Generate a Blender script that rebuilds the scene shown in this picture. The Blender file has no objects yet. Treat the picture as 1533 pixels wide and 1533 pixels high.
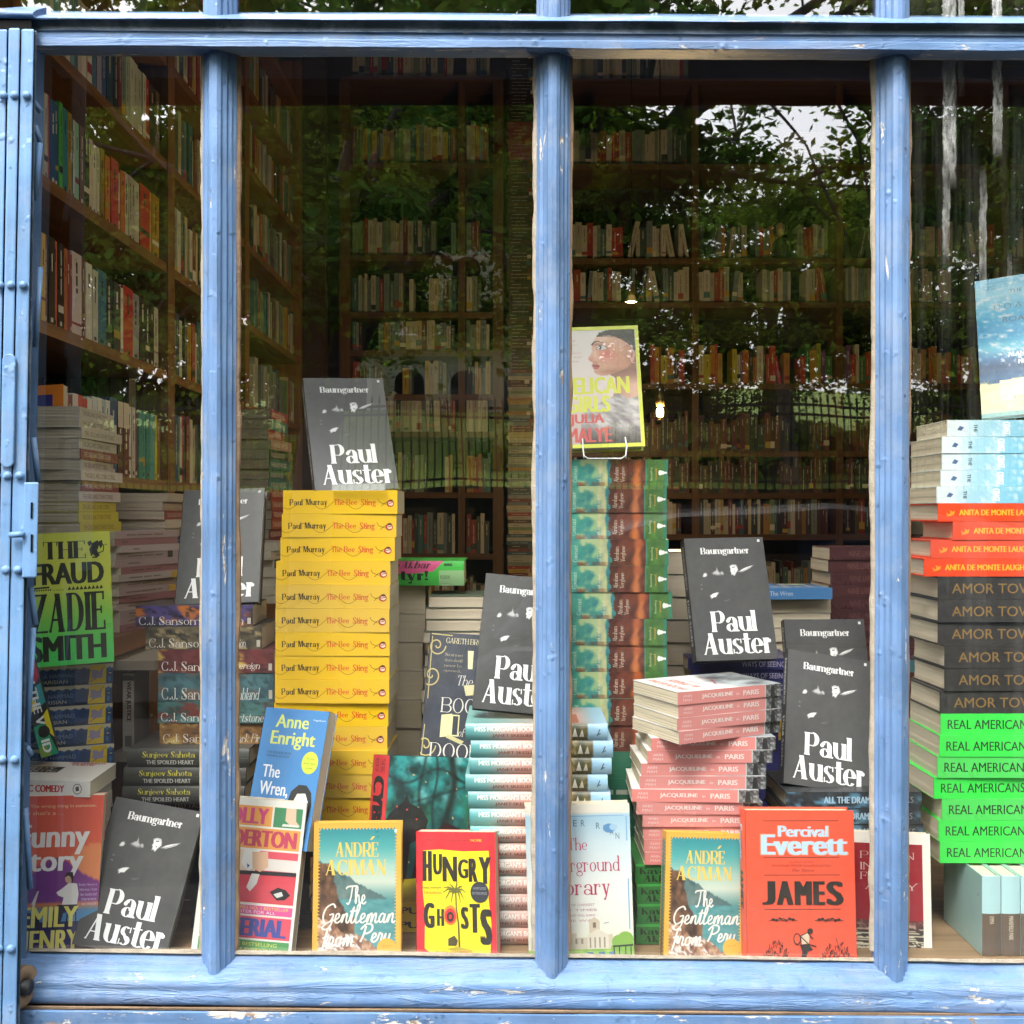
import bpy, math, random
import numpy as np
from mathutils import Vector, Matrix

# ------------------------------------------------------------------ camera, sky, sun, exposure
SC = bpy.context.scene
COL = SC.collection
D, F, CZ = 1.54, 1540.0, 1.5          # camera distance to the glass, focal length in photo pixels, eye height
cam_d = bpy.data.cameras.new('camera')
cam_d.sensor_width = 36.0
cam_d.lens = 36.0 * F / 1533.0
cam_d.clip_start = 0.05
cam_d.clip_end = 500.0
cam = bpy.data.objects.new('camera', cam_d)
COL.objects.link(cam)
cam.location = (0, -D, CZ)
cam.rotation_euler = (math.radians(90), 0, 0)
SC.camera = cam

SUN_EL, SUN_AZ = 58.0, 200.0           # a high veiled sun over the street, in front of the shop
world = bpy.data.worlds.new('World')
SC.world = world
world.use_nodes = True
wn = world.node_tree
wbg = wn.nodes['Background']
sky = wn.nodes.new('ShaderNodeTexSky')
sky.sky_type = 'NISHITA'
sky.sun_disc = False
sky.sun_elevation = math.radians(SUN_EL)
sky.sun_rotation = math.radians(SUN_AZ)
sky.air_density = 1.0
sky.dust_density = 4.0
sky.ozone_density = 1.0
whs = wn.nodes.new('ShaderNodeHueSaturation')
whs.inputs['Saturation'].default_value = 0.22
wn.links.new(sky.outputs[0], whs.inputs['Color'])
wn.links.new(whs.outputs[0], wbg.inputs['Color'])
wbg.inputs['Strength'].default_value = 0.15

sun_d = bpy.data.lights.new('sun', 'SUN')
sun_d.energy = 0.5
sun_d.angle = math.radians(14)
sun_d.color = (1.0, 0.96, 0.9)
sun = bpy.data.objects.new('sun', sun_d)
COL.objects.link(sun)
_e, _a = math.radians(SUN_EL), math.radians(SUN_AZ)
sdir = Vector((math.sin(_a) * math.cos(_e), math.cos(_a) * math.cos(_e), math.sin(_e)))
sun.rotation_euler = (-sdir).to_track_quat('-Z', 'Y').to_euler()
SC.view_settings.view_transform = 'Standard'
SC.view_settings.look = 'None'
SC.view_settings.exposure = 2.63
SC.view_settings.gamma = 1.0
SC.cycles.use_denoising = True
SC.cycles.max_bounces = 10
SC.cycles.diffuse_bounces = 5
SC.cycles.transparent_max_bounces = 24
SC.cycles.sample_clamp_indirect = 6.0
SC.cycles.caustics_reflective = False
SC.cycles.caustics_refractive = False

# ------------------------------------------------------------------ small helpers
def P(px, py, y):
    """World point seen at photo pixel (px, py) on the vertical plane y metres behind the glass."""
    k = (D + y) / F
    return Vector(((px - 766.5) * k, y, CZ - (py - 766.5) * k))

def lin(c):
    return c / 12.92 if c <= 0.04045 else ((c + 0.055) / 1.055) ** 2.4

def hx(s, k=1.0):
    s = s.lstrip('#')
    return tuple(lin(int(s[i:i + 2], 16) / 255.0) * k for i in (0, 2, 4))

def C(c):
    return hx(c, .80) if isinstance(c, str) else c

def sr(a):
    a = np.clip(np.asarray(a, float), 0, 1)
    return np.where(a <= 0.04045, a / 12.92, ((a + 0.055) / 1.055) ** 2.4)

def tag(o, label=None, cat=None, group=None, kind=None):
    if label: o['label'] = label
    if cat: o['category'] = cat
    if group: o['group'] = group
    if kind: o['kind'] = kind
    return o

def empty(name, loc=(0, 0, 0), mat=None):
    o = bpy.data.objects.new(name, None)
    COL.objects.link(o)
    o.empty_display_size = .05
    if mat is not None: o.matrix_world = mat
    else: o.location = loc
    return o

ORD = ('zeroth first second third fourth fifth sixth seventh eighth ninth tenth eleventh twelfth thirteenth fourteenth fifteenth '
       'sixteenth seventeenth eighteenth nineteenth twentieth').split()
def ordw(i):
    if i < len(ORD): return ORD[i]
    t = {2: 'twenty', 3: 'thirty', 4: 'forty'}[i // 10]
    return t + '-' + ORD[i % 10] if i % 10 else {2: 'twentieth', 3: 'thirtieth', 4: 'fortieth'}[i // 10]

class Geo:
    """Collects faces with a colour per corner and links them as one mesh object."""
    def __init__(s):
        s.v, s.f, s.c, s.m, s.sm = [], [], [], [], []
    def face(s, pts, col=(.5, .5, .5), mi=0, smooth=False):
        n = len(s.v)
        s.v.extend([tuple(p) for p in pts])
        s.f.append(tuple(range(n, n + len(pts))))
        s.c.append(col); s.m.append(mi); s.sm.append(smooth)
    def mesh(s, verts, faces, col=(.5, .5, .5), mi=0, smooth=False):
        n = len(s.v)
        s.v.extend([tuple(p) for p in verts])
        for q in faces:
            s.f.append(tuple(i + n for i in q)); s.c.append(col); s.m.append(mi); s.sm.append(smooth)
    def box(s, lo, hi, col=(.5, .5, .5), mi=0):
        x0, y0, z0 = lo; x1, y1, z1 = hi
        vs = [(x0, y0, z0), (x1, y0, z0), (x1, y1, z0), (x0, y1, z0), (x0, y0, z1), (x1, y0, z1), (x1, y1, z1), (x0, y1, z1)]
        s.mesh(vs, [(0, 3, 2, 1), (4, 5, 6, 7), (0, 1, 5, 4), (1, 2, 6, 5), (2, 3, 7, 6), (3, 0, 4, 7)], col, mi)
    def prism(s, outline, a, b, axis='x', col=(.5, .5, .5), mi=0, cap=True):
        """outline: list of 2D points, swept from a to b along an axis."""
        def mk(t, p):
            return (t, p[0], p[1]) if axis == 'x' else ((p[0], t, p[1]) if axis == 'y' else (p[0], p[1], t))
        n = len(outline)
        vs = [mk(a, p) for p in outline] + [mk(b, p) for p in outline]
        fs = [(i, (i + 1) % n, n + (i + 1) % n, n + i) for i in range(n)]
        if cap: fs += [tuple(range(n - 1, -1, -1)), tuple(range(n, 2 * n))]
        s.mesh(vs, fs, col, mi)
    def tube(s, pts, rad, n=8, col=(.5, .5, .5), mi=0, cap=True):
        pts = [Vector(p) for p in pts]
        if not isinstance(rad, (list, tuple)): rad = [rad] * len(pts)
        vs = []
        up = Vector((0.13, 0.29, 0.95))
        for i, p in enumerate(pts):
            d = (pts[min(i + 1, len(pts) - 1)] - pts[max(i - 1, 0)]).normalized()
            a = d.cross(up)
            if a.length < 1e-3: a = d.cross(Vector((1, 0, 0)))
            a.normalize(); b = d.cross(a)
            for k in range(n):
                t = 2 * math.pi * k / n
                vs.append(p + (a * math.cos(t) + b * math.sin(t)) * rad[i])
        fs = []
        for i in range(len(pts) - 1):
            for k in range(n):
                fs.append((i * n + k, i * n + (k + 1) % n, (i + 1) * n + (k + 1) % n, (i + 1) * n + k))
        if cap:
            fs += [tuple(range(n - 1, -1, -1)), tuple(range((len(pts) - 1) * n, len(pts) * n))]
        s.mesh(vs, fs, col, mi, True)
    def lathe(s, prof, centre, n=16, col=(.5, .5, .5), mi=0):
        cx, cy, cz = centre
        vs = [(cx + r * math.cos(2 * math.pi * k / n), cy + r * math.sin(2 * math.pi * k / n), cz + z) for r, z in prof for k in range(n)]
        fs = [(i * n + k, i * n + (k + 1) % n, (i + 1) * n + (k + 1) % n, (i + 1) * n + k) for i in range(len(prof) - 1) for k in range(n)]
        s.mesh(vs, fs, col, mi, True)
    def data(s, name, mats):
        me = bpy.data.meshes.new(name)
        me.from_pydata(s.v, [], s.f)
        for m in (mats if isinstance(mats, (list, tuple)) else [mats]): me.materials.append(m)
        me.polygons.foreach_set('material_index', s.m)
        me.polygons.foreach_set('use_smooth', s.sm)
        ca = me.color_attributes.new('ink', 'FLOAT_COLOR', 'CORNER')
        buf = []
        for q, c in zip(s.f, s.c):
            if isinstance(c[0], (tuple, list)):
                for cc in c: buf.extend((cc[0], cc[1], cc[2], 1.0))
            else:
                buf.extend((c[0], c[1], c[2], 1.0) * len(q))
        ca.data.foreach_set('color', np.array(buf, dtype=np.float32))
        me.update()
        return me
    def build(s, name, mats, parent=None, bevel=0):
        o = bpy.data.objects.new(name, s.data(name, mats))
        COL.objects.link(o)
        if parent is not None: o.parent = parent
        if bevel:
            b = o.modifiers.new('bevel', 'BEVEL'); b.width = bevel; b.segments = 2; b.limit_method = 'ANGLE'
        return o

def mobj(name, me, parent=None):
    o = bpy.data.objects.new(name, me)
    COL.objects.link(o)
    if parent is not None: o.parent = parent
    return o

# ------------------------------------------------------------------ materials
class NT:
    def __init__(s, name):
        s.m = bpy.data.materials.new(name); s.m.use_nodes = True
        s.t = s.m.node_tree; s.t.nodes.clear()
        s.out = s.t.nodes.new('ShaderNodeOutputMaterial')
    def n(s, typ, **kw):
        o = s.t.nodes.new('ShaderNode' + typ)
        for k, v in kw.items():
            if k.startswith('i_'):
                o.inputs[k[2:].replace('_', ' ')].default_value = v
            elif k.startswith('j'):
                o.inputs[int(k[1:])].default_value = v
            else: setattr(o, k, v)
        return o
    def l(s, a, b): s.t.links.new(a, b)
    def ramp(s, fac, stops, interp='LINEAR'):
        r = s.n('ValToRGB'); r.color_ramp.interpolation = interp
        e = r.color_ramp.elements
        while len(e) > 1: e.remove(e[-1])
        e[0].position = stops[0][0]; e[0].color = (*stops[0][1], 1) if len(stops[0][1]) == 3 else stops[0][1]
        for p, c in stops[1:]:
            k = e.new(p); k.color = (*c, 1) if len(c) == 3 else c
        s.l(fac, r.inputs[0]); return r.outputs[0]
    def coord(s, scale=(1, 1, 1), which='Object', loc=(0, 0, 0)):
        tc = s.n('TexCoord'); mp = s.n('Mapping')
        mp.inputs['Scale'].default_value = scale; mp.inputs['Location'].default_value = loc
        s.l(tc.outputs[which], mp.inputs[0]); return mp.outputs[0]
    def noise(s, vec, scale=5, detail=4, rough=.6, dist=0):
        o = s.n('TexNoise'); o.inputs['Scale'].default_value = scale; o.inputs['Detail'].default_value = detail
        o.inputs['Roughness'].default_value = rough; o.inputs['Distortion'].default_value = dist
        s.l(vec, o.inputs['Vector']); return o.outputs['Fac']
    def math(s, op, a, b=None, clamp=False):
        o = s.n('Math', operation=op, use_clamp=clamp)
        for i, x in enumerate((a, b)):
            if x is None: continue
            if isinstance(x, (int, float)): o.inputs[i].default_value = x
            else: s.l(x, o.inputs[i])
        return o.outputs[0]
    def mix(s, fac, a, b):
        o = s.n('Mix', data_type='RGBA')
        for k, x in ((0, fac), (6, a), (7, b)):
            if isinstance(x, (int, float)): o.inputs[k].default_value = x
            elif isinstance(x, tuple): o.inputs[k].default_value = (*x, 1) if len(x) == 3 else x
            else: s.l(x, o.inputs[k])
        return o.outputs[2]
    def bump(s, h, strength=.3, dist=.01, prev=None):
        o = s.n('Bump'); o.inputs['Strength'].default_value = strength; o.inputs['Distance'].default_value = dist
        s.l(h, o.inputs['Height'])
        if prev is not None: s.l(prev, o.inputs['Normal'])
        return o.outputs[0]
    def pbr(s, col, rough=.5, normal=None, spec=.5, metal=0, **kw):
        b = s.n('BsdfPrincipled')
        for k, x in (('Base Color', col), ('Roughness', rough), ('Metallic', metal), ('Specular IOR Level', spec)):
            if isinstance(x, (int, float)): b.inputs[k].default_value = x
            elif isinstance(x, tuple): b.inputs[k].default_value = (*x, 1)
            else: s.l(x, b.inputs[k])
        for k, x in kw.items(): b.inputs[k.replace('_', ' ')].default_value = x
        if normal is not None: s.l(normal, b.inputs['Normal'])
        s.l(b.outputs[0], s.out.inputs[0]); return b

def m_simple(name, col, rough=.5, var=.15, scale=8, spec=.5, metal=0, bump=0):
    t = NT(name); v = t.coord()
    n = t.noise(v, scale, 5)
    c = t.mix(n, tuple(x * (1 - var) for x in col), tuple(min(1, x * (1 + var)) for x in col))
    nm = t.bump(t.noise(v, scale * 6, 4), bump, .004) if bump else None
    t.pbr(c, rough, nm, spec, metal); return t.m

# printed card: colour comes from the print itself, slight sheen of the laminate varies
def m_print(name, rough, spec):
    t = NT(name)
    a = t.n('VertexColor', layer_name='ink')
    v = t.coord()
    n = t.noise(v, 60, 4)
    c = t.mix(t.math('MULTIPLY', n, .12), a.outputs['Color'], (.35, .33, .3))
    oi = t.n('ObjectInfo')
    hv = t.n('HueSaturation'); t.l(t.math('ADD', t.math('MULTIPLY', oi.outputs['Random'], .14), .92), hv.inputs['Value']); t.l(t.math('ADD', t.math('MULTIPLY', oi.outputs['Random'], .10), .93), hv.inputs['Saturation']); t.l(c, hv.inputs['Color']); c = hv.outputs[0]
    r = t.math('ADD', t.math('MULTIPLY', t.noise(v, 25, 5), .3), t.math('ADD', t.math('MULTIPLY', oi.outputs['Random'], .12), rough - .18))
    t.pbr(c, r, t.bump(t.noise(v, 14, 3), .08, .004), spec)
    return t.m
PRINT = m_print('printed_cover', .34, .5)
MATTE = m_print('matte_cover', .6, .3)

def m_pages():
    t = NT('book_pages'); v = t.coord((3, 2600, 3))
    w = t.noise(v, 1.0, 3, .7)
    v2 = t.coord((2, 240, 2)); w2 = t.noise(v2, 1.0, 3, .6)
    a = t.n('VertexColor', layer_name='ink')
    k = t.math('ADD', t.math('MULTIPLY', w, .35), t.math('MULTIPLY', w2, .45))
    c = t.mix(k, (.34, .28, .19), a.outputs['Color'])
    c = t.mix(.4, c, a.outputs['Color'])
    t.pbr(c, .85, t.bump(w, .35, .001), .2)
    return t.m
PAGES = m_pages()
CREAM = (.72, .63, .47)
GREYPAGE = (.62, .545, .43)

def m_wood(name, dark, light, axis='z', rough=.45, spec=.4):
    t = NT(name)
    sc = {'x': (1.5, 26, 26), 'y': (26, 1.5, 26), 'z': (26, 26, 1.5)}[axis]
    v = t.coord(sc)
    n = t.noise(v, 1.2, 8, .65, .8)
    n2 = t.noise(t.coord((2, 2, 2)), 1.4, 3)
    c = t.ramp(t.math('ADD', t.math('MULTIPLY', n, .75), t.math('MULTIPLY', n2, .25)), [(.3, dark), (.62, light), (.8, dark)])
    r = t.math('ADD', t.math('MULTIPLY', n, .25), rough - .1)
    t.pbr(c, r, t.bump(n, .12, .003), spec); return t.m
SHELFWOOD_Y = m_wood('shelf_wood_long', (.10, .042, .015), (.25, .12, .045), 'y')
SHELFWOOD_Z = m_wood('shelf_wood_tall', (.10, .042, .015), (.25, .12, .045), 'z')
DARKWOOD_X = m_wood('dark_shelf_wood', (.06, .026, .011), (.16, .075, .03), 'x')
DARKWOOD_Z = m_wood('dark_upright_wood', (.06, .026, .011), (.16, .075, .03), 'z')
LEDGEWOOD = m_wood('ledge_boards', (.11, .068, .035), (.27, .18, .10), 'x', .6)
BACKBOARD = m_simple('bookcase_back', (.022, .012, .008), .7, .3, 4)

# thick old blue gloss paint: brush drag, blisters, drips, chips down to cream primer and bare wood
def m_paint(name, axis='z', chip=.5, base=(.092, .168, .305), edge=None, wave=0.0, crackle=0):
    t = NT(name)
    st = {'x': (3.0, 60, 60), 'y': (60, 3, 60), 'z': (60, 60, 3.0)}[axis]
    v = t.coord(st); v1 = t.coord()
    brush = t.noise(v, 1.3, 6, .6, .3)
    blot = t.noise(v1, 7, 5, .6)
    fine = t.noise(v1, 130, 3, .6)
    vo = t.n('TexVoronoi', feature='SMOOTH_F1'); vo.inputs['Scale'].default_value = 85; t.l(v1, vo.inputs['Vector'])
    blister = t.math('MULTIPLY', t.math('GREATER_THAN', t.noise(v1, 30, 3), .60), t.math('SUBTRACT', .45, vo.outputs['Distance'], True))
    hi = tuple(min(1, x * 1.24 + .008) for x in base); lo = tuple(x * .72 for x in base)
    c = t.ramp(t.math('ADD', t.math('MULTIPLY', brush, .38), t.math('MULTIPLY', blot, .62)), [(.36, lo), (.5, base), (.64, hi)])
    # greyish weathering
    c = t.mix(t.ramp(t.noise(v1, 11, 6, .7), [(.50, (0, 0, 0)), (.72, (.7, .7, .7))]), c, (.19, .235, .31))
    # chips
    cn = t.noise(t.coord({'x': (9, 34, 34), 'y': (34, 9, 34), 'z': (34, 34, 9)}[axis]), 1.0, 8, .72, .4)
    chip_m = t.ramp(cn, [(.722 - .16 * chip, (0, 0, 0)), (.732 - .16 * chip, (1, 1, 1))])
    cc = t.ramp(t.noise(v1, 45, 5), [(.42, (.46, .44, .40)), (.55, (.52, .49, .43)), (.6, (.22, .16, .11))])
    c = t.mix(chip_m, c, cc)
    # dark dirt settled in pits and hairline cracks
    gr = t.ramp(t.noise(v1, 26, 8, .75, .3), [(.60, (0, 0, 0)), (.72, (.8, .8, .8))])
    c = t.mix(gr, c, tuple(x * .45 for x in base))
    h = t.math('ADD', t.math('MULTIPLY', brush, .5), t.math('ADD', t.math('MULTIPLY', blister, 2.2), t.math('MULTIPLY', blot, .8)))
    h = t.math('SUBTRACT', h, t.math('MULTIPLY', chip_m, .35))
    if wave:
        wv = t.noise(t.coord((3.2, 30, 30)), 1.0, 5, .6, 1.2)
        rid = t.math('ABSOLUTE', t.math('SUBTRACT', wv, .5))
        edgeln = t.math('SUBTRACT', 1.0, t.math('MULTIPLY', rid, 26, True), True)
        h = t.math('ADD', h, t.math('ADD', t.math('MULTIPLY', wv, 4.5 * wave), t.math('MULTIPLY', edgeln, .9 * wave)))
        c = t.mix(t.math('MULTIPLY', t.ramp(t.noise(t.coord((4, 40, 40), loc=(3, 1, 5)), 1, 5, .6, .8), [(.5, (0, 0, 0)), (.66, (1, 1, 1))]), .6), c, (.13, .17, .27))
    nm = t.bump(h, .55, .0035)
    nm = t.bump(fine, .3, .0009, nm)
    t.pbr(c, t.math('ADD', t.math('MULTIPLY', blot, .25), .36), nm, .35)
    return t.m
PAINT_X = m_paint('blue_paint_rail', 'x', .75, wave=.15)
PAINT_SILL = m_paint('blue_paint_sill', 'x', .5, wave=.5)
PAINT_Z = m_paint('blue_paint_mullion', 'z', .5)
PAINT_METAL = m_paint('blue_paint_metal', 'z', .25, base=(.105, .205, .36))
PAINT_SHADE = m_paint('shaded_blue_paint', 'x', .35, base=(.022, .04, .06))  # same blue paint with shade put into a much darker base
BAREWOOD = m_simple('bare_worn_wood', (.21, .14, .085), .8, .5, 40, .2, bump=.4)
PUTTY = m_simple('flaking_putty', (.30, .26, .20), .85, .5, 60, .2, bump=.5)
BLACKIRON = m_simple('black_iron', (.012, .013, .012), .45, .3, 20)
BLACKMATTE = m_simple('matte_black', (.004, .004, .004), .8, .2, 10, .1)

# window glass: thin clear sheet, Fresnel reflection of both faces, faint old-glass waviness
def m_glass(name, grime=False):
    t = NT(name)
    v = t.coord()
    w = t.noise(v, 2.2, 2, .4)
    nm = t.bump(w, .05, .03)
    lw = t.n('LayerWeight'); lw.inputs['Blend'].default_value = .5; t.l(nm, lw.inputs['Normal'])
    refl = t.math('ADD', t.math('MULTIPLY', t.math('POWER', lw.outputs['Facing'], 5.0), .82), .15, True)
    tr = t.n('BsdfTransparent'); tr.inputs[0].default_value = (.97, .98, .97, 1)
    gl = t.n('BsdfGlossy'); gl.inputs['Roughness'].default_value = .010; t.l(nm, gl.inputs['Normal'])
    gl.inputs[0].default_value = (1, 1, 1, 1)
    mx = t.n('MixShader'); t.l(refl, mx.inputs[0]); t.l(tr.outputs[0], mx.inputs[1]); t.l(gl.outputs[0], mx.inputs[2])
    last = mx.outputs[0]
    df = t.n('BsdfDiffuse'); df.inputs[0].default_value = (.55, .55, .52, 1)
    # a breath of dust and a few specks everywhere
    sp = t.ramp(t.noise(v, 95, 2, .5), [(.775, (0, 0, 0)), (.80, (.8, .8, .8))])
    du = t.math('MULTIPLY', t.ramp(t.noise(v, 3.5, 6, .7), [(.45, (0, 0, 0)), (.8, (1, 1, 1))]), .003)
    wp = t.math('MULTIPLY', t.ramp(t.noise(t.coord((5, 1, 46)), 1.0, 6, .7, 1.5), [(.56, (0, 0, 0)), (.75, (1, 1, 1))]), .007)
    msk = t.math('MAXIMUM', t.math('MAXIMUM', t.math('MULTIPLY', sp, .5), du), wp)
    if grime:
        sx = t.n('SeparateXYZ'); tc = t.n('TexCoord'); t.l(tc.outputs['Object'], sx.inputs[0])
        wob = t.math('MULTIPLY', t.math('SUBTRACT', t.noise(t.coord((1, 1, 14)), 1.5, 5, .7), .5), .012)
        xx = t.math('ADD', sx.outputs['X'], wob)
        rag = t.noise(t.coord((120, 1, 34)), 1.0, 6, .75)
        for x0, wd, z0, z1, st in ((.655, .011, 1.98, 2.9, .55), (.673, .005, 2.12, 2.9, .5), (.727, .008, 2.03, 2.9, .8), (.650, .006, 1.86, 2.03, .32),
                                   (.705, .006, 1.80, 2.02, .28), (.745, .004, 1.8, 1.9, .3)):
            s_ = t.math('SUBTRACT', 1.0, t.math('DIVIDE', t.math('ABSOLUTE', t.math('SUBTRACT', xx, x0)), wd), True)
            s_ = t.math('MULTIPLY', s_, 4, True)
            zc = t.math('MULTIPLY', t.math('MULTIPLY', t.math('SUBTRACT', sx.outputs['Z'], z0), 14, True), t.math('MULTIPLY', t.math('SUBTRACT', z1, sx.outputs['Z']), 14, True))
            s_ = t.math('MULTIPLY', t.math('MULTIPLY', s_, zc), t.math('MULTIPLY', t.ramp(rag, [(.36, (.15, .15, .15)), (.62, (1, 1, 1))]), st))
            msk = t.math('MAXIMUM', msk, s_)
        drp = t.math('MULTIPLY', t.ramp(t.noise(t.coord((34, 1, 1.2)), 1.0, 5, .7), [(.48, (0, 0, 0)), (.8, (1, 1, 1))]), .05)
        msk = t.math('MAXIMUM', msk, drp)
    m2 = t.n('MixShader'); t.l(msk, m2.inputs[0]); t.l(last, m2.inputs[1]); t.l(df.outputs[0], m2.inputs[2])
    t.l(m2.outputs[0], t.out.inputs[0]); return t.m
GLASS = m_glass('window_glass')
GLASS_DIRTY = m_glass('streaked_window_glass', True)
CLEAR = NT('clear_acrylic'); CLEAR.pbr((.95, .97, .97), .05, None, .5, 0, Alpha=.16); CLEAR = CLEAR.m
STEEL = m_simple('white_coated_wire', (.75, .75, .72), .3, .1, 10)
# ------------------------------------------------------------------ lettering
_tc = {}
def sans(s):
    """Outline of a string in Blender's own font: list of polygons, in em units."""
    if s in _tc: return _tc[s]
    c = bpy.data.curves.new('lettering', 'FONT'); c.body = s; c.resolution_u = 3; c.fill_mode = 'FRONT'
    o = bpy.data.objects.new('lettering', c); COL.objects.link(o)
    me = bpy.data.meshes.new_from_object(o.evaluated_get(bpy.context.evaluated_depsgraph_get()))
    vs = [(v.co.x, v.co.y) for v in me.vertices]
    out = [[vs[i] for i in p.vertices] for p in me.polygons]
    bpy.data.objects.remove(o); bpy.data.curves.remove(c); bpy.data.meshes.remove(me)
    _tc[s] = out
    return out

def serif(s, T=.10, t=.03, X=.66, sf=.055, wk=1.0, gap=.05, ser=True):
    """High-contrast serif lettering drawn stroke by stroke (cap height 1). T stem, t hairline, X x-height, sf serif overhang."""
    out = []
    c = (.30 + T * .25) * wk                       # counter width
    pen = [0.0]
    def q(*p): out.append([(x + pen[0], y) for x, y in p])
    def S(x, y0, y1, w=T): q((x - w / 2, y0), (x + w / 2, y0), (x + w / 2, y1), (x - w / 2, y1))
    def Hh(x0, x1, y, w=t): q((x0, y - w / 2), (x1, y - w / 2), (x1, y + w / 2), (x0, y + w / 2))
    def F(x, y, l=1, r=1, w=T):                    # bracketed serif at a stem end; up for y=0, down for tops
        if not ser: return
        d = 1 if y < .1 else -1
        a = x - w / 2 - sf * l; b = x + w / 2 + sf * r
        q((a, y), (b, y), (b, y + d * t), (a, y + d * t))
        if l: q((a + sf * .3, y + d * t), (x - w / 2, y + d * t), (x - w / 2, y + d * t * 2.6))
        if r: q((x + w / 2, y + d * t), (b - sf * .3, y + d * t), (x + w / 2, y + d * t * 2.6))
    def R(cx, cy, rx, ry, a0=0, a1=360, w=T, h=t, n=None):
        n = n or max(4, int(abs(a1 - a0) / 15))
        irx, iry = max(rx - w, .004), max(ry - h, .004)
        for i in range(n):
            p = [math.radians(a0 + (a1 - a0) * k / n) for k in (i, i + 1)]
            q((cx + rx * math.cos(p[0]), cy + ry * math.sin(p[0])), (cx + rx * math.cos(p[1]), cy + ry * math.sin(p[1])),
              (cx + irx * math.cos(p[1]), cy + iry * math.sin(p[1])), (cx + irx * math.cos(p[0]), cy + iry * math.sin(p[0])))
    def Lx(x0, y0, x1, y1, w): q((x0 - w / 2, y0), (x0 + w / 2, y0), (x1 + w / 2, y1), (x1 - w / 2, y1))
    def B(cx, cy, r): q(*[(cx + r * math.cos(k * math.pi / 5), cy + r * math.sin(k * math.pi / 5)) for k in range(10)])
    W2 = c + 2 * T
    def arch(x0, hook=True):                       # right half of n from a stem centred at x0
        rx = (c + T) / 2 + T / 2; cx = x0 + (c + T) / 2; ry = min(X * .5, .30)
        R(cx, X - ry, rx, ry, 0, 150); S(x0 + c + T, 0, X - ry)
        if hook: F(x0 + c + T, 0)
        return x0 + c + T
    for ch in s:
        h = T / 2; adv = W2
        if ch == ' ': pen[0] += .26 * wk + T * .3; continue
        if ch in 'nmhr':
            S(h, 0, 1.02 if ch == 'h' else X); F(h, 0); F(h, 1.02 if ch == 'h' else X, 1, 0)
            if ch == 'r':
                R(h + c * .55, X - .2, c * .62 + h * .4, .2, 55, 165); B(h + c * .72 + T * .2, X - .1 - t, max(T * .42, .05)); adv = T + c * .85
            else:
                e = arch(h)
                if ch == 'm': e = arch(e)
                adv = e + h
        elif ch == 'u':
            S(h, X * .4, X); F(h, X, 1, 0); rx = (c + T) / 2 + h
            R(h + (c + T) / 2, X * .42, rx, X * .42, 180, 330); S(h + c + T, 0, X); F(h + c + T, X, 1, 0); F(h + c + T, 0, 0, 1)
        elif ch == 'i': S(h, 0, X); F(h, 0); F(h, X, 1, 0); B(h, X + .2, max(T * .55, .06)); adv = T
        elif ch == 'j': S(h, -.1, X); F(h, X, 1, 0); R(h - .1, -.1, .1 + h, .14, 180, 360); B(h, X + .2, max(T * .55, .06)); adv = T
        elif ch == 'l': S(h, 0, 1.02); F(h, 0); F(h, 1.02, 1, 0); adv = T
        elif ch == 'k':
            S(h, 0, 1.02); F(h, 0); F(h, 1.02, 1, 0); Lx(h, X * .4, c + T, X, t * 1.4); Lx(h + T * .8, X * .5, c + 1.3 * T, 0, T); F(c + 1.2 * T, 0); F(c + T, X, 1, 1, t)
        elif ch == 'o': R(W2 / 2, X / 2, W2 / 2, X / 2)
        elif ch in 'ce':
            R(W2 / 2, X / 2, W2 / 2, X / 2, 60 if ch == 'c' else 0, 318)
            if ch == 'e': Hh(T * .7, W2 - T * .35, X / 2)
            else: B(W2 * .80, X * .80, max(T * .5, .06))
            adv = W2 * .97
        elif ch in 'dq': R(W2 / 2, X / 2, W2 / 2, X / 2, 40, 320); S(W2 - h, 0 if ch == 'd' else -.3, 1.02 if ch == 'd' else X); F(W2 - h, 1.02 if ch == 'd' else X, 1, 0); F(W2 - h, 0 if ch == 'd' else -.3, 0 if ch == 'd' else 1, 1)
        elif ch in 'bp': R(W2 / 2, X / 2, W2 / 2, X / 2, -140, 140); S(h, 0 if ch == 'b' else -.3, 1.02 if ch == 'b' else X); F(h, 1.02 if ch == 'b' else X, 1, 0); (F(h, -.3) if ch == 'p' else None)
        elif ch == 'g':
            R(W2 * .45, X * .66, W2 * .45, X * .34); R(W2 * .48, -.13, W2 * .5, .17, 0, 360, T * .6, t * 1.3); Lx(W2 * .25, .03, W2 * .2, X * .36, T * .5); Hh(W2 * .2, W2 * .8, .06, T * .5); B(W2 * .95, X * .97, T * .3 + .02); adv = W2 * .98
        elif ch == 'a':
            w = W2 * .95; S(w - T * .6, .05, X * .68); R(w * .5, X * .66, w * .5 - T * .1, X * .34, -10, 160); B(w * .18, X * .72, max(T * .42, .05))
            R(w * .42, X * .27, w * .42, X * .28, 20, 330, T * .85); q((w - T * 1.1, 0), (w + .05, 0), (w + .05, t * 1.3), (w - T * .1, .09), (w - T * 1.1, .12)); adv = w + .02
        elif ch == 's':
            w = W2 * .82; R(w * .48, X * .74, w * .44, X * .26, 40, 250, T * .8); R(w * .52, X * .26, w * .48, X * .26, -140, 70, T * .8)
            q((w * .1, X * .72), (w * .36, X * .72), (w * .94, X * .26), (w * .62, X * .22)); S(w * .86, X * .68, X * .98, t * 1.3); S(w * .1, X * .02, X * .32, t * 1.3); adv = w
        elif ch in 'tf':
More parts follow.
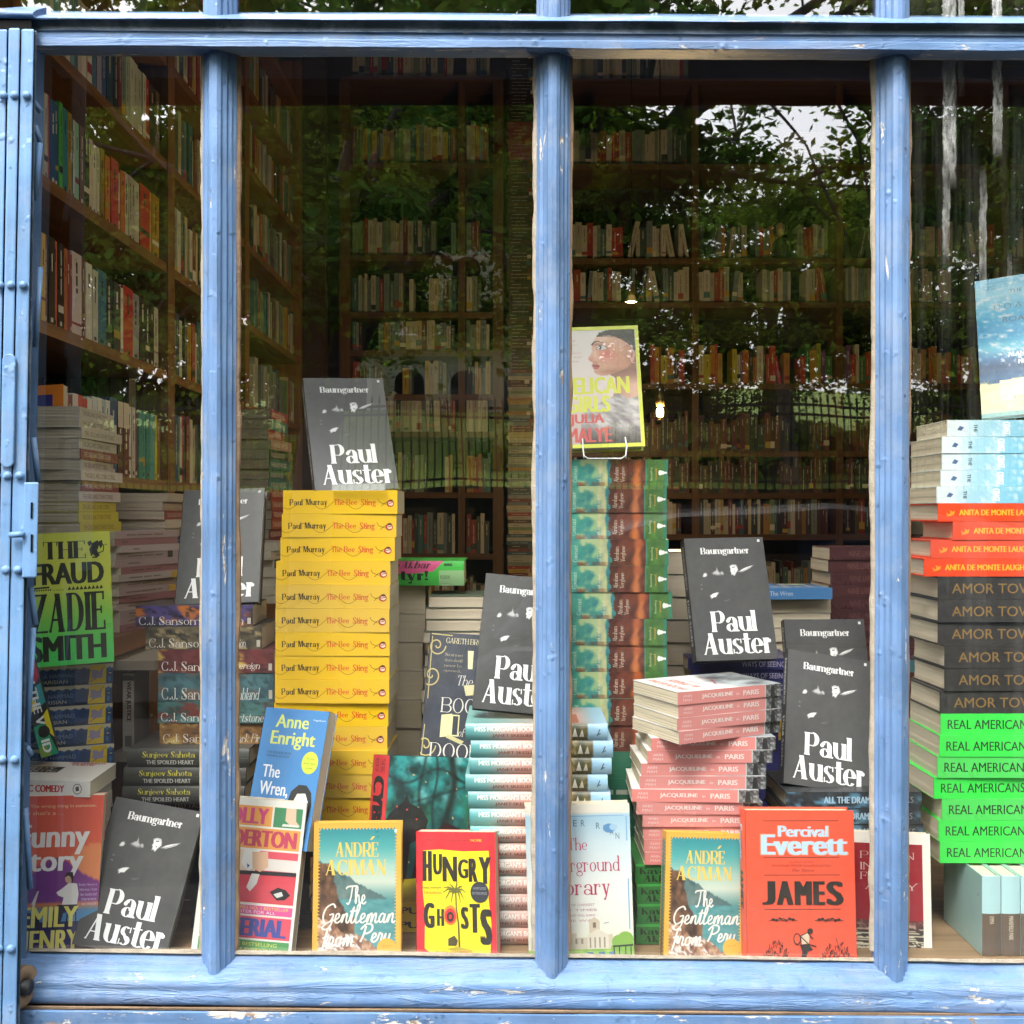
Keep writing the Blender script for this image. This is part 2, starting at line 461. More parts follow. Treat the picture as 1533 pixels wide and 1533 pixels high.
            if ch == 't': S(h + .06, .1, X + .24); Hh(-.02, c * .9 + T, X - t, t * 1.3); R(h + .06 + .16, .16, .16 + h, .16, 180, 320); adv = c * .7 + T
            else: S(h + .06, 0, .8); F(h + .06, 0); Hh(-.02, c * .9 + T, X - t, t * 1.3); R(h + .06 + .16, .82, .16 + h, .2, 20, 180); adv = c * .7 + T
        elif ch in 'vyw':
            k = 2 if ch == 'w' else 1; a = c * .62 + T
            for z in range(k):
                Lx(h + z * a, X, h + a * .5 + z * a, 0, T); Lx(h + a + z * a, X, h + a * .55 + z * a, 0, t * 1.6)
                F(h + z * a, X); F(h + a + z * a, X, 1, 1, t)
            if ch == 'y': Lx(h + a * .55, .02, h + a * .3, -.28, t * 2); B(h + a * .2, -.26, T * .45 + .01)
            adv = k * a + T
        elif ch == '.': B(h, max(T * .5, .06), max(T * .5, .06)); adv = T
        elif ch == '!': q((h - T * .5, 1), (h + T * .5, 1), (h + t, .3), (h - t, .3)); B(h, T * .5, T * .5); adv = T
        elif ch == "'": S(h, .75, 1, T * .6); adv = T
        else:
            w = c * 1.35 + 2 * T
            if ch == 'A':
                w = c * 1.5 + 2 * T; Lx(t, 0, w * .5, 1, t * 1.7); Lx(w - T * .9, 0, w * .5, 1, T); Hh(w * .2, w * .75, .32, t * 1.2); F(t, 0, 1, 1, t); F(w - T * .9, 0)
            elif ch in 'PRB':
                S(h, 0, 1); F(h, 0); F(h, 1, 1, 0); b = .5 if ch == 'B' else .44
                R(w * .52, (1 + b) / 2, w * .48, (1 - b) / 2 + t, -90, 90); Hh(h, w * .53, 1 - t / 2); Hh(h, w * .53, b)
                if ch == 'B': R(w * .54, .26, w * .5, .26 + t * .4, -90, 90); Hh(h, w * .55, t / 2)
                if ch == 'R': Lx(w * .5, b, w - T * .4, 0, T); F(w - T * .4, 0)
            elif ch == 'D': S(h, 0, 1); F(h, 0, 1, 0); F(h, 1, 1, 0); R(w * .45, .5, w * .58, .5, -90, 90); Hh(h, w * .46, t / 2); Hh(h, w * .46, 1 - t / 2); w *= 1.04
            elif ch in 'CGOQ':
                w *= 1.08; R(w / 2, .5, w / 2, .51, 0 if ch in 'OQ' else 48, 360 if ch in 'OQ' else 312)
                if ch in 'CG': S(w * .86, .68, .98, t * 1.6)
                if ch == 'C': S(w * .86, .02, .26, t * 1.4)
                if ch == 'G': S(w * .84, .05, .42); F(w * .84, .42)
            elif ch == 'S':
                w *= .8; R(w * .48, .745, w * .45, .265, 40, 255, T * .9); R(w * .52, .255, w * .48, .265, -140, 70, T * .9)
                q((w * .06, .72), (w * .34, .74), (w * .96, .24), (w * .66, .22)); S(w * .86, .7, .99, t * 1.5); S(w * .08, .01, .3, t * 1.5)
            elif ch in 'EFL':
                w *= .86; S(h, 0, 1); F(h, 0, 1, 1 if ch == 'F' else 0); F(h, 1, 1, 1 if ch == 'L' else 0)
                if ch != 'F': Hh(h, w, t / 2); S(w - t, 0, .24, t * 1.6)
                if ch != 'L': Hh(h, w * .95, 1 - t / 2); S(w * .95 - t, .78, 1, t * 1.6); Hh(h, w * .7, .52); S(w * .7, .42, .62, t * 1.4)
            elif ch in 'IT':
                if ch == 'I': w = T; S(h, 0, 1); F(h, 0); F(h, 1)
                else: S(w / 2, 0, 1); F(w / 2, 0); Hh(0, w, 1 - t / 2); S(t, .76, 1, t * 1.6); S(w - t, .76, 1, t * 1.6)
            elif ch in 'HN':
                a = T if ch == 'H' else t * 1.6; S(h, 0, 1, a); S(w - h, 0, 1, a); F(h, 0, 1, 1, a); F(h, 1, 1, 1, a); F(w - h, 1, 1, 1, a)
                if ch == 'H': Hh(h, w - h, .52); F(w - h, 0)
                else: Lx(h, 1, w - h, 0, T)
            elif ch == 'M':
                w *= 1.2; S(t, 0, 1, t * 1.6); S(w - h, 0, 1); Lx(t + T * .4, 1, w * .46, 0, T); Lx(w - T, 1, w * .5, 0, t * 1.6); F(t, 0, 1, 1, t); F(w - h, 0); F(w - h, 1, 0, 1); F(t, 1, 1, 0, t)
            elif ch == 'U': S(h, .3, 1); F(h, 1); R(w / 2, .32, w / 2, .33, 180, 360); S(w - t, .3, 1, t * 1.6); F(w - t, 1, 1, 1, t)
            elif ch == 'J': w *= .6; S(w - h, .2, 1); F(w - h, 1); R(w * .5, .2, w * .5, .22, 180, 360); B(w * .12, .24, T * .5)
            elif ch == 'K': S(h, 0, 1); F(h, 0); F(h, 1); Lx(h, .4, w - t, 1, t * 1.6); Lx(w * .4, .6, w - T * .5, 0, T); F(w - T * .5, 0); F(w - t, 1, 1, 1, t)
            elif ch in 'VWYX':
                if ch == 'Y': S(w / 2, 0, .45); F(w / 2, 0); Lx(h, 1, w / 2, .42, T); Lx(w - t, 1, w / 2 + T * .2, .42, t * 1.6); F(h, 1); F(w - t, 1, 1, 1, t)
                else: Lx(h, 1, w * .5, 0, T); Lx(w - t, 1, w * .54, 0, t * 1.6); F(h, 1); F(w - t, 1, 1, 1, t)
            elif ch == 'Z': Hh(0, w, 1 - t / 2); Hh(0, w, t / 2); Lx(T * .5, 0, w - T * .5, 1, T)
            adv = w
        pen[0] += adv + gap + (sf * .75 if ser else 0)
    return out

_script = {  # monoline script: strokes in x advance / y units, x-height .5
 'T': (.55, [[(-.05, .85), (.1, .98), (.7, 1.02)], [(.38, 1.0), (.28, .4), (.12, 0), (-.02, .05)]]),
 'h': (.42, [[(0, .1), (.18, .8), (.14, 1.0), (.05, .8), (.05, 0), (.12, .4), (.26, .48), (.28, .1), (.36, 0), (.44, .1)]]),
 'e': (.34, [[(0, .1), (.22, .3), (.2, .48), (.08, .42), (.06, .1), (.18, 0), (.34, .12)]]),
 'G': (.62, [[(.6, .8), (.45, 1.0), (.15, .8), (.05, .35), (.2, 0), (.45, .1), (.55, .45), (.35, .42)], [(.55, .45), (.5, -.1), (.3, -.35), (.1, -.25), (.3, 0), (.62, .15)]]),
 'n': (.42, [[(0, .1), (.08, .46), (.06, 0), (.14, .38), (.26, .48), (.28, .08), (.36, 0), (.42, .1)]]),
 't': (.26, [[(0, .1), (.14, .85), (.1, .1), (.18, 0), (.26, .1)], [(-.02, .6), (.26, .64)]]),
 'l': (.24, [[(0, .1), (.16, .75), (.12, 1.0), (.05, .8), (.06, .1), (.14, 0), (.24, .1)]]),
 'm': (.6, [[(0, .1), (.08, .46), (.06, 0), (.14, .38), (.24, .48), (.26, 0), (.34, .38), (.45, .48), (.46, .08), (.53, 0), (.6, .1)]]),
 'a': (.42, [[(.28, .42), (.14, .48), (.04, .25), (.1, .02), (.22, .1), (.3, .46), (.28, .08), (.34, 0), (.42, .1)]]),
 'f': (.27, [[(.27, .82), (.2, .98), (.1, .78), (.05, .2), (-.02, -.3)], [(-.06, .42), (.2, .5), (.16, .2), (.27, .1)]]),
 'r': (.32, [[(0, .1), (.08, .5), (.14, .46), (.22, .42), (.2, .08), (.26, 0), (.32, .1)]]),
 'o': (.38, [[(.2, .48), (.06, .36), (.06, .08), (.18, 0), (.28, .14), (.26, .4), (.2, .47), (.38, .38)]]),
 'P': (.55, [[(.2, .9), (.14, .4), (.02, 0)], [(-.05, .7), (.2, 1.0), (.5, .95), (.52, .65), (.3, .48), (.15, .5)]]),
 'u': (.42, [[(0, .1), (.08, .48), (.06, .1), (.14, 0), (.26, .2), (.29, .48), (.28, .08), (.34, 0), (.42, .1)]]),
 ' ': (.2, [])}
def script(s, w=.075):
    out = []; x = 0.0
    for ch in s:
        adv, st = _script.get(ch, _script[' '])
        for line in st:
            pts = [Vector((x + a, b)) for a, b in line]
            # smooth with Catmull-Rom
            sm = []
            for i in range(len(pts) - 1):
                p0, p1, p2, p3 = pts[max(i - 1, 0)], pts[i], pts[i + 1], pts[min(i + 2, len(pts) - 1)]
                for k in range(5):
                    u = k / 5
                    sm.append(.5 * ((2 * p1) + (p2 - p0) * u + (2 * p0 - 5 * p1 + 4 * p2 - p3) * u * u + (3 * p1 - p0 - 3 * p2 + p3) * u ** 3))
            sm.append(pts[-1])
            out += stroke([(p.x, p.y) for p in sm], w)
        x += adv
    return out

def stroke(pts, w, w1=None):
    """A polyline as overlapping quads of width w (tapering to w1)."""
    out = []
    n = len(pts) - 1
    L, Rr = [], []
    for i, p in enumerate(pts):
        a = pts[max(i - 1, 0)]; b = pts[min(i + 1, n)]
        dx, dy = b[0] - a[0], b[1] - a[1]; l = math.hypot(dx, dy) or 1
        ww = w if w1 is None else w + (w1 - w) * i / n
        L.append((p[0] - dy / l * ww / 2, p[1] + dx / l * ww / 2)); Rr.append((p[0] + dy / l * ww / 2, p[1] - dx / l * ww / 2))
    for i in range(n): out.append([L[i], L[i + 1], Rr[i + 1], Rr[i]])
    return out

# ------------------------------------------------------------------ printed artwork (x 0..1 across, y 0..A downwards)
def vnoise(x, y, s=0):
    x = np.asarray(x, float); y = np.asarray(y, float)
    xi = np.floor(x).astype(np.int64); yi = np.floor(y).astype(np.int64)
    xf = x - xi; yf = y - yi
    def h(a, b):
        k = (a * 374761393 + b * 668265263 + s * 982451653) & 0x7fffffff
        k = ((k ^ (k >> 13)) * 1274126177) & 0x7fffffff
        return ((k ^ (k >> 16)) & 0xffff) / 65535.0
    u = xf * xf * (3 - 2 * xf); v = yf * yf * (3 - 2 * yf)
    return (h(xi, yi) * (1 - u) + h(xi + 1, yi) * u) * (1 - v) + (h(xi, yi + 1) * (1 - u) + h(xi + 1, yi + 1) * u) * v
def fbm(x, y, s=0, o=4):
    a, t, k = 0, 0, 1.0
    for i in range(o):
        a = a + vnoise(x * 2 ** i, y * 2 ** i, s + i) * k; t += k; k *= .55
    return a / t
def mixc(a, b, t):
    t = np.clip(t, 0, 1)[..., None]
    return np.asarray(a, float) * (1 - t) + np.asarray(b, float) * t
def rgb(h):
    h = h.lstrip('#'); return np.array([int(h[i:i + 2], 16) / 255 for i in (0, 2, 4)])

def half(p, y0, sg):
    """Part of a polygon on one side of the line y = y0."""
    out = []
    for i in range(len(p)):
        a, b = p[i - 1], p[i]
        da, db = (a[1] - y0) * sg, (b[1] - y0) * sg
        if (da >= 0) != (db >= 0):
            t = da / (da - db); out.append((a[0] + (b[0] - a[0]) * t, y0))
        if db >= 0: out.append(b)
    return out

class Art:
    STEP = .000014
    def __init__(s, A, base='#888888'):
        s.A = A; s.p = []; s.lay = 1; s.base = base; s.grid = None
    def up(s): s.lay += 1
    def poly(s, pts, col, keep=False):
        s.p.append((pts, C(col), s.lay))
        if not keep: s.up()
    def many(s, polys, col, dx=0):
        c = C(col)
        for p in polys: s.p.append((p, c, s.lay))
        s.up()
    def rect(s, x0, y0, x1, y1, col): s.poly([(x0, y0), (x1, y0), (x1, y1), (x0, y1)], col)
    def frame(s, x0, y0, x1, y1, w, col):
        s.many([[(x0, y0), (x1, y0), (x1, y0 + w), (x0, y0 + w)], [(x0, y1 - w), (x1, y1 - w), (x1, y1), (x0, y1)],
                [(x0, y0 + w), (x0 + w, y0 + w), (x0 + w, y1 - w), (x0, y1 - w)], [(x1 - w, y0 + w), (x1, y0 + w), (x1, y1 - w), (x1 - w, y1 - w)]], col)
    def disc(s, cx, cy, rx, ry, col, n=22, a0=0, a1=360):
        s.poly([(cx + rx * math.cos(math.radians(a0 + (a1 - a0) * k / n)), cy + ry * math.sin(math.radians(a0 + (a1 - a0) * k / n))) for k in range(n)], col)
    def line(s, pts, w, col, w1=None): s.many(stroke(pts, w, w1), col)
    def text(s, t, box, col, /, font='sans', bold=0, shear=0, rot=0, sub=1, **kw):
        """Set a string so that its outline fills box = (x0, y0, x1, y1)."""
        if font == 'sans': ps = sans(t)
        elif font == 'serif': ps = serif(t, **kw)
        elif font == 'script': ps = script(t, **kw)
        if not ps: return
        if shear: ps = [[(x + y * shear, y) for x, y in p] for p in ps]
        xs = [x for p in ps for x, y in p]; ys = [y for p in ps for x, y in p]
        ax, bx, ay, by = min(xs), max(xs), min(ys), max(ys)
        x0, y0, x1, y1 = box
        if rot in (90, -90): w, h = y1 - y0, x1 - x0
        else: w, h = x1 - x0, y1 - y0
        b = bold * h
        kx, ky = (w - b) / (bx - ax), h / (by - ay)
        c = C(col)
        reps = 1 if not bold else max(2, int(math.ceil(bold / .03)) + 1)
        for r in range(reps):
            off = 0 if reps == 1 else b * r / (reps - 1)
            for i, p in enumerate(ps):
                pl = []
                for x, y in p:
                    X = (x - ax) * kx + off; Y = (by - y) * ky
                    if rot == 90: pl.append((x1 - Y, y0 + X))          # reads top to bottom
                    elif rot == -90: pl.append((x0 + Y, y1 - X))
                    else: pl.append((x0 + X, y0 + Y))
                s.p.append((pl, c, s.lay + (.25 * (i % 3) if font != 'sans' else 0)))
            s.lay += 1
    def raster(s, fn, nx=40, ny=60, box=None):
        x0, y0, x1, y1 = box or (0, 0, 1, s.A)
        gx = np.linspace(x0, x1, nx + 1); gy = np.linspace(y0, y1, ny + 1)
        XX, YY = np.meshgrid(gx, gy)
        c = sr(fn((XX - x0) / (x1 - x0), (YY - y0) / (y1 - y0))) * .80
        s.p.append(('grid', (gx, gy, c), s.lay)); s.up()
    def emit(s, g, M, mi=0, strips=0):
        """M(x, y, lift) -> local point. Everything is clipped to the printed face by clamping."""
        A = s.A
        for pts, col, lay in s.p:
            h = lay * s.STEP
            if isinstance(pts, str):
                gx, gy, c = col
                ny, nx = c.shape[0], c.shape[1]
                vs = [M(gx[i], gy[j], h) for j in range(ny) for i in range(nx)]
                n0 = len(g.v); g.v.extend(tuple(p) for p in vs)
                cl = c.reshape(-1, 3).tolist()
                for j in range(ny - 1):
                    for i in range(nx - 1):
                        q = (j * nx + i, j * nx + i + 1, (j + 1) * nx + i + 1, (j + 1) * nx + i)
                        g.f.append(tuple(n0 + k for k in q)); g.c.append([cl[k] for k in q]); g.m.append(mi); g.sm.append(False)
            else:
                p = [(min(max(x, 0), 1), min(max(y, 0), A)) for x, y in pts]
                if max(a[0] for a in p) - min(a[0] for a in p) < 1e-6 or max(a[1] for a in p) - min(a[1] for a in p) < 1e-6: continue
                if not strips: g.face([M(x, y, h) for x, y in p], col, mi); continue
                for k in range(strips):
                    q = half(half(p, A * k / strips, 1), A * (k + 1) / strips, -1)
                    if len(q) > 2: g.face([M(x, y, h) for x, y in q], col, mi)

# ------------------------------------------------------------------ books
def book_meshes(name, W, H, T, cover='#444444', spine=None, front=None, spine_art=None, back=None, hard=False, rnd=0.0, pages=CREAM, mat=None, seed=1):
    """Local frame: front cover in the plane y=0 facing -y, spine at x=-W/2, foot at z=0. Returns (cover mesh, page block mesh)."""
    rg = random.Random(seed)
    mat = mat or PRINT
    g = Geo()
    cc = C(cover); cs = C(spine) if spine else cc; cb = C(back) if back else cc
    th = .0024 if hard else .0006
    ov = .003 if hard else .0004
    x0, x1 = -W / 2, W / 2
    def panel(y0, y1, col):
        g.box((x0, y0, 0), (x1, y1, H), col)
    panel(0, th, cc); panel(T - th, T, cb)
    # spine shell, slightly rounded when rnd > 0
    n = 9 if rnd else 2
    def prof(v):                                   # v 0..1 across the thickness -> (x, y)
        y = T * v
        return (x0 - .0006 - rnd * (1 - (2 * v - 1) ** 2), y)
    pr = [prof(i / (n - 1)) for i in range(n)]
    for i in range(n - 1):
        a, b = pr[i], pr[i + 1]
        g.face([(a[0], a[1], 0), (a[0], a[1], H), (b[0], b[1], H), (b[0], b[1], 0)], cs, 0, rnd > 0)
    inn = [(x0 + .0012, T - th - .0002), (x0 + .0012, th + .0002)]
    for z in (0.0, H):
        g.face([(a[0], a[1], z) for a in pr] + [(a[0], a[1], z) for a in inn], cs)
    if front is not None:
        front.emit(g, lambda x, y, h: (x0 + x * W, -h, H - y / front.A * H))
    if spine_art is not None:
        def M(x, y, h):
            px, py = prof(min(max(y / spine_art.A, 0), 1))
            return (px - h, py, H - x * H)
        spine_art.emit(g, M, 0, 8 if rnd else 0)
    me = g.data(name + '_cover', mat)
    # page block: fore edge slightly concave for hardbacks, a few sheets proud
    p = Geo()
    a0, a1 = x0 + .0014, x1 - ov - (.0006 if not hard else 0)
    y0, y1 = th + .0001, T - th - .0001
    z0, z1 = ov, H - ov
    k = 9
    ys = [y0 + (y1 - y0) * i / k for i in range(k + 1)]
    dx = [(-.0022 * (1 - (2 * i / k - 1) ** 2) if hard else -.0005 * rg.random()) for i in range(k + 1)]
    dz = [-.0006 * rg.random() for i in range(k + 1)]
    for i in range(k):
        A, B = ys[i], ys[i + 1]
        xa, xb = a1 + dx[i], a1 + dx[i + 1]
        za, zb = z1 + dz[i], z1 + dz[i + 1]
        p.face([(xa, A, z0), (xb, B, z0), (xb, B, zb), (xa, A, za)], pages)
        p.face([(a0, A, za), (xa, A, za), (xb, B, zb), (a0, B, zb)], pages)
        p.face([(a0, A, z0), (a0, B, z0), (xb, B, z0), (xa, A, z0)], pages)
    p.face([(a0, y0, z0), (a1, y0, z0), (a1, y0, z1), (a0, y0, z1)], pages)
    p.face([(a0, y1, z0), (a0, y1, z1), (a1, y1, z1), (a1, y1, z0)], pages)
    return me, p.data(name + '_pages', PAGES)

NBOOK = [0]
def place_book(meshes, mat, label, group=None, name='book', cat='book'):
    o = empty(name, mat=mat)
    tag(o, label, cat, group)
    mobj('cover', meshes[0], o); mobj('page_block', meshes[1], o)
    NBOOK[0] += 1
    return o

def pose(BL, BR, TL, yb, yt, ybr=None):
    """Rigid frame of a front cover from three photo pixels and their depths. Returns matrix, W, H."""
    a = P(*BL, yb); b = P(*BR, yb if ybr is None else ybr); c = P(*TL, yt)
    u = b - a; W = u.length; u.normalize()
    v = c - a; v = v - u * v.dot(u); H = v.length; v.normalize()
    n = u.cross(v)                                 # faces -y when u=+x, v=+z
    y = -n
    o = (a + b) / 2
    return Matrix(((u.x, y.x, v.x, o.x), (u.y, y.y, v.y, o.y), (u.z, y.z, v.z, o.z), (0, 0, 0, 1))), W, H

def flat(left_px, top_py, y, H, W, yaw=0.0, tilt=0.0, rev=False, z=None):
    """Frame of a book lying flat, front cover up, spine towards the street; its head (left end) at left_px, its upper face at top_py."""
    p = P(left_px, top_py, y)
    if z is not None: p.z = z
    if rev:                                        # fore edge towards the street instead of the spine
        B = Matrix(((0, 0, 1, 0), (-1, 0, 0, 0), (0, -1, 0, 0), (0, 0, 0, 1)))
        return Matrix.Translation(p) @ Matrix.Rotation(yaw, 4, 'Z') @ B @ Matrix.Translation((-W / 2, 0, 0))
    R = Matrix.Rotation(yaw, 4, 'Z') @ Matrix.Rotation(tilt, 4, 'Y')
    B = Matrix(((0, 0, -1, 0), (1, 0, 0, 0), (0, -1, 0, 0), (0, 0, 0, 1)))
    # local (x, y, z): the head-spine-front corner is (-W/2, 0, H)
    return Matrix.Translation(p) @ R @ B @ Matrix.Translation((W / 2, 0, -H))
# ------------------------------------------------------------------ street, park, houses and trees across the road (seen in the glass)
RNG = random.Random(11)
ASPHALT = m_simple('asphalt', (.018, .018, .019), .95, .3, 30, .03, bump=.4)
PAVING = m_simple('paving_stone', (.045, .043, .041), .95, .2, 3, .03, bump=.2)
LAWN = m_simple('park_lawn', (.15, .22, .035), .9, .35, 3, .2)
STONEWALL = m_simple('pale_limestone', (.64, .59, .52), .8, .18, 2.5, .3, bump=.2)
BARK = m_simple('plane_bark', (.13, .11, .09), .9, .45, 5, .2, bump=.6)
g = Geo(); g.box((-120, -2.6, -.3), (120, 6, 0)); o = g.build('pavement', PAVING); tag(o, kind='structure')
g = Geo(); g.box((-120, -6.6, -.4), (120, -2.6, -.12)); o = g.build('road', ASPHALT); tag(o, kind='structure')
g = Geo(); g.box((-120, -14.2, -.3), (120, -6.6, 0)); o = g.build('far_pavement', m_simple('shade_dark_paving', (.018, .017, .016), .95, .3, 2, .03, bump=.2)); tag(o, kind='structure')  # shade under the trees is put into this darker paving colour
g = Geo()
g.mesh([(-120, -14.2, 1.62), (120, -14.2, 1.62), (120, -42, 6.6), (-120, -42, 6.6), (120, -160, 9.0), (-120, -160, 9.0)], [(0, 1, 2, 3), (3, 2, 4, 5)])
o = g.build('park_ground', LAWN); tag(o, kind='structure')
g = Geo(); g.box((-40, -14.5, -.2), (40, -14.2, 1.75)); g.box((-40, -14.56, 1.75), (40, -14.14, 1.84)); o = g.build('park_wall', m_simple('dark_stone', (.022, .025, .016), .9, .4, 3, .2, bump=.4))  # wall and coping share one very dark, faintly green stone colour
tag(o, 'low dark stone wall carrying the park railings across the street', 'wall')
fence = empty('park_fence', (0, -14.35, 1.84)); tag(fence, 'black iron park railings with spear points mirrored in the glass', 'fence')
gb = Geo(); gr = Geo()
for i in range(-95, 96):
    x = i * .115
    gb.box((x - .011, -.011, 0), (x + .011, .011, 1.36))
    gb.mesh([(x - .022, -.012, 1.36), (x + .022, -.012, 1.36), (x + .022, .012, 1.36), (x - .022, .012, 1.36), (x, 0, 1.5)], [(0, 1, 4), (1, 2, 4), (2, 3, 4), (3, 0, 4)])
for z in (.1, 1.12, 1.27): gr.box((-11, -.02, z), (11, .02, z + .04))
o = gb.build('railing_bars', BLACKIRON, fence); tag(o, kind='stuff')
gr.build('rail', BLACKIRON, fence)

def leaf_mat():
    t = NT('leaf'); a = t.n('VertexColor', layer_name='ink')
    d = t.n('BsdfDiffuse'); t.l(a.outputs[0], d.inputs[0])
    tr = t.n('BsdfTranslucent'); t.l(t.mix(.35, a.outputs[0], (.12, .17, .015)), tr.inputs[0])
    m = t.n('MixShader'); m.inputs[0].default_value = .42
    t.l(d.outputs[0], m.inputs[1]); t.l(tr.outputs[0], m.inputs[2])
    t.l(m.outputs[0], t.out.inputs[0]); return t.m
LEAF = leaf_mat()

def leaves(name, centres, per, spread, size, seed, parent, base=(.125, .215, .034)):
    r = np.random.default_rng(seed)
    cs = np.asarray(centres, float)
    n = len(cs) * per
    c = np.repeat(cs, per, 0)
    off = r.normal(0, 1, (n, 3)) * np.array([spread, spread, spread * .45])
    # sprays: leaves of one clump lie along a few drooping twigs
    tw = r.normal(0, 1, (len(cs), 4, 3)); tw[..., 2] *= .35
    k = r.integers(0, 4, n); along = np.abs(r.normal(0, .9, n))
    d = tw[np.repeat(np.arange(len(cs)), per), k]
    pos = c + off * .38 + d * (along * spread * .8)[:, None]
    pos[:, 2] -= .16 * along ** 2 * spread
    a = r.normal(0, 1, (n, 3)); a[:, 2] *= .55; a /= np.linalg.norm(a, axis=1)[:, None]
    b = r.normal(0, 1, (n, 3)); b -= a * (a * b).sum(1)[:, None]; b /= np.linalg.norm(b, axis=1)[:, None]
    s = size * r.uniform(.6, 1.35, n)[:, None]
    v = np.stack([pos - a * s * .62, pos + b * s * .30, pos + a * s * .62, pos - b * s * .30], 1).reshape(-1, 3)
    me = bpy.data.meshes.new(name)
    me.vertices.add(4 * n); me.vertices.foreach_set('co', v.astype(np.float32).ravel())
    me.loops.add(4 * n); me.loops.foreach_set('vertex_index', np.arange(4 * n, dtype=np.int32))
    me.polygons.add(n); me.polygons.foreach_set('loop_start', np.arange(0, 4 * n, 4, dtype=np.int32))
    me.polygons.foreach_set('loop_total', np.full(n, 4, dtype=np.int32))
    me.update(calc_edges=True)
    me.materials.append(LEAF)
    clump = r.uniform(.55, 1.5, len(cs))
    f = np.repeat(clump, per) * r.uniform(.7, 1.3, n)
    hue = np.repeat(r.uniform(-1, 1, len(cs)), per)
    col = np.stack([base[0] * f * (1 + .3 * hue), base[1] * f, base[2] * f * (1 - .2 * hue), np.ones(n)], 1)
    ca = me.color_attributes.new('ink', 'FLOAT_COLOR', 'CORNER')
    ca.data.foreach_set('color', np.repeat(col, 4, 0).astype(np.float32).ravel())
    return mobj(name, me, parent)

def tree(label, loc, trunk_r, fork, crown, nclump, per, seed, lean=(0, 0), size=.085, spread=.42, base=(.125, .215, .034), twig=True):
    """crown: centre (local) and radii; limbs fork from the trunk and reach the clumps."""
    rg = random.Random(seed)
    t = empty('street_tree', loc); tag(t, label, 'tree', 'trees across the street')
    (cx, cy, cz), (rx, ry, rz) = crown
    g = Geo()
    top = Vector((lean[0], lean[1], fork))
    pts = [Vector((lean[0] * u ** 1.5, lean[1] * u, fork * u)) + Vector((rg.uniform(-.04, .04), rg.uniform(-.04, .04), 0)) * u for u in (0, .1, .3, .55, .8, 1)]
    g.tube(pts, [trunk_r * 1.5, trunk_r * 1.1, trunk_r, trunk_r * .95, trunk_r * .9, trunk_r * .85], 12)
    cent = []
    while len(cent) < nclump:
        p = Vector((rg.uniform(-1, 1), rg.uniform(-1, 1), rg.uniform(-1, 1)))
        if .25 < p.length < 1 and rg.random() < p.length + .15:
            cent.append(Vector((cx + p.x * rx, cy + p.y * ry, cz + p.z * rz)))
    limbs = []
    for k in range(7):
        a = 2 * math.pi * k / 7 + rg.uniform(-.4, .4)
        e = Vector((cx + math.cos(a) * rx * .55, cy + math.sin(a) * ry * .55, cz + rg.uniform(-.35, .5) * rz))
        m1 = top.lerp(e, .35) + Vector((0, 0, rz * .12)); m2 = top.lerp(e, .7) + Vector((rg.uniform(-.2, .2), rg.uniform(-.2, .2), rz * .1))
        g.tube([top - Vector((0, 0, .25)), m1, m2, e], [trunk_r * .55, trunk_r * .38, trunk_r * .25, trunk_r * .12], 7)
        limbs += [m1, m2, e]
    for c in cent:
        l = min(limbs, key=lambda q: (q - c).length)
        mid = l.lerp(c, .5) + Vector((rg.uniform(-.1, .1), rg.uniform(-.1, .1), .12))
        g.tube([l, mid, c], [trunk_r * .11, trunk_r * .07, .012], 4, cap=False)
    g.build('trunk', BARK, t)
    leaves('crown', [tuple(c) for c in cent], per, spread, size, seed, t, base)
    return t

tree('forked plane tree with a thick pale trunk at the kerb opposite', (-1.78, -7.5, 0), .19, 2.7, ((.3, 0, 5.1), (3.3, 2.1, 2.4)), 130, 330, 3, (.12, 0))
tree('tall straight plane tree with thin leaves the sky shines through', (.72, -7.7, 0), .15, 4.0, ((1.7, -.2, 5.7), (2.9, 2.0, 2.4)), 68, 320, 7, (-.12, 0), spread=.38)
tree('plane tree standing far along the kerb opposite', (6.4, -8.2, 0), .18, 2.9, ((-.3, 0, 5.9), (2.7, 2.3, 3.0)), 110, 330, 13, (.1, 0))
tree('thin leaved park tree filling the gap between the two kerb trees', (5.4, -20.5, 1.9), .16, 2.6, ((-.6, 0, 4.3), (4.2, 2.0, 2.9)), 82, 320, 19, (.1, 0), .105, .62, (.115, .2, .03))
tree('leafy park tree behind the railings left of the pale stone house', (-7.6, -18.5, 1.8), .14, 1.8, ((.4, 0, 3.9), (4.0, 2.0, 3.2)), 150, 340, 21, (.1, 0), .12, .55)
tree('bushy young park tree between the straight kerb tree and the pale stone house', (2.2, -19.0, 1.8), .10, 1.5, ((.2, 0, 2.9), (2.0, 1.6, 2.0)), 70, 330, 27, (.1, 0), .105, .5)
for x, sd, lab in ((16.0, 73, 'unseen plane tree added to block light from the far right street end'),):
    tree(lab, (x, -4.6, 0), .22, 3.0, ((0, 0, 6.4), (4.2, 4.2, 3.6)), 120, 280, sd, (.1, 0), .17, .75)  # out of view, added to close off sky light along the street
tree('full crowned park tree towards the right end of the railings', (9.2, -19.5, 1.8), .15, 2.0, ((.2, 0, 4.2), (3.2, 2.0, 3.0)), 110, 330, 43, (.1, 0), .11, .55)
tree('slim dark tree rising just behind the park railings', (4.75, -16.2, 1.7), .14, 2.2, ((.4, -.3, 3.9), (2.2, 1.8, 1.7)), 60, 340, 23, (-.15, 0), .11, .5, (.10, .18, .03))
tree('broad park tree behind the railings with a dense dark crown', (-10.5, -21, 1.9), .3, 2.6, ((0, 0, 6.2), (4.6, 3.4, 4.4)), 120, 300, 29, (0, 0), .17, .75, (.10, .18, .03))
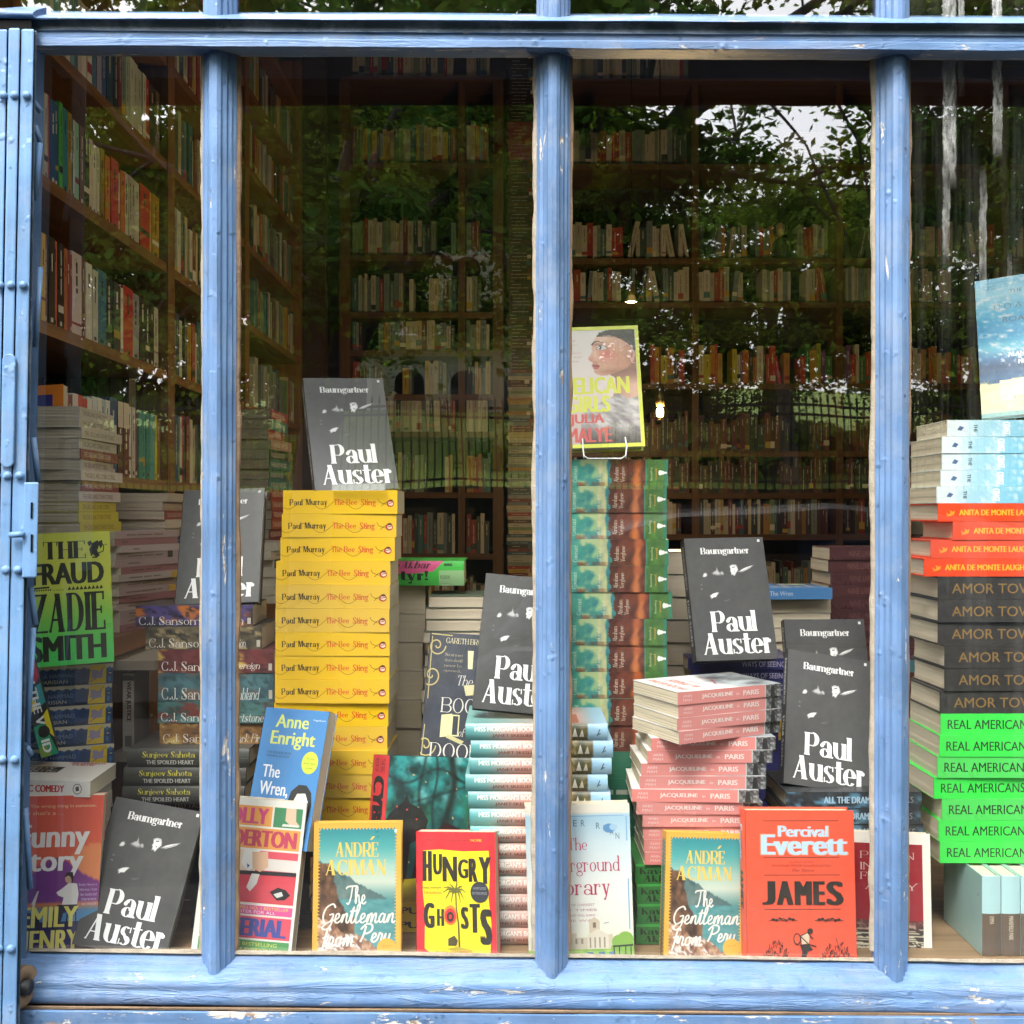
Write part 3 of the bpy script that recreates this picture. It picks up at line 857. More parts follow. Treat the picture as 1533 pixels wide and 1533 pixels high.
tree('park tree behind the railings beside the pale stone house', (-5.6, -25, 2.0), .28, 3.4, ((.3, 0, 8.2), (4.3, 3.0, 4.6)), 120, 300, 31, (0, 0), .18, .8, (.095, .175, .028))
tree('tallest park tree whose crown hangs over the pale stone house', (0.3, -24, 2.0), .26, 5.0, ((-.6, 0, 9.4), (4.2, 2.6, 3.6)), 110, 300, 37, (0, 0), .18, .8, (.10, .19, .028))
tree('park tree at the far right end of the mirrored lawn', (14.5, -22, 1.9), .3, 2.6, ((0, 0, 6.4), (4.6, 3.2, 4.6)), 120, 300, 41, (0, 0), .17, .75, (.10, .18, .03))

def bush(x, y, z, rx, rz, seed, label):
    t = empty('shrub', (x, y, z)); tag(t, label, 'shrub', 'shrubs behind the railings')
    rg = random.Random(seed)
    g = Geo(); cs = []
    for k in range(34):
        a = rg.uniform(0, 6.3); r = math.sqrt(rg.random())
        p = Vector((math.cos(a) * rx * r, math.sin(a) * .8 * r, rz * (.25 + .75 * rg.random() * (1 - .5 * r * r))))
        cs.append(tuple(p)); g.tube([(p.x * .2, p.y * .2, 0), p * .45, p * .8], [.025, .012, .004], 4, cap=False)
    g.build('stem', BARK, t)
    leaves('foliage', cs, 420, .36, .125, seed, t, (.26, .36, .05))
for i, (x, rz) in enumerate(((-10.2, 2.4), (-7.6, 2.3), (-4.9, 1.5), (1.2, 2.4), (3.6, 2.6), (6.1, 2.5), (8.6, 2.4), (11.2, 2.6))):
    bush(x, -17.6 - .4 * (i % 2), 2.15, 1.6, rz * .42, 50 + i, 'leafy green shrub behind the park railings, %s from the left end' % ordw(i + 1))

# pale stone house beyond the park
hs = empty('stone_house', (-3.4, -32, 3.6)); tag(hs, 'pale stone town house with cornices and tall windows beyond the railings', 'house')
g = Geo(); g.box((-4.6, -6, 0), (4.6, 0, 12)); g.build('wall', STONEWALL, hs)
for z in (3.3, 6.8, 10.2):
    g = Geo(); g.prism([(0, z), (.42, z + .1), (.55, z + .32), (.5, z + .4), (0, z + .46)], -4.8, 4.8); g.build('cornice', STONEWALL, hs)
WINDARK = m_simple('dark_window', (.02, .022, .025), .15, .2, 3)
for fl, z in enumerate((.5, 4.1, 7.6)):
    for k in range(5):
        x = -3.7 + 1.85 * k
        f = Geo()
        ot = [(x - .62, z)] + [(x + .62 * -math.cos(a), z + 1.75 + .5 * math.sin(a)) for a in [math.pi * j / 8 for j in range(9)]] + [(x + .62, z)]
        f.prism(ot, -.02, .12, 'y'); fr = f.build('window', STONEWALL, hs)
        f = Geo()
        ot = [(x - .48, z + .1)] + [(x + .48 * -math.cos(a), z + 1.72 + .4 * math.sin(a)) for a in [math.pi * j / 8 for j in range(9)]] + [(x + .48, z + .1)]
        f.prism(ot, .125, .14, 'y'); f.build('pane', WINDARK, fr)
g = Geo(); g.prism([(-6.2, 12), (.2, 12), (-1.4, 14.2), (-4.6, 14.2)], -4.7, 4.7); g.build('roof', m_simple('zinc_roof', (.12, .13, .14), .5, .2, 4), hs)

# dark car parked at the kerb
CARPAINT = NT('black_car_paint'); CARPAINT.pbr((.010, .011, .012), .38, None, .35, .1); CARPAINT = CARPAINT.m
CARGLASS = m_simple('car_glass', (.012, .014, .015), .05, .1, 4, .6)
TYRE = m_simple('tyre', (.012, .012, .012), .8, .3, 20)
ALLOY = m_simple('alloy', (.35, .35, .36), .35, .1, 10, .5, .8)
car = empty('parked_car', (2.0, -3.75, -.12)); tag(car, 'black estate car parked at the kerb, its roof mirrored in the glass', 'car')
low = [(-2.2, .32), (2.15, .32), (2.28, .55), (2.2, .78), (1.75, .93), (1.15, 1.0), (-2.05, 1.04), (-2.26, .9), (-2.28, .5)]
up = [(1.2, 1.0), (.45, 1.50), (.1, 1.60), (-.6, 1.655), (-1.3, 1.62), (-1.75, 1.5), (-2.1, 1.04)]
def carshell(outline, w, inset, y0=0):
    g = Geo(); n = len(outline)
    rows = [(-w / 2, inset), (-w / 2 + .08, 0), (w / 2 - .08, 0), (w / 2, inset)]
    cx = sum(p[0] for p in outline) / n; cz = sum(p[1] for p in outline) / n
    vs = []
    for y, k in rows:
        vs += [(cx + (p[0] - cx) * (1 - k), y, cz + (p[1] - cz) * (1 - k)) for p in outline]
    fs = [(r * n + i, r * n + (i + 1) % n, (r + 1) * n + (i + 1) % n, (r + 1) * n + i) for r in range(3) for i in range(n)]
    fs += [tuple(range(n)), tuple(range(3 * n, 4 * n))]
    g.mesh(vs, fs, smooth=False); return g
b = carshell(low, 1.78, .03).build('body', CARPAINT, car, bevel=.04)
carshell(up, 1.5, .07).build('roof', CARPAINT, car, bevel=.04)
for sy in (-1, 1):
    for pts in ([(1.0, 1.06), (.42, 1.44), (-.25, 1.52), (-.3, 1.06)], [(-.38, 1.06), (-.34, 1.52), (-1.0, 1.52), (-1.05, 1.06)], [(-1.13, 1.06), (-1.08, 1.51), (-1.5, 1.46), (-1.85, 1.08)]):
        g = Geo(); g.prism(pts, sy * .735, sy * .765, 'y'); g.build('window', CARGLASS, car)
    for x in (-1.4, 1.42):
        g = Geo(); pr = [(.19, -.02), (.3, -.02), (.33, .03), (.33, .15), (.3, .2), (.19, .2)]
        g.lathe([(r, z) for r, z in pr] + [pr[0]], (0, 0, 0), 24); w = g.build('wheel', TYRE, car)
        w.location = (x, sy * .7 - (.0 if sy < 0 else 0), .33); w.rotation_euler = (math.radians(90 * -sy), 0, 0)
        g = Geo(); g.lathe([(.001, .17), (.05, .17), (.07, .14), (.19, .16), (.195, .1)], (0, 0, 0), 20); g.build('rim', ALLOY, w)
    g = Geo(); g.box((1.0, sy * .95 - .06, 1.02), (1.16, sy * .95 + .06, 1.15)); g.build('door_mirror', CARPAINT, car, bevel=.03)
    g = Geo(); g.box((2.12, sy * .62 - .16, .66), (2.24, sy * .62 + .16, .8)); g.build('headlight', ALLOY, car, bevel=.02)

# ------------------------------------------------------------------ the shop front
def Zp(py, y): return CZ - (py - 766.5) * (D + y) / F
def Xp(px, y): return (px - 766.5) * (D + y) / F
XL, XR = -1.5, 3.0
front = empty('shop_front', (0, 0, 0)); tag(front, 'blue painted timber shop front round the display window', 'shop front')
FACADE = m_paint('blue_paint_facade', 'z', .2)
g = Geo(); g.box((-6, -.02, 0), (-.86, .10, 3.6)); g.box((2.1, -.02, 0), (6, .10, 3.6)); g.box((-6, -.10, 2.98), (6, .10, 3.7)); g.box((-6, .0, 3.7), (6, .3, 9.0))
g.build('wall', FACADE, front)
g = Geo(); g.box((-.859, -.046, 0), (2.099, .0, .768)); g.build('stall_riser', FACADE, front)
aw = empty('awning', (0, 0, 2.66)); tag(aw, 'dark folded awning rail held out over the pavement, mirrored along the top', 'awning')
g = Geo(); g.box((-5.5, -1.27, -.05), (5.5, -1.2, .045)); g.build('front_rail', m_simple('black_awning_canvas', (.008, .008, .009), .9, .2, 6), aw)
for x in (-4.6, 4.6):
    g = Geo(); g.tube([(x, -1.2, 0), (x * .93, -.65, .25), (x, -.1, .4)], .022, 8); g.build('arm', BLACKIRON, aw)
g = Geo(); g.tube([(-5.5, -.18, .42), (5.5, -.18, .42)], .07, 10); g.build('roller', m_simple('black_awning_roll', (.008, .008, .009), .9, .2, 6), aw)

win = empty('shop_window', (0, 0, 0)); tag(win, 'old blue painted shop window with three fluted mullions and worn sill', 'window')
def skT(px): return -(px - 60) / 1473 * .0078       # the top rail falls slightly to the right
def skB(px): return -(px - 40) / 1493 * .0235       # so does the sill
def sweep(prof, px0, px1, n, sk, name, mat, wob=0.0, seed=0, parent=win, smooth=False):
    """prof: list of (y, py at px=766). Swept along x with a skew and hand-made unevenness."""
    g = Geo(); vs = []
    x0, x1 = Xp(px0, -.02), Xp(px1, -.02)
    pr = [(y, Zp(py, y)) for y, py in prof]
    ref = sk(766)
    xs = np.linspace(x0, x1, n)
    for i, x in enumerate(xs):
        d = sk(x * 1000 + 766) - ref
        for j, (y, z) in enumerate(pr):
            w1 = (fbm(x * 6 + j * 3.1, j * 1.7 + seed, seed, 4) - .5) * wob if wob else 0
            w2 = (fbm(x * 9 + j * 5.7, j * 2.9 + seed + 9, seed + 3, 4) - .5) * wob if wob else 0
            vs.append((x, y + float(w1) * .7, z + d + float(w2)))
    m = len(pr)
    fs = [(i * m + j, (i + 1) * m + j, (i + 1) * m + j + 1, i * m + j + 1) for i in range(n - 1) for j in range(m - 1)]
    fs += [tuple(range(m)), tuple(range((n - 1) * m, n * m))]
    g.mesh(vs, fs, smooth=smooth)
    return g.build(name, mat, parent)

PX1 = 2700
# head rail: underside, worn face, cove with its shade painted in, projecting nose
sweep([(.03, 87), (-.006, 85.5), (-.042, 76), (-.052, 73), (-.0555, 71), (-.056, 61), (-.0535, 59.5), (-.0545, 50.5), (-.057, 49)], 58, PX1, 260, skT, 'head_rail', PAINT_X, .003, 5)
sweep([(-.057, 49), (-.0545, 47), (-.054, 42), (-.058, 36), (-.0612, 32.4)], -30, PX1, 200, skT, 'rail_cove', PAINT_SHADE, .0016, 8, smooth=True)
sweep([(-.0612, 32.2), (-.0635, 31.8), (-.0645, 30.4), (-.062, 29.2), (-.05, 26.5), (.03, 20)], 4, PX1, 200, skT, 'rail_nose', PAINT_X, .002, 12)
sweep([(-.03, 29), (-.056, 28.5), (-.07, 25), (-.072, 20), (-.06, 14), (-.03, 12)], 3, 74, 40, lambda p: 0, 'rail_bracket', PAINT_X, .007, 15, smooth=True)
# sill: bevelled top, flaking rounded nose, lower face
sweep([(.03, 1432), (.004, 1431.5), (-.004, 1436), (-.018, 1449), (-.033, 1462), (-.040, 1470), (-.044, 1478), (-.0445, 1484), (-.0425, 1488), (-.0445, 1492), (-.046, 1500), (-.046, 1507), (-.041, 1510.5), (-.0, 1511)], 26, PX1, 320, lambda p: skB(p) * .72, 'sill', PAINT_SILL, .0042, 21, smooth=True)
sweep([(-.030, 1510.5), (-.043, 1511), (-.046, 1513), (-.045, 1516), (-.03, 1517)], 20, PX1, 160, lambda p: skB(p) * .5, 'sill_joint', BAREWOOD, .002, 31)
sweep([(-.03, 1517), (-.052, 1517.5), (-.056, 1520), (-.057, 1560), (-.05, 1640)], 4, PX1, 200, lambda p: skB(p) * .5, 'lower_board', m_paint('blue_paint_lower_board', 'x', .95), .002, 36)
# mullions: fluted bars with putty along the glass
mul_prof = [(-.0262, .0), (-.0262, -.009), (-.0225, -.0125), (-.0215, -.017), (-.0165, -.0195), (-.0150, -.024), (-.0105, -.0285), (-.0085, -.0345), (-.003, -.0375),
            (.004, -.0375), (.0088, -.034), (.0105, -.0285), (.0155, -.025), (.0170, -.0195), (.0215, -.017), (.0230, -.0125), (.0262, -.009), (.0262, .0)]
mul_prof = [(x * .95, y * .95) for x, y in mul_prof]
def mullion(px, seed):
    g = Geo(); n = 90; m = len(mul_prof); vs = []
    zb, zt = .79, 2.98
    xc = Xp(px, -.03)
    for i in range(n):
        z = zb + (zt - zb) * i / (n - 1)
        lean = (z - 1.5) * .002
        for j, (x, y) in enumerate(mul_prof):
            e = (float(fbm(z * 8 + j * .9, j * 3.3 + seed, seed)) - .5) * .0028
            e2 = (float(fbm(z * 6 + j * 2.9, j * 1.3 + seed, seed + 5)) - .5) * .0022
            vs.append((xc + x + lean + e2, y + e if 0 < j < m - 1 else y, z))
    fs = [(i * m + j, i * m + j + 1, (i + 1) * m + j + 1, (i + 1) * m + j) for i in range(n - 1) for j in range(m - 1)]
    g.mesh(vs, fs); mo = g.build('mullion', PAINT_Z, win)
    for s in (-1, 1):
        g = Geo(); vs = []; n = 120
        for i in range(n):
            z = .845 + (2.2 - .845) * i / (n - 1)
            w = .0042 + (float(fbm(z * 22, seed + s, 4)) - .5) * .0052
            x0 = xc + s * .0246 + (z - 1.5) * .002
            vs += [(x0, -.0075, z), (x0 + s * w, -.004, z), (x0 + s * w * 1.25, -.0005, z)]
        fs = [(i * 3 + j, i * 3 + j + 1, (i + 1) * 3 + j + 1, (i + 1) * 3 + j) for i in range(n - 1) for j in range(2)]
        g.mesh(vs, fs); g.build('putty', BAREWOOD if s > 0 else PUTTY, mo)
MUL = [321.5, 828, 1343.5]
for k, px in enumerate(MUL): mullion(px, 40 + 7 * k)
mullion(1838, 77)
sweep([(-.0005, 1427), (-.006, 1428), (-.007, 1432.5), (.0, 1434)], 38, PX1, 420, lambda p: skB(p) * .72, 'sill_putty', PUTTY, .004, 61)
# left jamb, leaning slightly
g = Geo()
def slab(a, b, y0, y1, g):
    """a, b: (left px, right px, py) at top and bottom."""
    vs = []
    for (l, r, py) in (a, b):
        for y in (y0, y1):
            vs += [P(l, py, y), P(r, py, y)]
    vs2 = [vs[0], vs[1], vs[3], vs[2], vs[4], vs[5], vs[7], vs[6]]
    g.mesh(vs2, [(0, 1, 2, 3), (7, 6, 5, 4), (0, 4, 5, 1), (1, 5, 6, 2), (2, 6, 7, 3), (3, 7, 4, 0)])
slab((40, 67, 76), (0, 38, 1500), -.013, .02, g)
g.build('jamb', PAINT_Z, win)
g = Geo(); slab((-60, 58, 20), (-90, 20, 1560), .0, .03, g); g.build('jamb_lining', m_simple('dark_jamb', (.03, .05, .09), .6, .4, 10), win)
# panes
edges = [40] + MUL + [1838, 2400]
for k in range(5):
    x0, x1 = Xp(edges[k] if k else 30, 0), Xp(edges[k + 1], 0)
    for nm, z0, z1 in (('glass_pane', .836, 2.195), ('transom_pane', 2.235, 2.98)):
        g = Geo(); g.face([(x0, 0, z0), (x1, 0, z0), (x1, 0, z1), (x0, 0, z1)])
        g.build(nm, GLASS_DIRTY if k == 3 else GLASS, win)

# folding security grille drawn back against the jamb
gri = empty('folding_grille', P(20, 1500, -.09)); tag(gri, 'folded blue metal security grille with rivets beside the window', 'grille')
gl = gri.location.copy()
def gadd(g, name, mat=PAINT_METAL, bevel=0):
    g.v = [tuple(Vector(v) - gl) for v in g.v]
    return g.build(name, mat, gri, bevel)
for a, b, y0, y1 in (((-22, 11, 44), (-52, -16, 1560), -.088, -.07), ((13, 30, 42), (-13, 1, 1560), -.092, -.072), ((32, 51, 43.5), (2, 24, 1560), -.09, -.07)):
    g = Geo(); slab(a, b, y0, y1, g); bar = gadd(g, 'grille_bar', bevel=.0022)
g = Geo(); slab((-60, 47, 30), (-90, 20, 1560), -.066, -.056, g); gadd(g, 'shade_board', BLACKMATTE)  # added dark board standing in for the shade behind the grille
g = Geo(); slab((51, 55, 46), (24, 29, 1560), -.084, -.06, g); gadd(g, 'guide_strip', PAINT_SHADE, bevel=.001)  # strip coloured darker for the shade on the grille's inner side
def drift(px, py): return px - (py - 43) * .0185
for py in (143, 427, 712, 853, 1137, 1420):
    for px in (7, 24, 42):
        c = P(drift(px, py), py, -.0915)
        g = Geo(); prof = [(.0062, 0), (.0058, .0022), (.004, .004), (.0001, .0048)]
        g.lathe(prof, (0, 0, 0), 14); g.v = [(c.x + v[0], c.y - v[2] - .0005, c.z + v[1]) for v in g.v]
        gadd(g, 'rivet')
g = Geo(); c0, c1 = P(drift(24, 540), 540, -.0925), P(drift(24, 690), 690, -.0925)
ol = []
for k in range(24):
    a = 2 * math.pi * k / 24; cz = c0.z if math.sin(a) >= 0 else c1.z
    ol.append((c0.x + .0095 * math.cos(a) + (c1.x - c0.x) * (0 if math.sin(a) >= 0 else 1), cz + .0095 * math.sin(a)))
g.prism(ol, -.0965, -.092, 'y'); gadd(g, 'cover_plate', bevel=.0015)
g = Geo(); slab((36, 58, 722), (33, 55, 865), -.096, -.066, g); gadd(g, 'lock_plate', bevel=.002)
for a, b in ((752, 776), (800, 826)):
    g = Geo(); slab((46, 49, a), (45.5, 48.5, b), -.0975, -.0962, g); gadd(g, 'key_slot', BLACKMATTE)
g = Geo(); c = P(26, 801, -.1); g.tube([c - Vector((.011, 0, 0)), c + Vector((.009, 0, .001))], .0042, 10); gadd(g, 'bolt')
for (x0, y0, x1, y1) in ((50, 152, 62, 168), (52, 188, 61, 214), (60, 214, 52, 300), (60, 400, 53, 520), (50, 655, 57, 720), (46, 880, 53, 935), (50, 940, 40, 1110), (40, 1118, 47, 1130), (38, 1210, 45, 1330)):
    g = Geo(); g.tube([P(x0, y0, -.058), P(x1, y1, -.05)], .0042, 8); gadd(g, 'lattice_link')
cw = empty('grille_wheel', P(31, 1478, -.06)); tag(cw, 'brown guide wheel at the foot of the folding grille', 'wheel')
g = Geo(); g.lathe([(.012, -.006), (.026, -.007), (.030, -.004), (.0265, 0), (.030, .004), (.026, .007), (.012, .006), (.012, -.006)], (0, 0, 0), 24)
g.v = [(v[2] * 1.0 + .25 * v[0], v[0] * .97, v[1]) for v in g.v]; g.build('tread', BAREWOOD, cw)
g = Geo(); g.tube([(-.014, 0, 0), (.014, 0, 0)], .011, 10); g.build('axle', BLACKIRON, cw)
# ------------------------------------------------------------------ inside: shell of the room
WALLDARK = m_simple('warm_plaster', (.22, .16, .12), .8, .2, 3)
CEIL = m_simple('ceiling_plaster', (.55, .50, .44), .9, .1, 3)
FLOORW = m_wood('floor_boards', (.14, .085, .05), (.30, .19, .11), 'y')
RX0, RX1, RY1, RZ = -1.32, 3.2, 4.3, 4.3
g = Geo(); g.box((RX0, .1, -.02), (RX1, RY1, .012)); tag(g.build('floor', FLOORW), kind='structure')
g = Geo(); g.box((RX0 - .1, .1, RZ), (RX1 + .1, RY1 + .1, RZ + .1)); tag(g.build('ceiling', CEIL), kind='structure')
g = Geo(); g.box((RX0 - .1, .1, 0), (RX0, RY1, RZ)); tag(g.build('side_wall', WALLDARK), kind='structure')
g = Geo(); g.box((RX1, .1, 0), (RX1 + .1, RY1, RZ)); tag(g.build('side_wall', WALLDARK), kind='structure')
g = Geo(); g.box((RX0 - .1, RY1, 0), (RX1 + .1, RY1 + .1, RZ)); tag(g.build('back_wall', WALLDARK), kind='structure')

# display ledge behind the glass
LZ = .816
led = empty('display_ledge', (0, .3, 0)); tag(led, 'wide wooden display ledge of brown boards behind the glass', 'ledge')
g = Geo()
for k in range(5): g.box((-1.25, -.27 + .13 * k + (.0012 if k else 0), LZ - .03), (2.0, -.27 + .13 * (k + 1), LZ - .0006 * (k % 2)))
g.build('boards', LEDGEWOOD, led)
g = Geo(); g.box((-1.25, -.26, .012), (2.0, .36, LZ - .031)); g.build('cupboard', DARKWOOD_X, led)

# left wall bookcase with a deeper counter below
BX = -.945                                        # plane of its front edge
SHZ = [3.03, 2.745, 2.462, 2.180, 1.886, 1.585]
bc = empty('left_bookcase', (BX, 1.8, 0)); tag(bc, 'tall brown bookcase along the left wall, full of paperbacks', 'bookcase')
def L(g, name, mat, parent): 
    pl = parent.location
    g.v = [(v[0] - pl.x, v[1] - pl.y, v[2] - pl.z) for v in g.v]
    return g.build(name, mat, parent)
for z in SHZ + [3.32]:
    g = Geo(); g.box((RX0 + .012, .42, z - .026), (BX, 3.02, z)); L(g, 'shelf', SHELFWOOD_Y, bc)
for y in (.40, 1.275, 2.09, 3.02):
    g = Geo(); g.box((RX0 + .011, y, 1.262), (BX + .004, y + .055, 3.5)); L(g, 'upright', SHELFWOOD_Z, bc)
g = Geo(); g.box((RX0 + .001, .4, .012), (RX0 + .010, 3.07, 3.5)); L(g, 'back_panel', BACKBOARD, bc)
g = Geo(); g.box((RX0 + .012, .36, 1.225), (-.755, 3.05, 1.26)); L(g, 'counter', SHELFWOOD_Y, bc)
g = Geo(); g.box((RX0 + .012, .66, .012), (-.80, 3.0, 1.224)); L(g, 'cupboard', DARKWOOD_Z, bc)
# grey brick panel behind the third shelf down
t = NT('grey_brick'); bt = t.n('TexBrick'); bt.inputs['Scale'].default_value = 14
bt.inputs['Color1'].default_value = (.16, .14, .12, 1); bt.inputs['Color2'].default_value = (.09, .08, .07, 1); bt.inputs['Mortar'].default_value = (.05, .045, .04, 1)
t.l(t.coord((1, 1, 1), 'Object'), bt.inputs['Vector']); t.pbr(bt.outputs[0], .8, t.bump(bt.outputs[1], .3, .004)); GREYBRICK = t.m
g = Geo(); g.box((-1.30, 1.20, 1.586), (-1.02, 1.262, 1.858)); o = g.build('brick_panel', GREYBRICK)
tag(o, 'grey brick patterned panel standing at the end of the lowest shelf', 'panel')

# back wall bookcases
BY = 3.46
def bz(py): return Zp(py, BY)
def bxx(px): return Xp(px, BY)
ROWA = [113, 243, 381, 467, 524, 590, 646, 737, 829, 925, 1030]
ROWB = [117, 245, 386, 452, 574, 675, 738, 800, 900, 1000]
ba = empty('back_bookcase', (bxx(640), BY, 0)); tag(ba, 'dark bookcase on the back wall behind the yellow book tower', 'bookcase')
bb = empty('back_bookcase', (bxx(1080), BY, 0)); tag(bb, 'wide dark bookcase on the back wall behind the bare bulb', 'bookcase')
for rows, b, x0, x1 in ((ROWA, ba, 515, 752), (ROWB, bb, 806, 1700)):
    for py in rows:
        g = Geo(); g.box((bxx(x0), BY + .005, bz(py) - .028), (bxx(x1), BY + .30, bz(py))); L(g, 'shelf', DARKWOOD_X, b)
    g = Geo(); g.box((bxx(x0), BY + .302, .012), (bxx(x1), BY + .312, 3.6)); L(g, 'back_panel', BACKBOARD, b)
for b, pxs in ((ba, (508, 686, 738)), (bb, (798, 1036, 1252, 1500))):
    for px in pxs:
        g = Geo(); w = 16 if px in (738, 508) else 10
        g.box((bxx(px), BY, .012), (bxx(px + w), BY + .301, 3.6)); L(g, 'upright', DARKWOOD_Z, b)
# panel wall closing the corner between the two bookcases
g = Geo(); g.box((-.944, 3.1, .012), (bxx(507), 3.16, 3.6)); tag(g.build('corner_wall', m_simple('brown_panel', (.045, .024, .014), .6, .25, 3)), kind='structure')

# bare bulb pendants
def pendant(px, py, y, r, label, cone=False, power=780.0):
    c = P(px, py, y)
    t = empty('pendant_lamp', (c.x, c.y, c.z + r * 1.6)); tag(t, label, 'lamp')
    g = Geo(); g.tube([(0, 0, .02), (0, 0, RZ - c.z - r * 1.6)], .0016, 6); g.build('cord', BLACKMATTE, t)
    g = Geo(); g.lathe([(.001, .045), (.012, .045), (.014, .0), (.013, -.02), (.001, -.02)], (0, 0, 0), 12); g.build('socket', m_simple('brass_socket', (.35, .22, .08), .35, .1, 9, .5, .8), t)
    em = NT('warm_bulb'); e = em.n('Emission'); e.inputs[0].default_value = (1, .82, .58, 1); e.inputs[1].default_value = power
    em.l(e.outputs[0], em.out.inputs[0])
    if cone:
        g = Geo(); g.lathe([(.008, .02), (.012, .005), (.021, -.022), (.022, -.025)], (0, 0, 0), 18); g.build('shade', m_simple('cream_shade', (.6, .5, .3), .5, .1, 9), t)
        g = Geo(); g.lathe([(.001, -.012), (.009, -.012), (.011, -.02), (.007, -.026), (.001, -.028)], (0, 0, 0), 12); g.build('bulb', em.m, t)
    else:
        g = Geo(); n = 10
        g.lathe([(max(.001, r * math.sin(math.pi * k / n)), -r * 1.6 + r * math.cos(math.pi * k / n)) for k in range(n + 1)], (0, 0, 0), 20)
        gm = NT('amber_globe'); tr = gm.n('BsdfTransparent'); tr.inputs[0].default_value = (1, .86, .6, 1)
        gg = gm.n('BsdfGlossy'); gg.inputs[1].default_value = .03
        lw = gm.n('LayerWeight'); lw.inputs[0].default_value = .25
        mx = gm.n('MixShader'); gm.l(lw.outputs[1], mx.inputs[0]); gm.l(tr.outputs[0], mx.inputs[1]); gm.l(gg.outputs[0], mx.inputs[2]); gm.l(mx.outputs[0], gm.out.inputs[0])
        g.build('globe', gm.m, t)
        g = Geo(); g.lathe([(.001, -r * .95), (r * .35, -r * 1.15), (r * .42, -r * 1.6), (r * .3, -r * 2.0), (.001, -r * 2.1)], (0, 0, 0), 12); g.build('filament', em.m, t)
pendant(988, 618, 1.75, .026, 'bare warm bulb in an amber globe beside the face-out yellow-edged book')
pendant(945, 455, 2.3, .02, 'small cone pendant lamp glowing above the colourful back shelf', True, 30.0)
# ------------------------------------------------------------------ shelved books
def shelf_mesh(rg, W, H, T, col, band=None, low=None, txt=None):
    a = Art(T / H, col); A = a.A
    if low: a.rect(low[0], 0, 1, A, low[1])
    if band: a.rect(band[0], 0, band[1], A, band[2])
    tc = txt or ('#e8e4d8' if sum(hx(col)) < .55 else '#2a2624')
    x = .08 + rg.random() * .1
    while x < .62:
        l = rg.uniform(.05, .2); a.rect(x, A * rg.uniform(.38, .42), min(x + l, .66), A * rg.uniform(.56, .62), tc); x += l + .025
        if rg.random() < .3: break
    if rg.random() < .7: a.rect(.90, A * .3, .95, A * .7, tc)
    return book_meshes('shelf_book', W, H, T, col, spine_art=a, seed=rg.randint(0, 9999))
NAMED = [('white', (.85, .83, .8)), ('cream', (.85, .8, .65)), ('grey', (.5, .5, .5)), ('black', (.06, .06, .06)), ('red', (.75, .12, .12)), ('crimson', (.75, .1, .3)),
         ('orange', (.9, .4, .12)), ('yellow', (.9, .8, .2)), ('mustard', (.65, .5, .1)), ('brown', (.4, .25, .15)), ('green', (.2, .55, .25)), ('mint green', (.6, .85, .7)),
         ('teal', (.15, .5, .55)), ('blue', (.15, .3, .6)), ('pale blue', (.6, .75, .85)), ('navy', (.1, .12, .28)), ('maroon', (.4, .1, .15)), ('pink', (.9, .7, .72)),
         ('lavender', (.65, .62, .75)), ('dark green', (.1, .25, .2)), ('plum', (.4, .15, .35))]
def cname(h):
    r = rgb(h); return min(NAMED, key=lambda n: sum((a - b) ** 2 for a, b in zip(n[1], r)))[0]

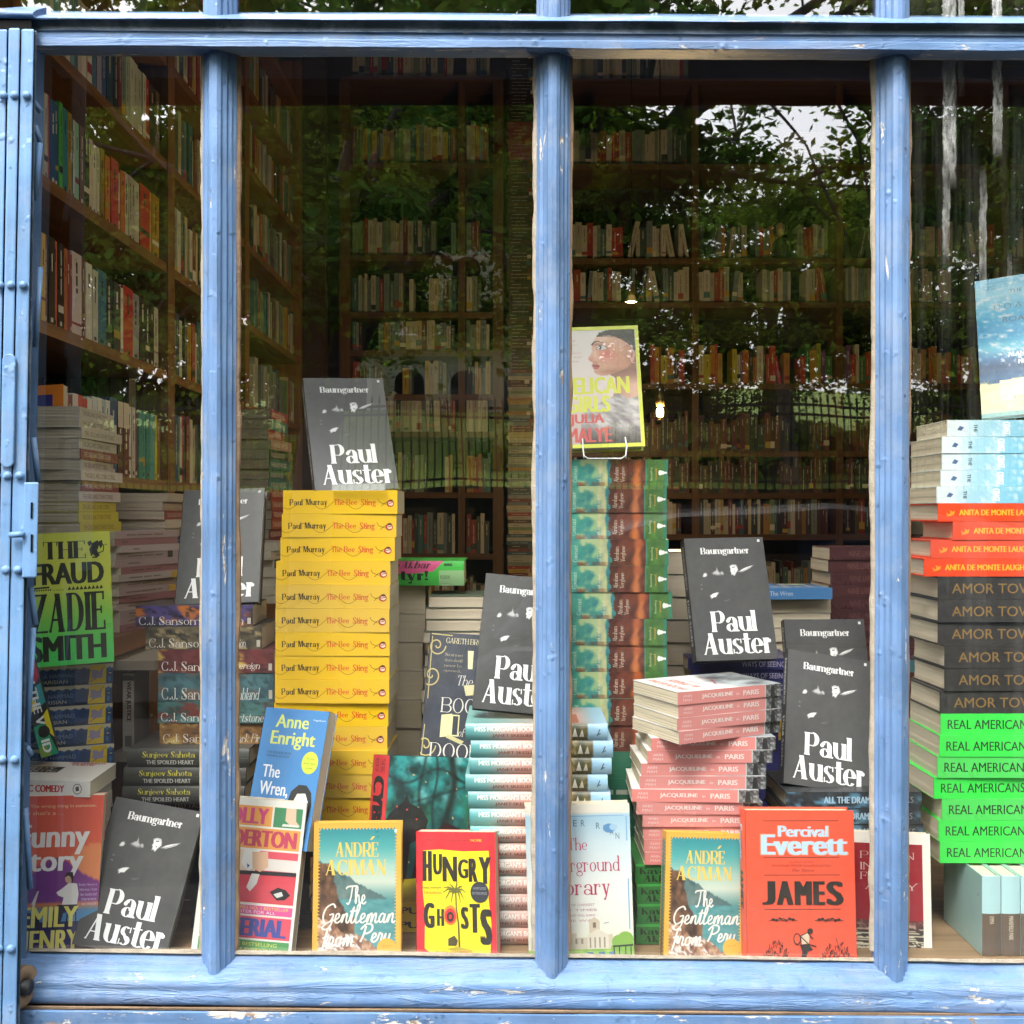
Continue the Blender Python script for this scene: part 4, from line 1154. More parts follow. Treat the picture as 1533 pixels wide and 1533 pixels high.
BAY = [   # (shelf index, description, [(px from, px to, colour, height m, extras)])
 (1, 'top shelf in view', [(44, 50, '#d9c27a', .19), (50, 56, '#cfc9b8', .18), (56, 62, '#b8bfc4', .185), (62, 68, '#d5cdbb', .18), (68, 75, '#9c3a34', .18), (75, 83, '#c99a3d', .19), (83, 90, '#7d9a8c', .18), (90, 97, '#5f8f88', .19),
      (97, 103, '#86a79a', .185), (103, 109, '#7f9f98', .19), (109, 116, '#c3c2b2', .185), (116, 123, '#6f9490', .19), (123, 131, '#8faea0', .18), (131, 140, '#d0cab5', .185), (140, 152, '#58756c', .18), (152, 166, '#8a9b8c', .19), (166, 182, '#c7c2b0', .18), (182, 200, '#87a396', .19), (200, 222, '#6d8f84', .18)]),
 (2, 'second shelf down', [(76, 82, '#e3dccb', .178), (82, 88, '#3f9cc0', .185), (88, 94, '#c9d3d4', .18), (94, 100, '#a9bcc8', .185), (100, 106, '#e6e0d2', .18), (106, 112, '#7fb0c4', .19), (112, 118, '#4f7f97', .185), (118, 124, '#d6c9c4', .18), (124, 131, '#e9e3d8', .178), (131, 138, '#f0ead9', .18),
      (138, 146, '#4d7fa6', .185), (146, 153, '#a9a5c4', .185), (153, 160, '#3c5f9c', .19), (160, 170, '#1f4a63', .195), (170, 178, '#17303c', .195), (178, 183, '#8a2f3c', .18), (183, 190, '#7fa094', .19), (190, 196, '#b9c9b5', .19), (196, 202, '#d8dac6', .185),
      (202, 208, '#cdd3c0', .185), (208, 214, '#c1c9b6', .18), (214, 219, '#dcdccb', .18), (219, 225, '#b3242e', .18), (225, 233, '#3a2f2a', .175), (233, 239, '#6e5a40', .175)]),
 (3, 'third shelf down', [(66, 71, '#d9d2c4', .18), (71, 76, '#c43a2e', .185), (76, 83, '#2b5f93', .18), (83, 89, '#27588a', .18), (89, 94, '#5fc46a', .19), (94, 101, '#2f9aa6', .185), (101, 107, '#b59a2e', .185), (107, 110, '#1d1d1b', .18), (110, 114, '#c9e0d3', .18), (114, 120, '#9fd6b4', .18),
      (120, 126, '#7a5a40', .18), (126, 134, '#2a2a2c', .178), (134, 140, '#e5c9ce', .17), (140, 145, '#eee9df', .165), (145, 150, '#e6e3d6', .165), (150, 156, '#a88528', .17), (159, 166, '#d77a33', .165), (166, 177, '#c8264f', .17), (177, 181, '#e8e2e4', .15), (181, 188, '#cf6a33', .16),
      (188, 194, '#d6d2c6', .165), (194, 199, '#c9c5ba', .165), (199, 204, '#bdbab2', .165), (204, 210, '#cfcac0', .165), (210, 224, '#c4262c', .17), (224, 228, '#d9a92e', .17), (228, 238, '#b7882a', .17)]),
 (4, 'fourth shelf down', [(63, 69, '#e0bd2e', .185), (69, 73, '#8a4a24', .185), (73, 82, '#241f1c', .185), (82, 88, '#d9582a', .185), (88, 96, '#2b221c', .185), (96, 101, '#c06a3a', .18), (101, 106, '#8a2f2a', .18), (106, 109, '#a13240', .175), (109, 124, '#ecdcd6', .185), (124, 128, '#7d1f33', .18),
      (130, 139, '#f2efe8', .178), (139, 147, '#d5d6c8', .17), (147, 160, '#2f7d9c', .178), (160, 170, '#1f2d31', .175), (170, 180, '#3a3f40', .17), (181, 185, '#eee8e0', .165), (185, 200, '#c31f2d', .175), (200, 210, '#a9a3b4', .17), (210, 219, '#201d1c', .17), (219, 225, '#2a2624', .17), (225, 231, '#1c1a1a', .17), (231, 238, '#ddd6cc', .165)]),
 (5, 'lowest shelf', [(84, 90, '#efe9df', .175), (90, 96, '#3a1e24', .17), (96, 102, '#f1ece6', .17), (102, 110, '#7a1f2c', .17), (110, 118, '#e8e2da', .175), (118, 126, '#d02a2a', .175), (126, 133, '#c2262a', .17), (133, 140, '#efeae0', .175), (140, 147, '#d7e2e6', .18), (147, 153, '#f3f0ea', .18), (153, 159, '#bcd3df', .18), (159, 166, '#e6eef0', .18),
      (166, 177, '#25518f', .19), (177, 185, '#5a2430', .185), (185, 193, '#682a35', .185), (193, 198, '#e7ddd5', .18), (198, 203, '#d9d2cf', .18), (203, 208, '#6e2a52', .175), (208, 214, '#3f9a94', .175), (214, 219, '#4aa39c', .175), (219, 225, '#3d8f8c', .175), (225, 232, '#56aeb4', .175), (232, 235, '#d9d23c', .175), (235, 240, '#8d6a24', .165), (240, 247, '#d9b9bb', .165)]),
]
rg = random.Random(5)
# the many more distant books, too many and too small to tell apart one by one
sb = Geo()
def far_book(M, W, H, T, col):
    """Local frame as for book_meshes; spine, top, foot and boards with a few printed bands."""
    c = C(col)
    def q(pts, cc): sb.face([M @ Vector(p) for p in pts], cc)
    x0, x1 = -W / 2, W / 2
    q([(x0, 0, 0), (x0, T, 0), (x0, T, H), (x0, 0, H)], c)
    q([(x0, 0, 0), (x1, 0, 0), (x1, 0, H), (x0, 0, H)], c); q([(x0, T, 0), (x1, T, 0), (x1, T, H), (x0, T, H)], c)
    k = hx('#cfc6b0')
    q([(x0, 0, H), (x1, 0, H), (x1, T, H), (x0, T, H)], k); q([(x0, 0, 0), (x1, 0, 0), (x1, T, 0), (x0, T, 0)], k); q([(x1, 0, 0), (x1, T, 0), (x1, T, H), (x1, 0, H)], k)
    tk = hx('#d8d2c4') if sum(c) < .5 else hx('#3a342e')
    tc = tuple(.6 * a + .4 * b for a, b in zip(tk, c))
    r = rg.random()
    e = x0 - .0006
    z = H * rg.uniform(.8, .9)
    while z > H * .35:
        l = rg.uniform(.012, .05); q([(e, T * .42, z - l), (e, T * .6, z - l), (e, T * .6, z), (e, T * .42, z)], tc); z -= l + .005
        if rg.random() < .4: break
    if r < .35:
        b0 = H * rg.uniform(.05, .2); b1 = b0 + H * rg.uniform(.05, .2)
        q([(e - .0003, 0, b0), (e - .0003, T, b0), (e - .0003, T, b1), (e - .0003, 0, b1)], hx(rg.choice(['#d9d3c4', '#22252a', '#9a2c2c', '#c2a03a', '#3a6a72'])))
SX = BX - .014
def ypx(px): return F * -SX / (766.5 - px) - D
for si, desc, row in BAY:
    z = SHZ[si]
    cnt = 0
    for i, (a, b, col, h, *ex) in enumerate(row):
        y0, y1 = ypx(a), ypx(b)
        if y1 < .46: continue
        T = (y1 - y0) - .0006; W = .115 + rg.random() * .012
        if si < 3 or (si == 5 and i < 8):
            far_book(Matrix.Translation((SX - W / 2 - rg.random() * .004, y1, z + .0004)) @ Matrix.Rotation(math.pi, 4, 'Z'), W, h, T, col); continue
        cnt += 1
        ms = shelf_mesh(rg, W, h, T, col, (.0, .34, '#e9dfcd') if col in ('#5a2430', '#682a35') else ((.83, .86, '#a8323f') if (a, b) == (109, 124) else ((rg.uniform(.66, .72), rg.uniform(.74, .8), rg.choice(['#e8e2d6', '#22252a', '#b8a04a', '#8a2f33'])) if rg.random() < .3 else None)))
        m = Matrix.Translation((SX - W / 2 - rg.random() * .004, y1, z + .0004)) @ Matrix.Rotation(math.pi + rg.uniform(-.006, .006), 4, 'Z')
        size = 'thick' if T > .034 else ('slim' if T < .02 else 'medium')
        place_book(ms, m, '%s %s book, %s from the window, left bookcase %s' % (size, cname(col), ordw(cnt), desc), 'books on the left wall bookcase', 'book')

MUTED = ['#cfc9bb', '#d9d4c8', '#b9b6a8', '#8a9a8c', '#6f8f88', '#4d7370', '#7d8a94', '#c4bfae', '#a8322e', '#7c2a2a', '#c9a93c', '#b98a2e', '#3a4a52', '#2a2c2e', '#5a3f2e', '#86a070', '#d6c59a', '#2f5f78', '#e2ddd2', '#9aa6a0']
PALE = ['#d9d4c8', '#cfc9bb', '#e2ddd2', '#c4bfae', '#b9b6a8', '#d6cdb8', '#8a9a8c', '#a8322e', '#7d8a94', '#3a4a52']
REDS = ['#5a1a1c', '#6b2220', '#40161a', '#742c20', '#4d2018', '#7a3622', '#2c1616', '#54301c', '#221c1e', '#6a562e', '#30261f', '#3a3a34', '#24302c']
COLOUR = ['#b8242a', '#c43030', '#c0402a', '#d0702a', '#c98a22', '#3f8f3a', '#2f7a44', '#7a4a8a', '#a9b83a', '#d0c83a', '#c9a23a', '#d9d6a0', '#dcd8cc', '#2a2a2c']
def fill_left(si, ya, yb, pal):
    y = ya; z = SHZ[si]
    while y < yb:
        T = rg.uniform(.014, .04); h = rg.uniform(.16, .2); W = rg.uniform(.11, .125)
        if y + T > yb: break
        far_book(Matrix.Translation((SX - W / 2 - rg.random() * .008, y + T, z)) @ Matrix.Rotation(math.pi, 4, 'Z'), W, h, T - .0005, rg.choice(pal)); y += T
        if rg.random() < .03: y += .05
for si in range(0, 6):
    fill_left(si, 1.335, 2.08, MUTED + PALE); fill_left(si, 2.15, 3.0, MUTED + ['#b5302e', '#2f6f8f', '#d8d2c4'])
    if si == 0: fill_left(si, .5, 1.27, MUTED)
def fill_back(px0, px1, py, pal, h0=.15, h1=.2, gap=.04, lean=.0, depth=0):
    x, x1 = bxx(px0), bxx(px1); z = bz(py)
    while x < x1:
        T = rg.uniform(.013, .032); h = rg.uniform(h0, h1); W = .125
        if x + T > x1: break
        M = Matrix.Translation((x + T, BY + .03 + W / 2 + rg.random() * .012, z)) @ Matrix.Rotation(math.pi / 2, 4, 'Z')
        ln = 0
        if rg.random() < lean: ln = rg.uniform(.08, .3)
        if ln: M = Matrix.Translation((x + T + h * math.sin(ln) * .5, BY + .03 + W / 2, z + .005)) @ Matrix.Rotation(rg.choice([-1, 1]) * ln, 4, 'Y') @ Matrix.Rotation(math.pi / 2, 4, 'Z'); x += h * math.sin(ln)
        far_book(M, W, h, T - .0005, rg.choice(pal)); x += T + .0002
        if rg.random() < gap: x += rg.uniform(.03, .1)
for py, pal in zip(ROWA, (PALE, MUTED + ['#c9a93c', '#d9b83c', '#c43030'], MUTED, MUTED + ['#a8322e'], MUTED + ['#b83a34', '#3f8f94'], MUTED, PALE + ['#6b3a3a', '#8a6a6a'], MUTED + ['#3f7f8a'], PALE + ['#8a2f2f', '#3f7f84'], MUTED, MUTED)):
    gaps = .03 if py != 590 else .12
    hh = {524: (.12, .155), 590: (.13, .17), 467: (.16, .2)}.get(py, (.155, .2))
    fill_back(526, 684, py, pal, *hh, gap=gaps); fill_back(698, 736, py, pal, *hh, gap=gaps)
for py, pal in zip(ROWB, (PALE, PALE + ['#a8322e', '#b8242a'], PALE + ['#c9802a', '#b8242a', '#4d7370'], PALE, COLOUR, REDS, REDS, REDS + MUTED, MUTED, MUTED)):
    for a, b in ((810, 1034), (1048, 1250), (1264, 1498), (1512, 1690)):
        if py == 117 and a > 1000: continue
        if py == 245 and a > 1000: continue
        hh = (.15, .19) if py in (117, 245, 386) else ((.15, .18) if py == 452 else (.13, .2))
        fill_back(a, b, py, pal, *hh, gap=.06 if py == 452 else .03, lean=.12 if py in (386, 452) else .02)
# tall pillar of small paperbacks lying on their sides between the two bookcases
z = 0.012; k = 0
while z < bz(70):
    T = rg.uniform(.0155, .018); py = 766.5 - (z - CZ) * F / (D + BY)
    col = '#141414' if py < 190 else ('#9a4a56' if py < 246 else rg.choice(['#4a4a34', '#55503a', '#3f4434', '#5a4a34', '#6a5a40']))
    if py > 560: col = rg.choice(MUTED)
    x = bxx(760) + rg.uniform(-.006, .006)
    far_book(Matrix.Translation((x, BY - .06, z + T)) @ Matrix(((0, 0, -1, 0), (1, 0, 0, 0), (0, -1, 0, 0), (0, 0, 0, 1))) @ Matrix.Translation((.06, 0, -.135)), .12, .135, T - .0006, col)
    z += T
# stack of white paperbacks lying on the shelf at the top right
z = bz(245)
for k in range(11):
    far_book(Matrix.Translation((bxx(1180) + rg.uniform(-.006, .006), BY + .05, z + .0155)) @ Matrix(((0, 0, -1, 0), (1, 0, 0, 0), (0, -1, 0, 0), (0, 0, 0, 1))) @ Matrix.Translation((.06, 0, -.19)), .12, .19, .015, rg.choice(['#cfd0c4', '#c4c8bc', '#d8d8cc'])); z += .0157

# dark doll figures on the back shelves
def doll(px, py, h, label):
    b = P(px, py, BY - .005)
    t = empty('doll', b); tag(t, label, 'doll')
    s = h / .22
    g = Geo(); g.lathe([(.001, 0), (.05 * s, 0), (.052 * s, .03 * s), (.045 * s, .07 * s), (.03 * s, .1 * s), (.012 * s, .112 * s), (.011 * s, .125 * s), (.024 * s, .135 * s), (.03 * s, .155 * s), (.028 * s, .18 * s), (.015 * s, .2 * s), (.001, .204 * s)], (0, 0, 0), 18,
            hx('#171412'))
    for i, f in enumerate(g.f):
        zc = sum(g.v[k][2] for k in f) / len(f)
        g.c[i] = hx('#a88a78') if zc > .112 * s else hx('#151313')
    g.build('body', MATTE, t)
    g = Geo(); pr = [(.033, .125), (.043, .15), (.044, .175), (.036, .2), (.02, .214), (.001, .217)]
    n = 16; vs = []
    for r, z in pr:
        for k in range(n):
            a = math.radians(-40 + 260 * k / (n - 1))
            vs.append((r * s * math.cos(a), r * s * math.sin(a), z * s))
    g.mesh(vs, [(i * n + k, i * n + k + 1, (i + 1) * n + k + 1, (i + 1) * n + k) for i in range(len(pr) - 1) for k in range(n - 1)], hx('#14100e'), 0, True)
    g.build('hair', MATTE, t)
    g = Geo()
    for sx in (-1, 1): g.box((sx * .010 * s - .003 * s, -.0295 * s, .16 * s), (sx * .010 * s + .003 * s, -.027 * s, .165 * s), hx('#181010'))
    g.box((-.006 * s, -.0285 * s, .143 * s), (.006 * s, -.025 * s, .146 * s), hx('#6a2a2a')); g.build('face', MATTE, t)
doll(1168, 383, .175, 'small dark doll with bobbed black hair standing on a back shelf')
doll(778, 735, .16, 'small dark haired doll by the pillar of paperbacks, lower on the back wall')
# ------------------------------------------------------------------ artwork of the displayed books
HV = dict(font='serif', T=.21, t=.035, X=.72, wk=.52, sf=.03, gap=.012)      # heavy condensed didone
RM = dict(font='serif', T=.10, t=.035, X=.62, wk=.9, sf=.05, gap=.05)        # roman book face
LT = dict(font='serif', T=.075, t=.03, X=.6, wk=.95, sf=.04, gap=.05)

def art_black():
    a = Art(1.55, '#403f40')
    a.raster(lambda u, v: np.stack([.235 + .012 * (fbm(u * 9, v * 12, 3) - .5)] * 2 + [.24 + .012 * (fbm(u * 9, v * 12, 3) - .5)], -1), 10, 14)
    a.rect(.925, .03, .955, .062, '#e8e8e6')
    a.text('Baumgartner', (.19, .125, .80, .235), '#f1f1ef', **HV)
    def soft(pts, cols):
        for k, c in enumerate(cols):
            cx = sum(p[0] for p in pts) / len(pts); cy = sum(p[1] for p in pts) / len(pts); f = 1 - .22 * k
            a.poly([(cx + (x - cx) * f, cy + (y - cy) * f) for x, y in pts], c)
    g3 = ['#5a5a5a', '#8f8f8e', '#bcbcba']
    soft([(.18, .50), (.20, .455), (.23, .445), (.25, .47), (.235, .50), (.20, .51)], ['#7d7d7c', '#c4c4c2', '#e4e4e2'])
    soft([(.29, .46), (.33, .43), (.37, .41), (.365, .36), (.385, .40), (.40, .44), (.43, .455), (.42, .49), (.38, .495), (.34, .485), (.31, .48)], g3)
    soft([(.40, .455), (.43, .43), (.455, .455), (.45, .485), (.42, .48)], ['#6a6a6a', '#a8a8a6'])
    soft([(.535, .37), (.57, .352), (.62, .355), (.635, .39), (.64, .425), (.61, .46), (.585, .50), (.56, .48), (.545, .49), (.548, .45), (.535, .44), (.545, .41)], ['#bdbdbb', '#efefed', '#f6f6f4'])
    a.poly([(.56, .385), (.60, .375), (.605, .39), (.57, .40)], '#77777a'); a.poly([(.575, .43), (.60, .44), (.585, .46)], '#8a8a8c')
    soft([(.63, .45), (.68, .415), (.74, .39), (.80, .372), (.845, .36), (.80, .40), (.74, .43), (.68, .455)], ['#8d8d8c', '#d9d9d7', '#efefed'])
    a.line([(.66, .452), (.72, .425), (.79, .39)], .006, '#6d6d6c')
    soft([(.245, .745), (.29, .715), (.345, .70), (.37, .705), (.345, .735), (.325, .765), (.28, .77), (.265, .79)], ['#9a9a98', '#ececea'])
    soft([(.145, .60), (.165, .595), (.17, .61), (.15, .615)], ['#6a6a6a']); soft([(.135, .655), (.165, .65), (.165, .668)], ['#7d7d7c'])
    soft([(.40, .81), (.47, .795), (.50, .80), (.45, .825)], ['#4b4b4c', '#5a5a5a']); a.line([(.43, .82), (.5, .79)], .006, '#565656')
    a.text('Paul', (.225, .935, .79, 1.20), '#f4f4f2', **HV)
    a.text('Auster', (.105, 1.215, .94, 1.475), '#f4f4f2', **HV)
    return a
def art_black_spine(T, H):
    s = Art(T / H, '#2a2a2b'); A = s.A
    s.text('Baumgartner', (.06, A * .25, .42, A * .78), '#e6e6e4', **HV); s.text('Paul Auster', (.5, A * .25, .88, A * .75), '#e6e6e4', **HV); return s
BLK = art_black()

def grad(stops):
    def f(u, v):
        xs = [s[0] for s in stops]
        return np.stack([np.interp(v, xs, [rgb(s[1])[k] for s in stops]) for k in range(3)], -1)
    return f
def gradx(stops):
    g_ = grad(stops)
    return lambda u, v: g_(v, u)

def art_lime():
    a = Art(1.5); a.raster(grad([(0, '#f3f63a'), (.42, '#eef53f'), (.66, '#8df04a'), (.9, '#3fee5a'), (1, '#3be957')]), 2, 30)
    k = '#1c2412'
    a.text('THE', (.24, .10, .72, .30), k, font='serif', T=.30, t=.035, wk=.62, sf=.05, gap=.02)
    a.text('FRAUD', (.10, .345, .92, .59), k, bold=.12)
    a.line([(.0, .625), (.30, .615)], .02, k)
    for i in range(9): a.poly([(.50 + i * .045, .66), (.522 + i * .045, .615), (.545 + i * .045, .655)], k, True)
    for i in range(12): a.poly([(.03 + i * .025, .655), (.045 + i * .025, .655), (.045 + i * .025, .635), (.03 + i * .025, .635)], k, True)
    a.up(); a.text('a novel', (.34, .635, .46, .66), '#6a8a2a')
    a.text('ZADIE', (.09, .69, .92, 1.125), k, font='serif', T=.23, t=.05, wk=.55, sf=.035, gap=.03)
    a.text('SMITH', (.06, 1.165, .92, 1.45), k, bold=.12)
    for pts in ([(.76, .20), (.80, .13), (.86, .10), (.88, .15), (.85, .22), (.88, .28), (.84, .30), (.80, .26), (.78, .29)], [(.86, .12), (.91, .10), (.92, .16), (.89, .2)], [(.74, .12), (.78, .10), (.80, .14), (.76, .17)], [(.80, .29), (.86, .285), (.85, .305), (.79, .305)]):
        a.poly(pts, k)
    a.line([(.84, .26), (.92, .23), (.93, .15)], .012, k); a.disc(.955, .155, .008, .008, k)
    return a

def sp_wave(T, H):                                   # navy scallops, cream upper edge, yellow block
    s = Art(T / H, '#24406c'); A = s.A
    s.raster(lambda u, v: np.where((v < .16 + .10 * fbm(u * 22, v * 0 + 3, 5))[..., None], rgb('#d9cdb0'), mixc(rgb('#1d3358'), rgb('#2e5588'), fbm(u * 40, v * 5, 9))), 70, 12)
    for i in range(9):
        s.disc(.24 + i * .065, A * .42, .034, A * .28, '#2b4f86' if i % 2 else '#20406f', 12)
        s.disc(.24 + i * .065, A * .98, .034, A * .14, '#182c4c', 10)
    s.text('ISABELLA HAMMAD', (.28, A * .40, .69, A * .60), '#8f98a8'); s.text('THE PARISIAN', (.30, A * .70, .63, A * .88), '#d9cfae')
    s.poly([(.815, A * .06), (.945, A * .04), (.94, A * .97), (.80, A * .97)], '#eec92a')
    s.poly([(.82, A * .3), (.85, A * .25), (.88, A * .35), (.92, A * .28), (.91, A * .6), (.93, A * .66), (.88, A * .7), (.84, A * .72), (.815, A * .6), (.83, A * .5)], '#a79ab6')
    s.line([(.81, A * .88), (.86, A * .7)], .006, '#7a6a8a'); s.line([(.90, A * .3), (.935, A * .14)], .006, '#7a6a8a')
    s.rect(.965, A * .45, .985, A * .5, '#d9cfae'); s.disc(.97, A * .25, .012, A * .12, '#2e78a8'); s.disc(.97, A * .75, .012, A * .14, '#2e78a8')
    return s

def sp_void(T, H):
    s = Art(T / H, '#181818'); A = s.A
    s.poly([(0, 0), (.34, 0), (.4, A * .3), (.36, A * .5), (0, A * .35)], '#cf2446'); s.poly([(0, A * .35), (.3, A * .5), (.26, A), (0, A)], '#1c6a78'); s.poly([(.4, 0), (.56, 0), (.6, A * .5), (.42, A * .4)], '#3aa0a8')
    s.poly([(.3, A * .6), (.46, A), (.3, A)], '#e0402a'); s.poly([(.46, A * .7), (.6, A * .5), (.62, A), (.5, A)], '#f0d42a'); s.poly([(.62, 0), (.86, 0), (.8, A * .3), (.66, A * .3)], '#f0dc28'); s.poly([(.72, A * .4), (1, 0), (1, A), (.74, A)], '#1f9a6a'); s.poly([(.9, A * .6), (1, A * .4), (1, A), (.92, A)], '#7a9a3a')
    s.disc(.795, A * .5, .05, A * .34, '#181818'); s.text('FROM THE V', (.10, A * .30, .74, A * .78), '#f5f3ee', bold=.14); s.text('ID', (.86, A * .30, .97, A * .78), '#f5f3ee', bold=.14)
    return s

def art_cream_comedy():
    a = Art(1.53, '#f3ece2'); a.rect(.42, .2, .72, .98, '#241c1a'); a.text('ROMANTIC', (.46, .22, .56, .95), '#f0e8dc', bold=.15, rot=90); a.text('COMEDY', (.58, .25, .69, .9), '#f0e8dc', bold=.15, rot=90)
    a.text('CURTIS', (.80, 1.02, .88, 1.30), '#c93a34', bold=.12, rot=90); a.text('SITTENFELD', (.89, .98, .97, 1.42), '#c93a34', bold=.12, rot=90); return a
def sp_cream_comedy(T, H):
    s = Art(T / H, '#f0e9de'); A = s.A; s.text('ROMANTIC COMEDY', (.28, A * .28, .80, A * .72), '#c9302e', bold=.12); s.disc(.90, A * .5, .035, A * .34, '#4a4a4a'); s.disc(.90, A * .5, .030, A * .29, '#f0e9de'); s.poly([(.885, A * .4), (.91, A * .3), (.915, A * .6), (.89, A * .65)], '#4a4a4a')
    return s

def art_story():
    a = Art(1.62, '#e5502c')
    def bg(u, v):
        c = mixc(rgb('#e2472a'), rgb('#ee6a3a'), np.clip(v * 1.6, 0, 1))
        sun = ((u - 1.0) / .30) ** 2 + ((v - .40) / .11) ** 2 < 1
        c = np.where(sun[..., None], rgb('#f08a4c'), c)
        hill = v > .50 - .10 * np.sin(u * 4.2 - 1.0) + .03 * np.sin(u * 9)
        c = np.where(hill[..., None], mixc(rgb('#6a2a86'), rgb('#8a3a8c'), u), c)
        bar = v > .64
        return np.where(bar[..., None], mixc(mixc(rgb('#d86a34'), rgb('#e08a4a'), u), mixc(rgb('#3aa6c0'), rgb('#5a68b8'), fbm(u * 5, v * 9, 3)), np.clip((v - .655) * 30, 0, 1)), c)
    a.raster(bg, 36, 60)
    a.text('...two. The wrong thing in common.', (.12, .085, .93, .125), '#f6d9a0'); a.text("Now that's a ...", (.12, .15, .60, .185), '#f6d9a0')
    a.rect(0, 1.22, 1, 1.62, '#2c2166')
    a.text('Funny', (.17, .28, .88, .575), '#fbf6f0', bold=.075); a.text('Story', (.17, .52, .83, .80), '#fbf6f0', bold=.075)
    # woman on a bar stool
    a.poly([(.64, .90), (.70, .85), (.78, .86), (.80, .96), (.79, 1.06), (.64, 1.06), (.655, .99), (.60, .97), (.58, .94)], '#f3ece6'); a.disc(.695, .805, .038, .05, '#caa07e', 14); a.poly([(.65, .80), (.67, .75), (.73, .745), (.745, .81), (.73, .86), (.715, .80), (.69, .78)], '#2a1a1e')
    a.poly([(.60, 1.06), (.79, 1.06), (.80, 1.12), (.66, 1.14), (.62, 1.30), (.56, 1.30), (.56, 1.12)], '#241f3a'); a.line([(.78, 1.13), (.80, 1.34)], .012, '#1c1830'); a.line([(.70, 1.14), (.69, 1.34)], .012, '#1c1830')
    a.line([(.35, 1.05), (.40, .92), (.36, 1.08)], .02, '#e8e0d8'); a.poly([(.28, 1.12), (.42, 1.14), (.44, 1.30), (.30, 1.3)], '#1e1a3c')
    for i, t in enumerate(('Emily Henry is', 'hilarious, I love', 'her books and', 'characters', 'so much')): a.text(t, (.80 + .01 * i, .86 + .045 * i, .98, .89 + .045 * i), '#d9c6e8')
    a.text('EMILY', (.24, 1.075, .81, 1.27), '#f2e46a', bold=.09); a.text('HENRY', (.20, 1.30, .84, 1.50), '#f2e46a', bold=.09)
    return a

def blotch(cols, seed, fx=14, fy=3):
    cs = [rgb(c) for c in cols]
    def f(u, v):
        n = fbm(u * fx, v * fy, seed, 4); n2 = fbm(u * fx * .6 + 5, v * fy + 2, seed + 7, 3)
        c = mixc(cs[0], cs[1], (n - .35) * 3.2)
        if len(cs) > 2: c = mixc(c, cs[2], (n2 - .56) * 7)
        if len(cs) > 3: c = mixc(c, cs[3], (fbm(u * fx * 1.7, v * fy * 2, seed + 3, 3) - .62) * 9)
        return c
    return f
def sp_history(T, H, cols, seed, title, x1=.55, tx=(.60, .93)):
    s = Art(T / H, cols[0]); A = s.A
    s.raster(blotch(cols, seed, 12, 3), 60, 12)
    s.text('C.J. Sansom', (.03, A * .52, x1, A * .93), '#f1ece2', **LT)
    s.text(title, (tx[0], A * .52, tx[1], A * .93), '#f1ece2', shear=.25, **LT)
    s.rect(.955, A * .6, .985, A * .9, '#c9c0ae')
    return s
def sp_spoiled(T, H):
    s = Art(T / H, '#3a3a36'); A = s.A
    s.raster(gradx([(0, '#35342f'), (.45, '#3c3d38'), (.6, '#5f8a7e'), (.75, '#8fc0b4'), (1, '#9ccabe')]), 30, 2)
    s.text('Sunjeev Sahota', (.13, A * .14, .56, A * .52), '#d9cf3a', **RM); s.text('THE SPOILED HEART', (.16, A * .60, .55, A * .84), '#e6e4dc', bold=.06)
    return s

BS = dict(font='serif', T=.2, t=.07, X=.66, wk=.66, sf=.03, gap=.05)
def sp_sting(T, H):
    s = Art(T / H, '#f4c414'); A = s.A
    wl = []
    for i in range(60):
        u = i / 59; wl.append((u * .80 + .0, A * (.60 + .20 * math.sin(u * 17 + .6) * (1 if u < .93 else .5))))
    s.line(wl, .0035, '#4a3212')
    s.text('Paul', (.055, A * .36, .172, A * .64), '#2d1f10', **BS); s.text('Murray', (.20, A * .36, .385, A * .72), '#2d1f10', **BS)
    s.text('The', (.445, A * .36, .535, A * .63), '#e0581a', **BS); s.text('Bee', (.553, A * .36, .65, A * .63), '#e0581a', **BS)
    s.text('Sting', (.68, A * .36, .815, A * .72), '#e0581a', **BS)
    s.line([(.83, A * .36), (.845, A * .5), (.87, A * .55), (.9, A * .6)], .004, '#3a2810'); s.line([(.86, A * .68), (.885, A * .56), (.905, A * .5)], .004, '#3a2810')
    s.disc(.938, A * .56, .034, A * .15, '#b8321e', 18); s.disc(.942, A * .56, .022, A * .09, '#f0dcc8', 14); s.line([(.925, A * .56), (.96, A * .52)], .008, '#b8321e'); s.disc(.942, A * .44, .02, A * .05, '#5a2a16', 10)
    return s
def sp_pink(T, H):
    s = Art(T / H, '#2fd23a'); A = s.A
    s.poly([(0, 0), (.83, 0), (.74, A * .42), (.6, A * .5), (0, A * .62)], '#f0418e'); s.text('Kaveh Akbar', (.2, A * .02, .72, A * .30), '#5a1438', shear=.3, **HV); s.text('Martyr!', (.18, A * .40, .70, A * .92), '#10240f', **HV)
    s.rect(.79, A * .38, 1, A, '#a8dc9a'); s.text('PICADOR', (.80, A * .58, .88, A * .72), '#2a3a2a'); s.rect(.83, A * .1, .90, A * .2, '#0f5a1a')
    return s
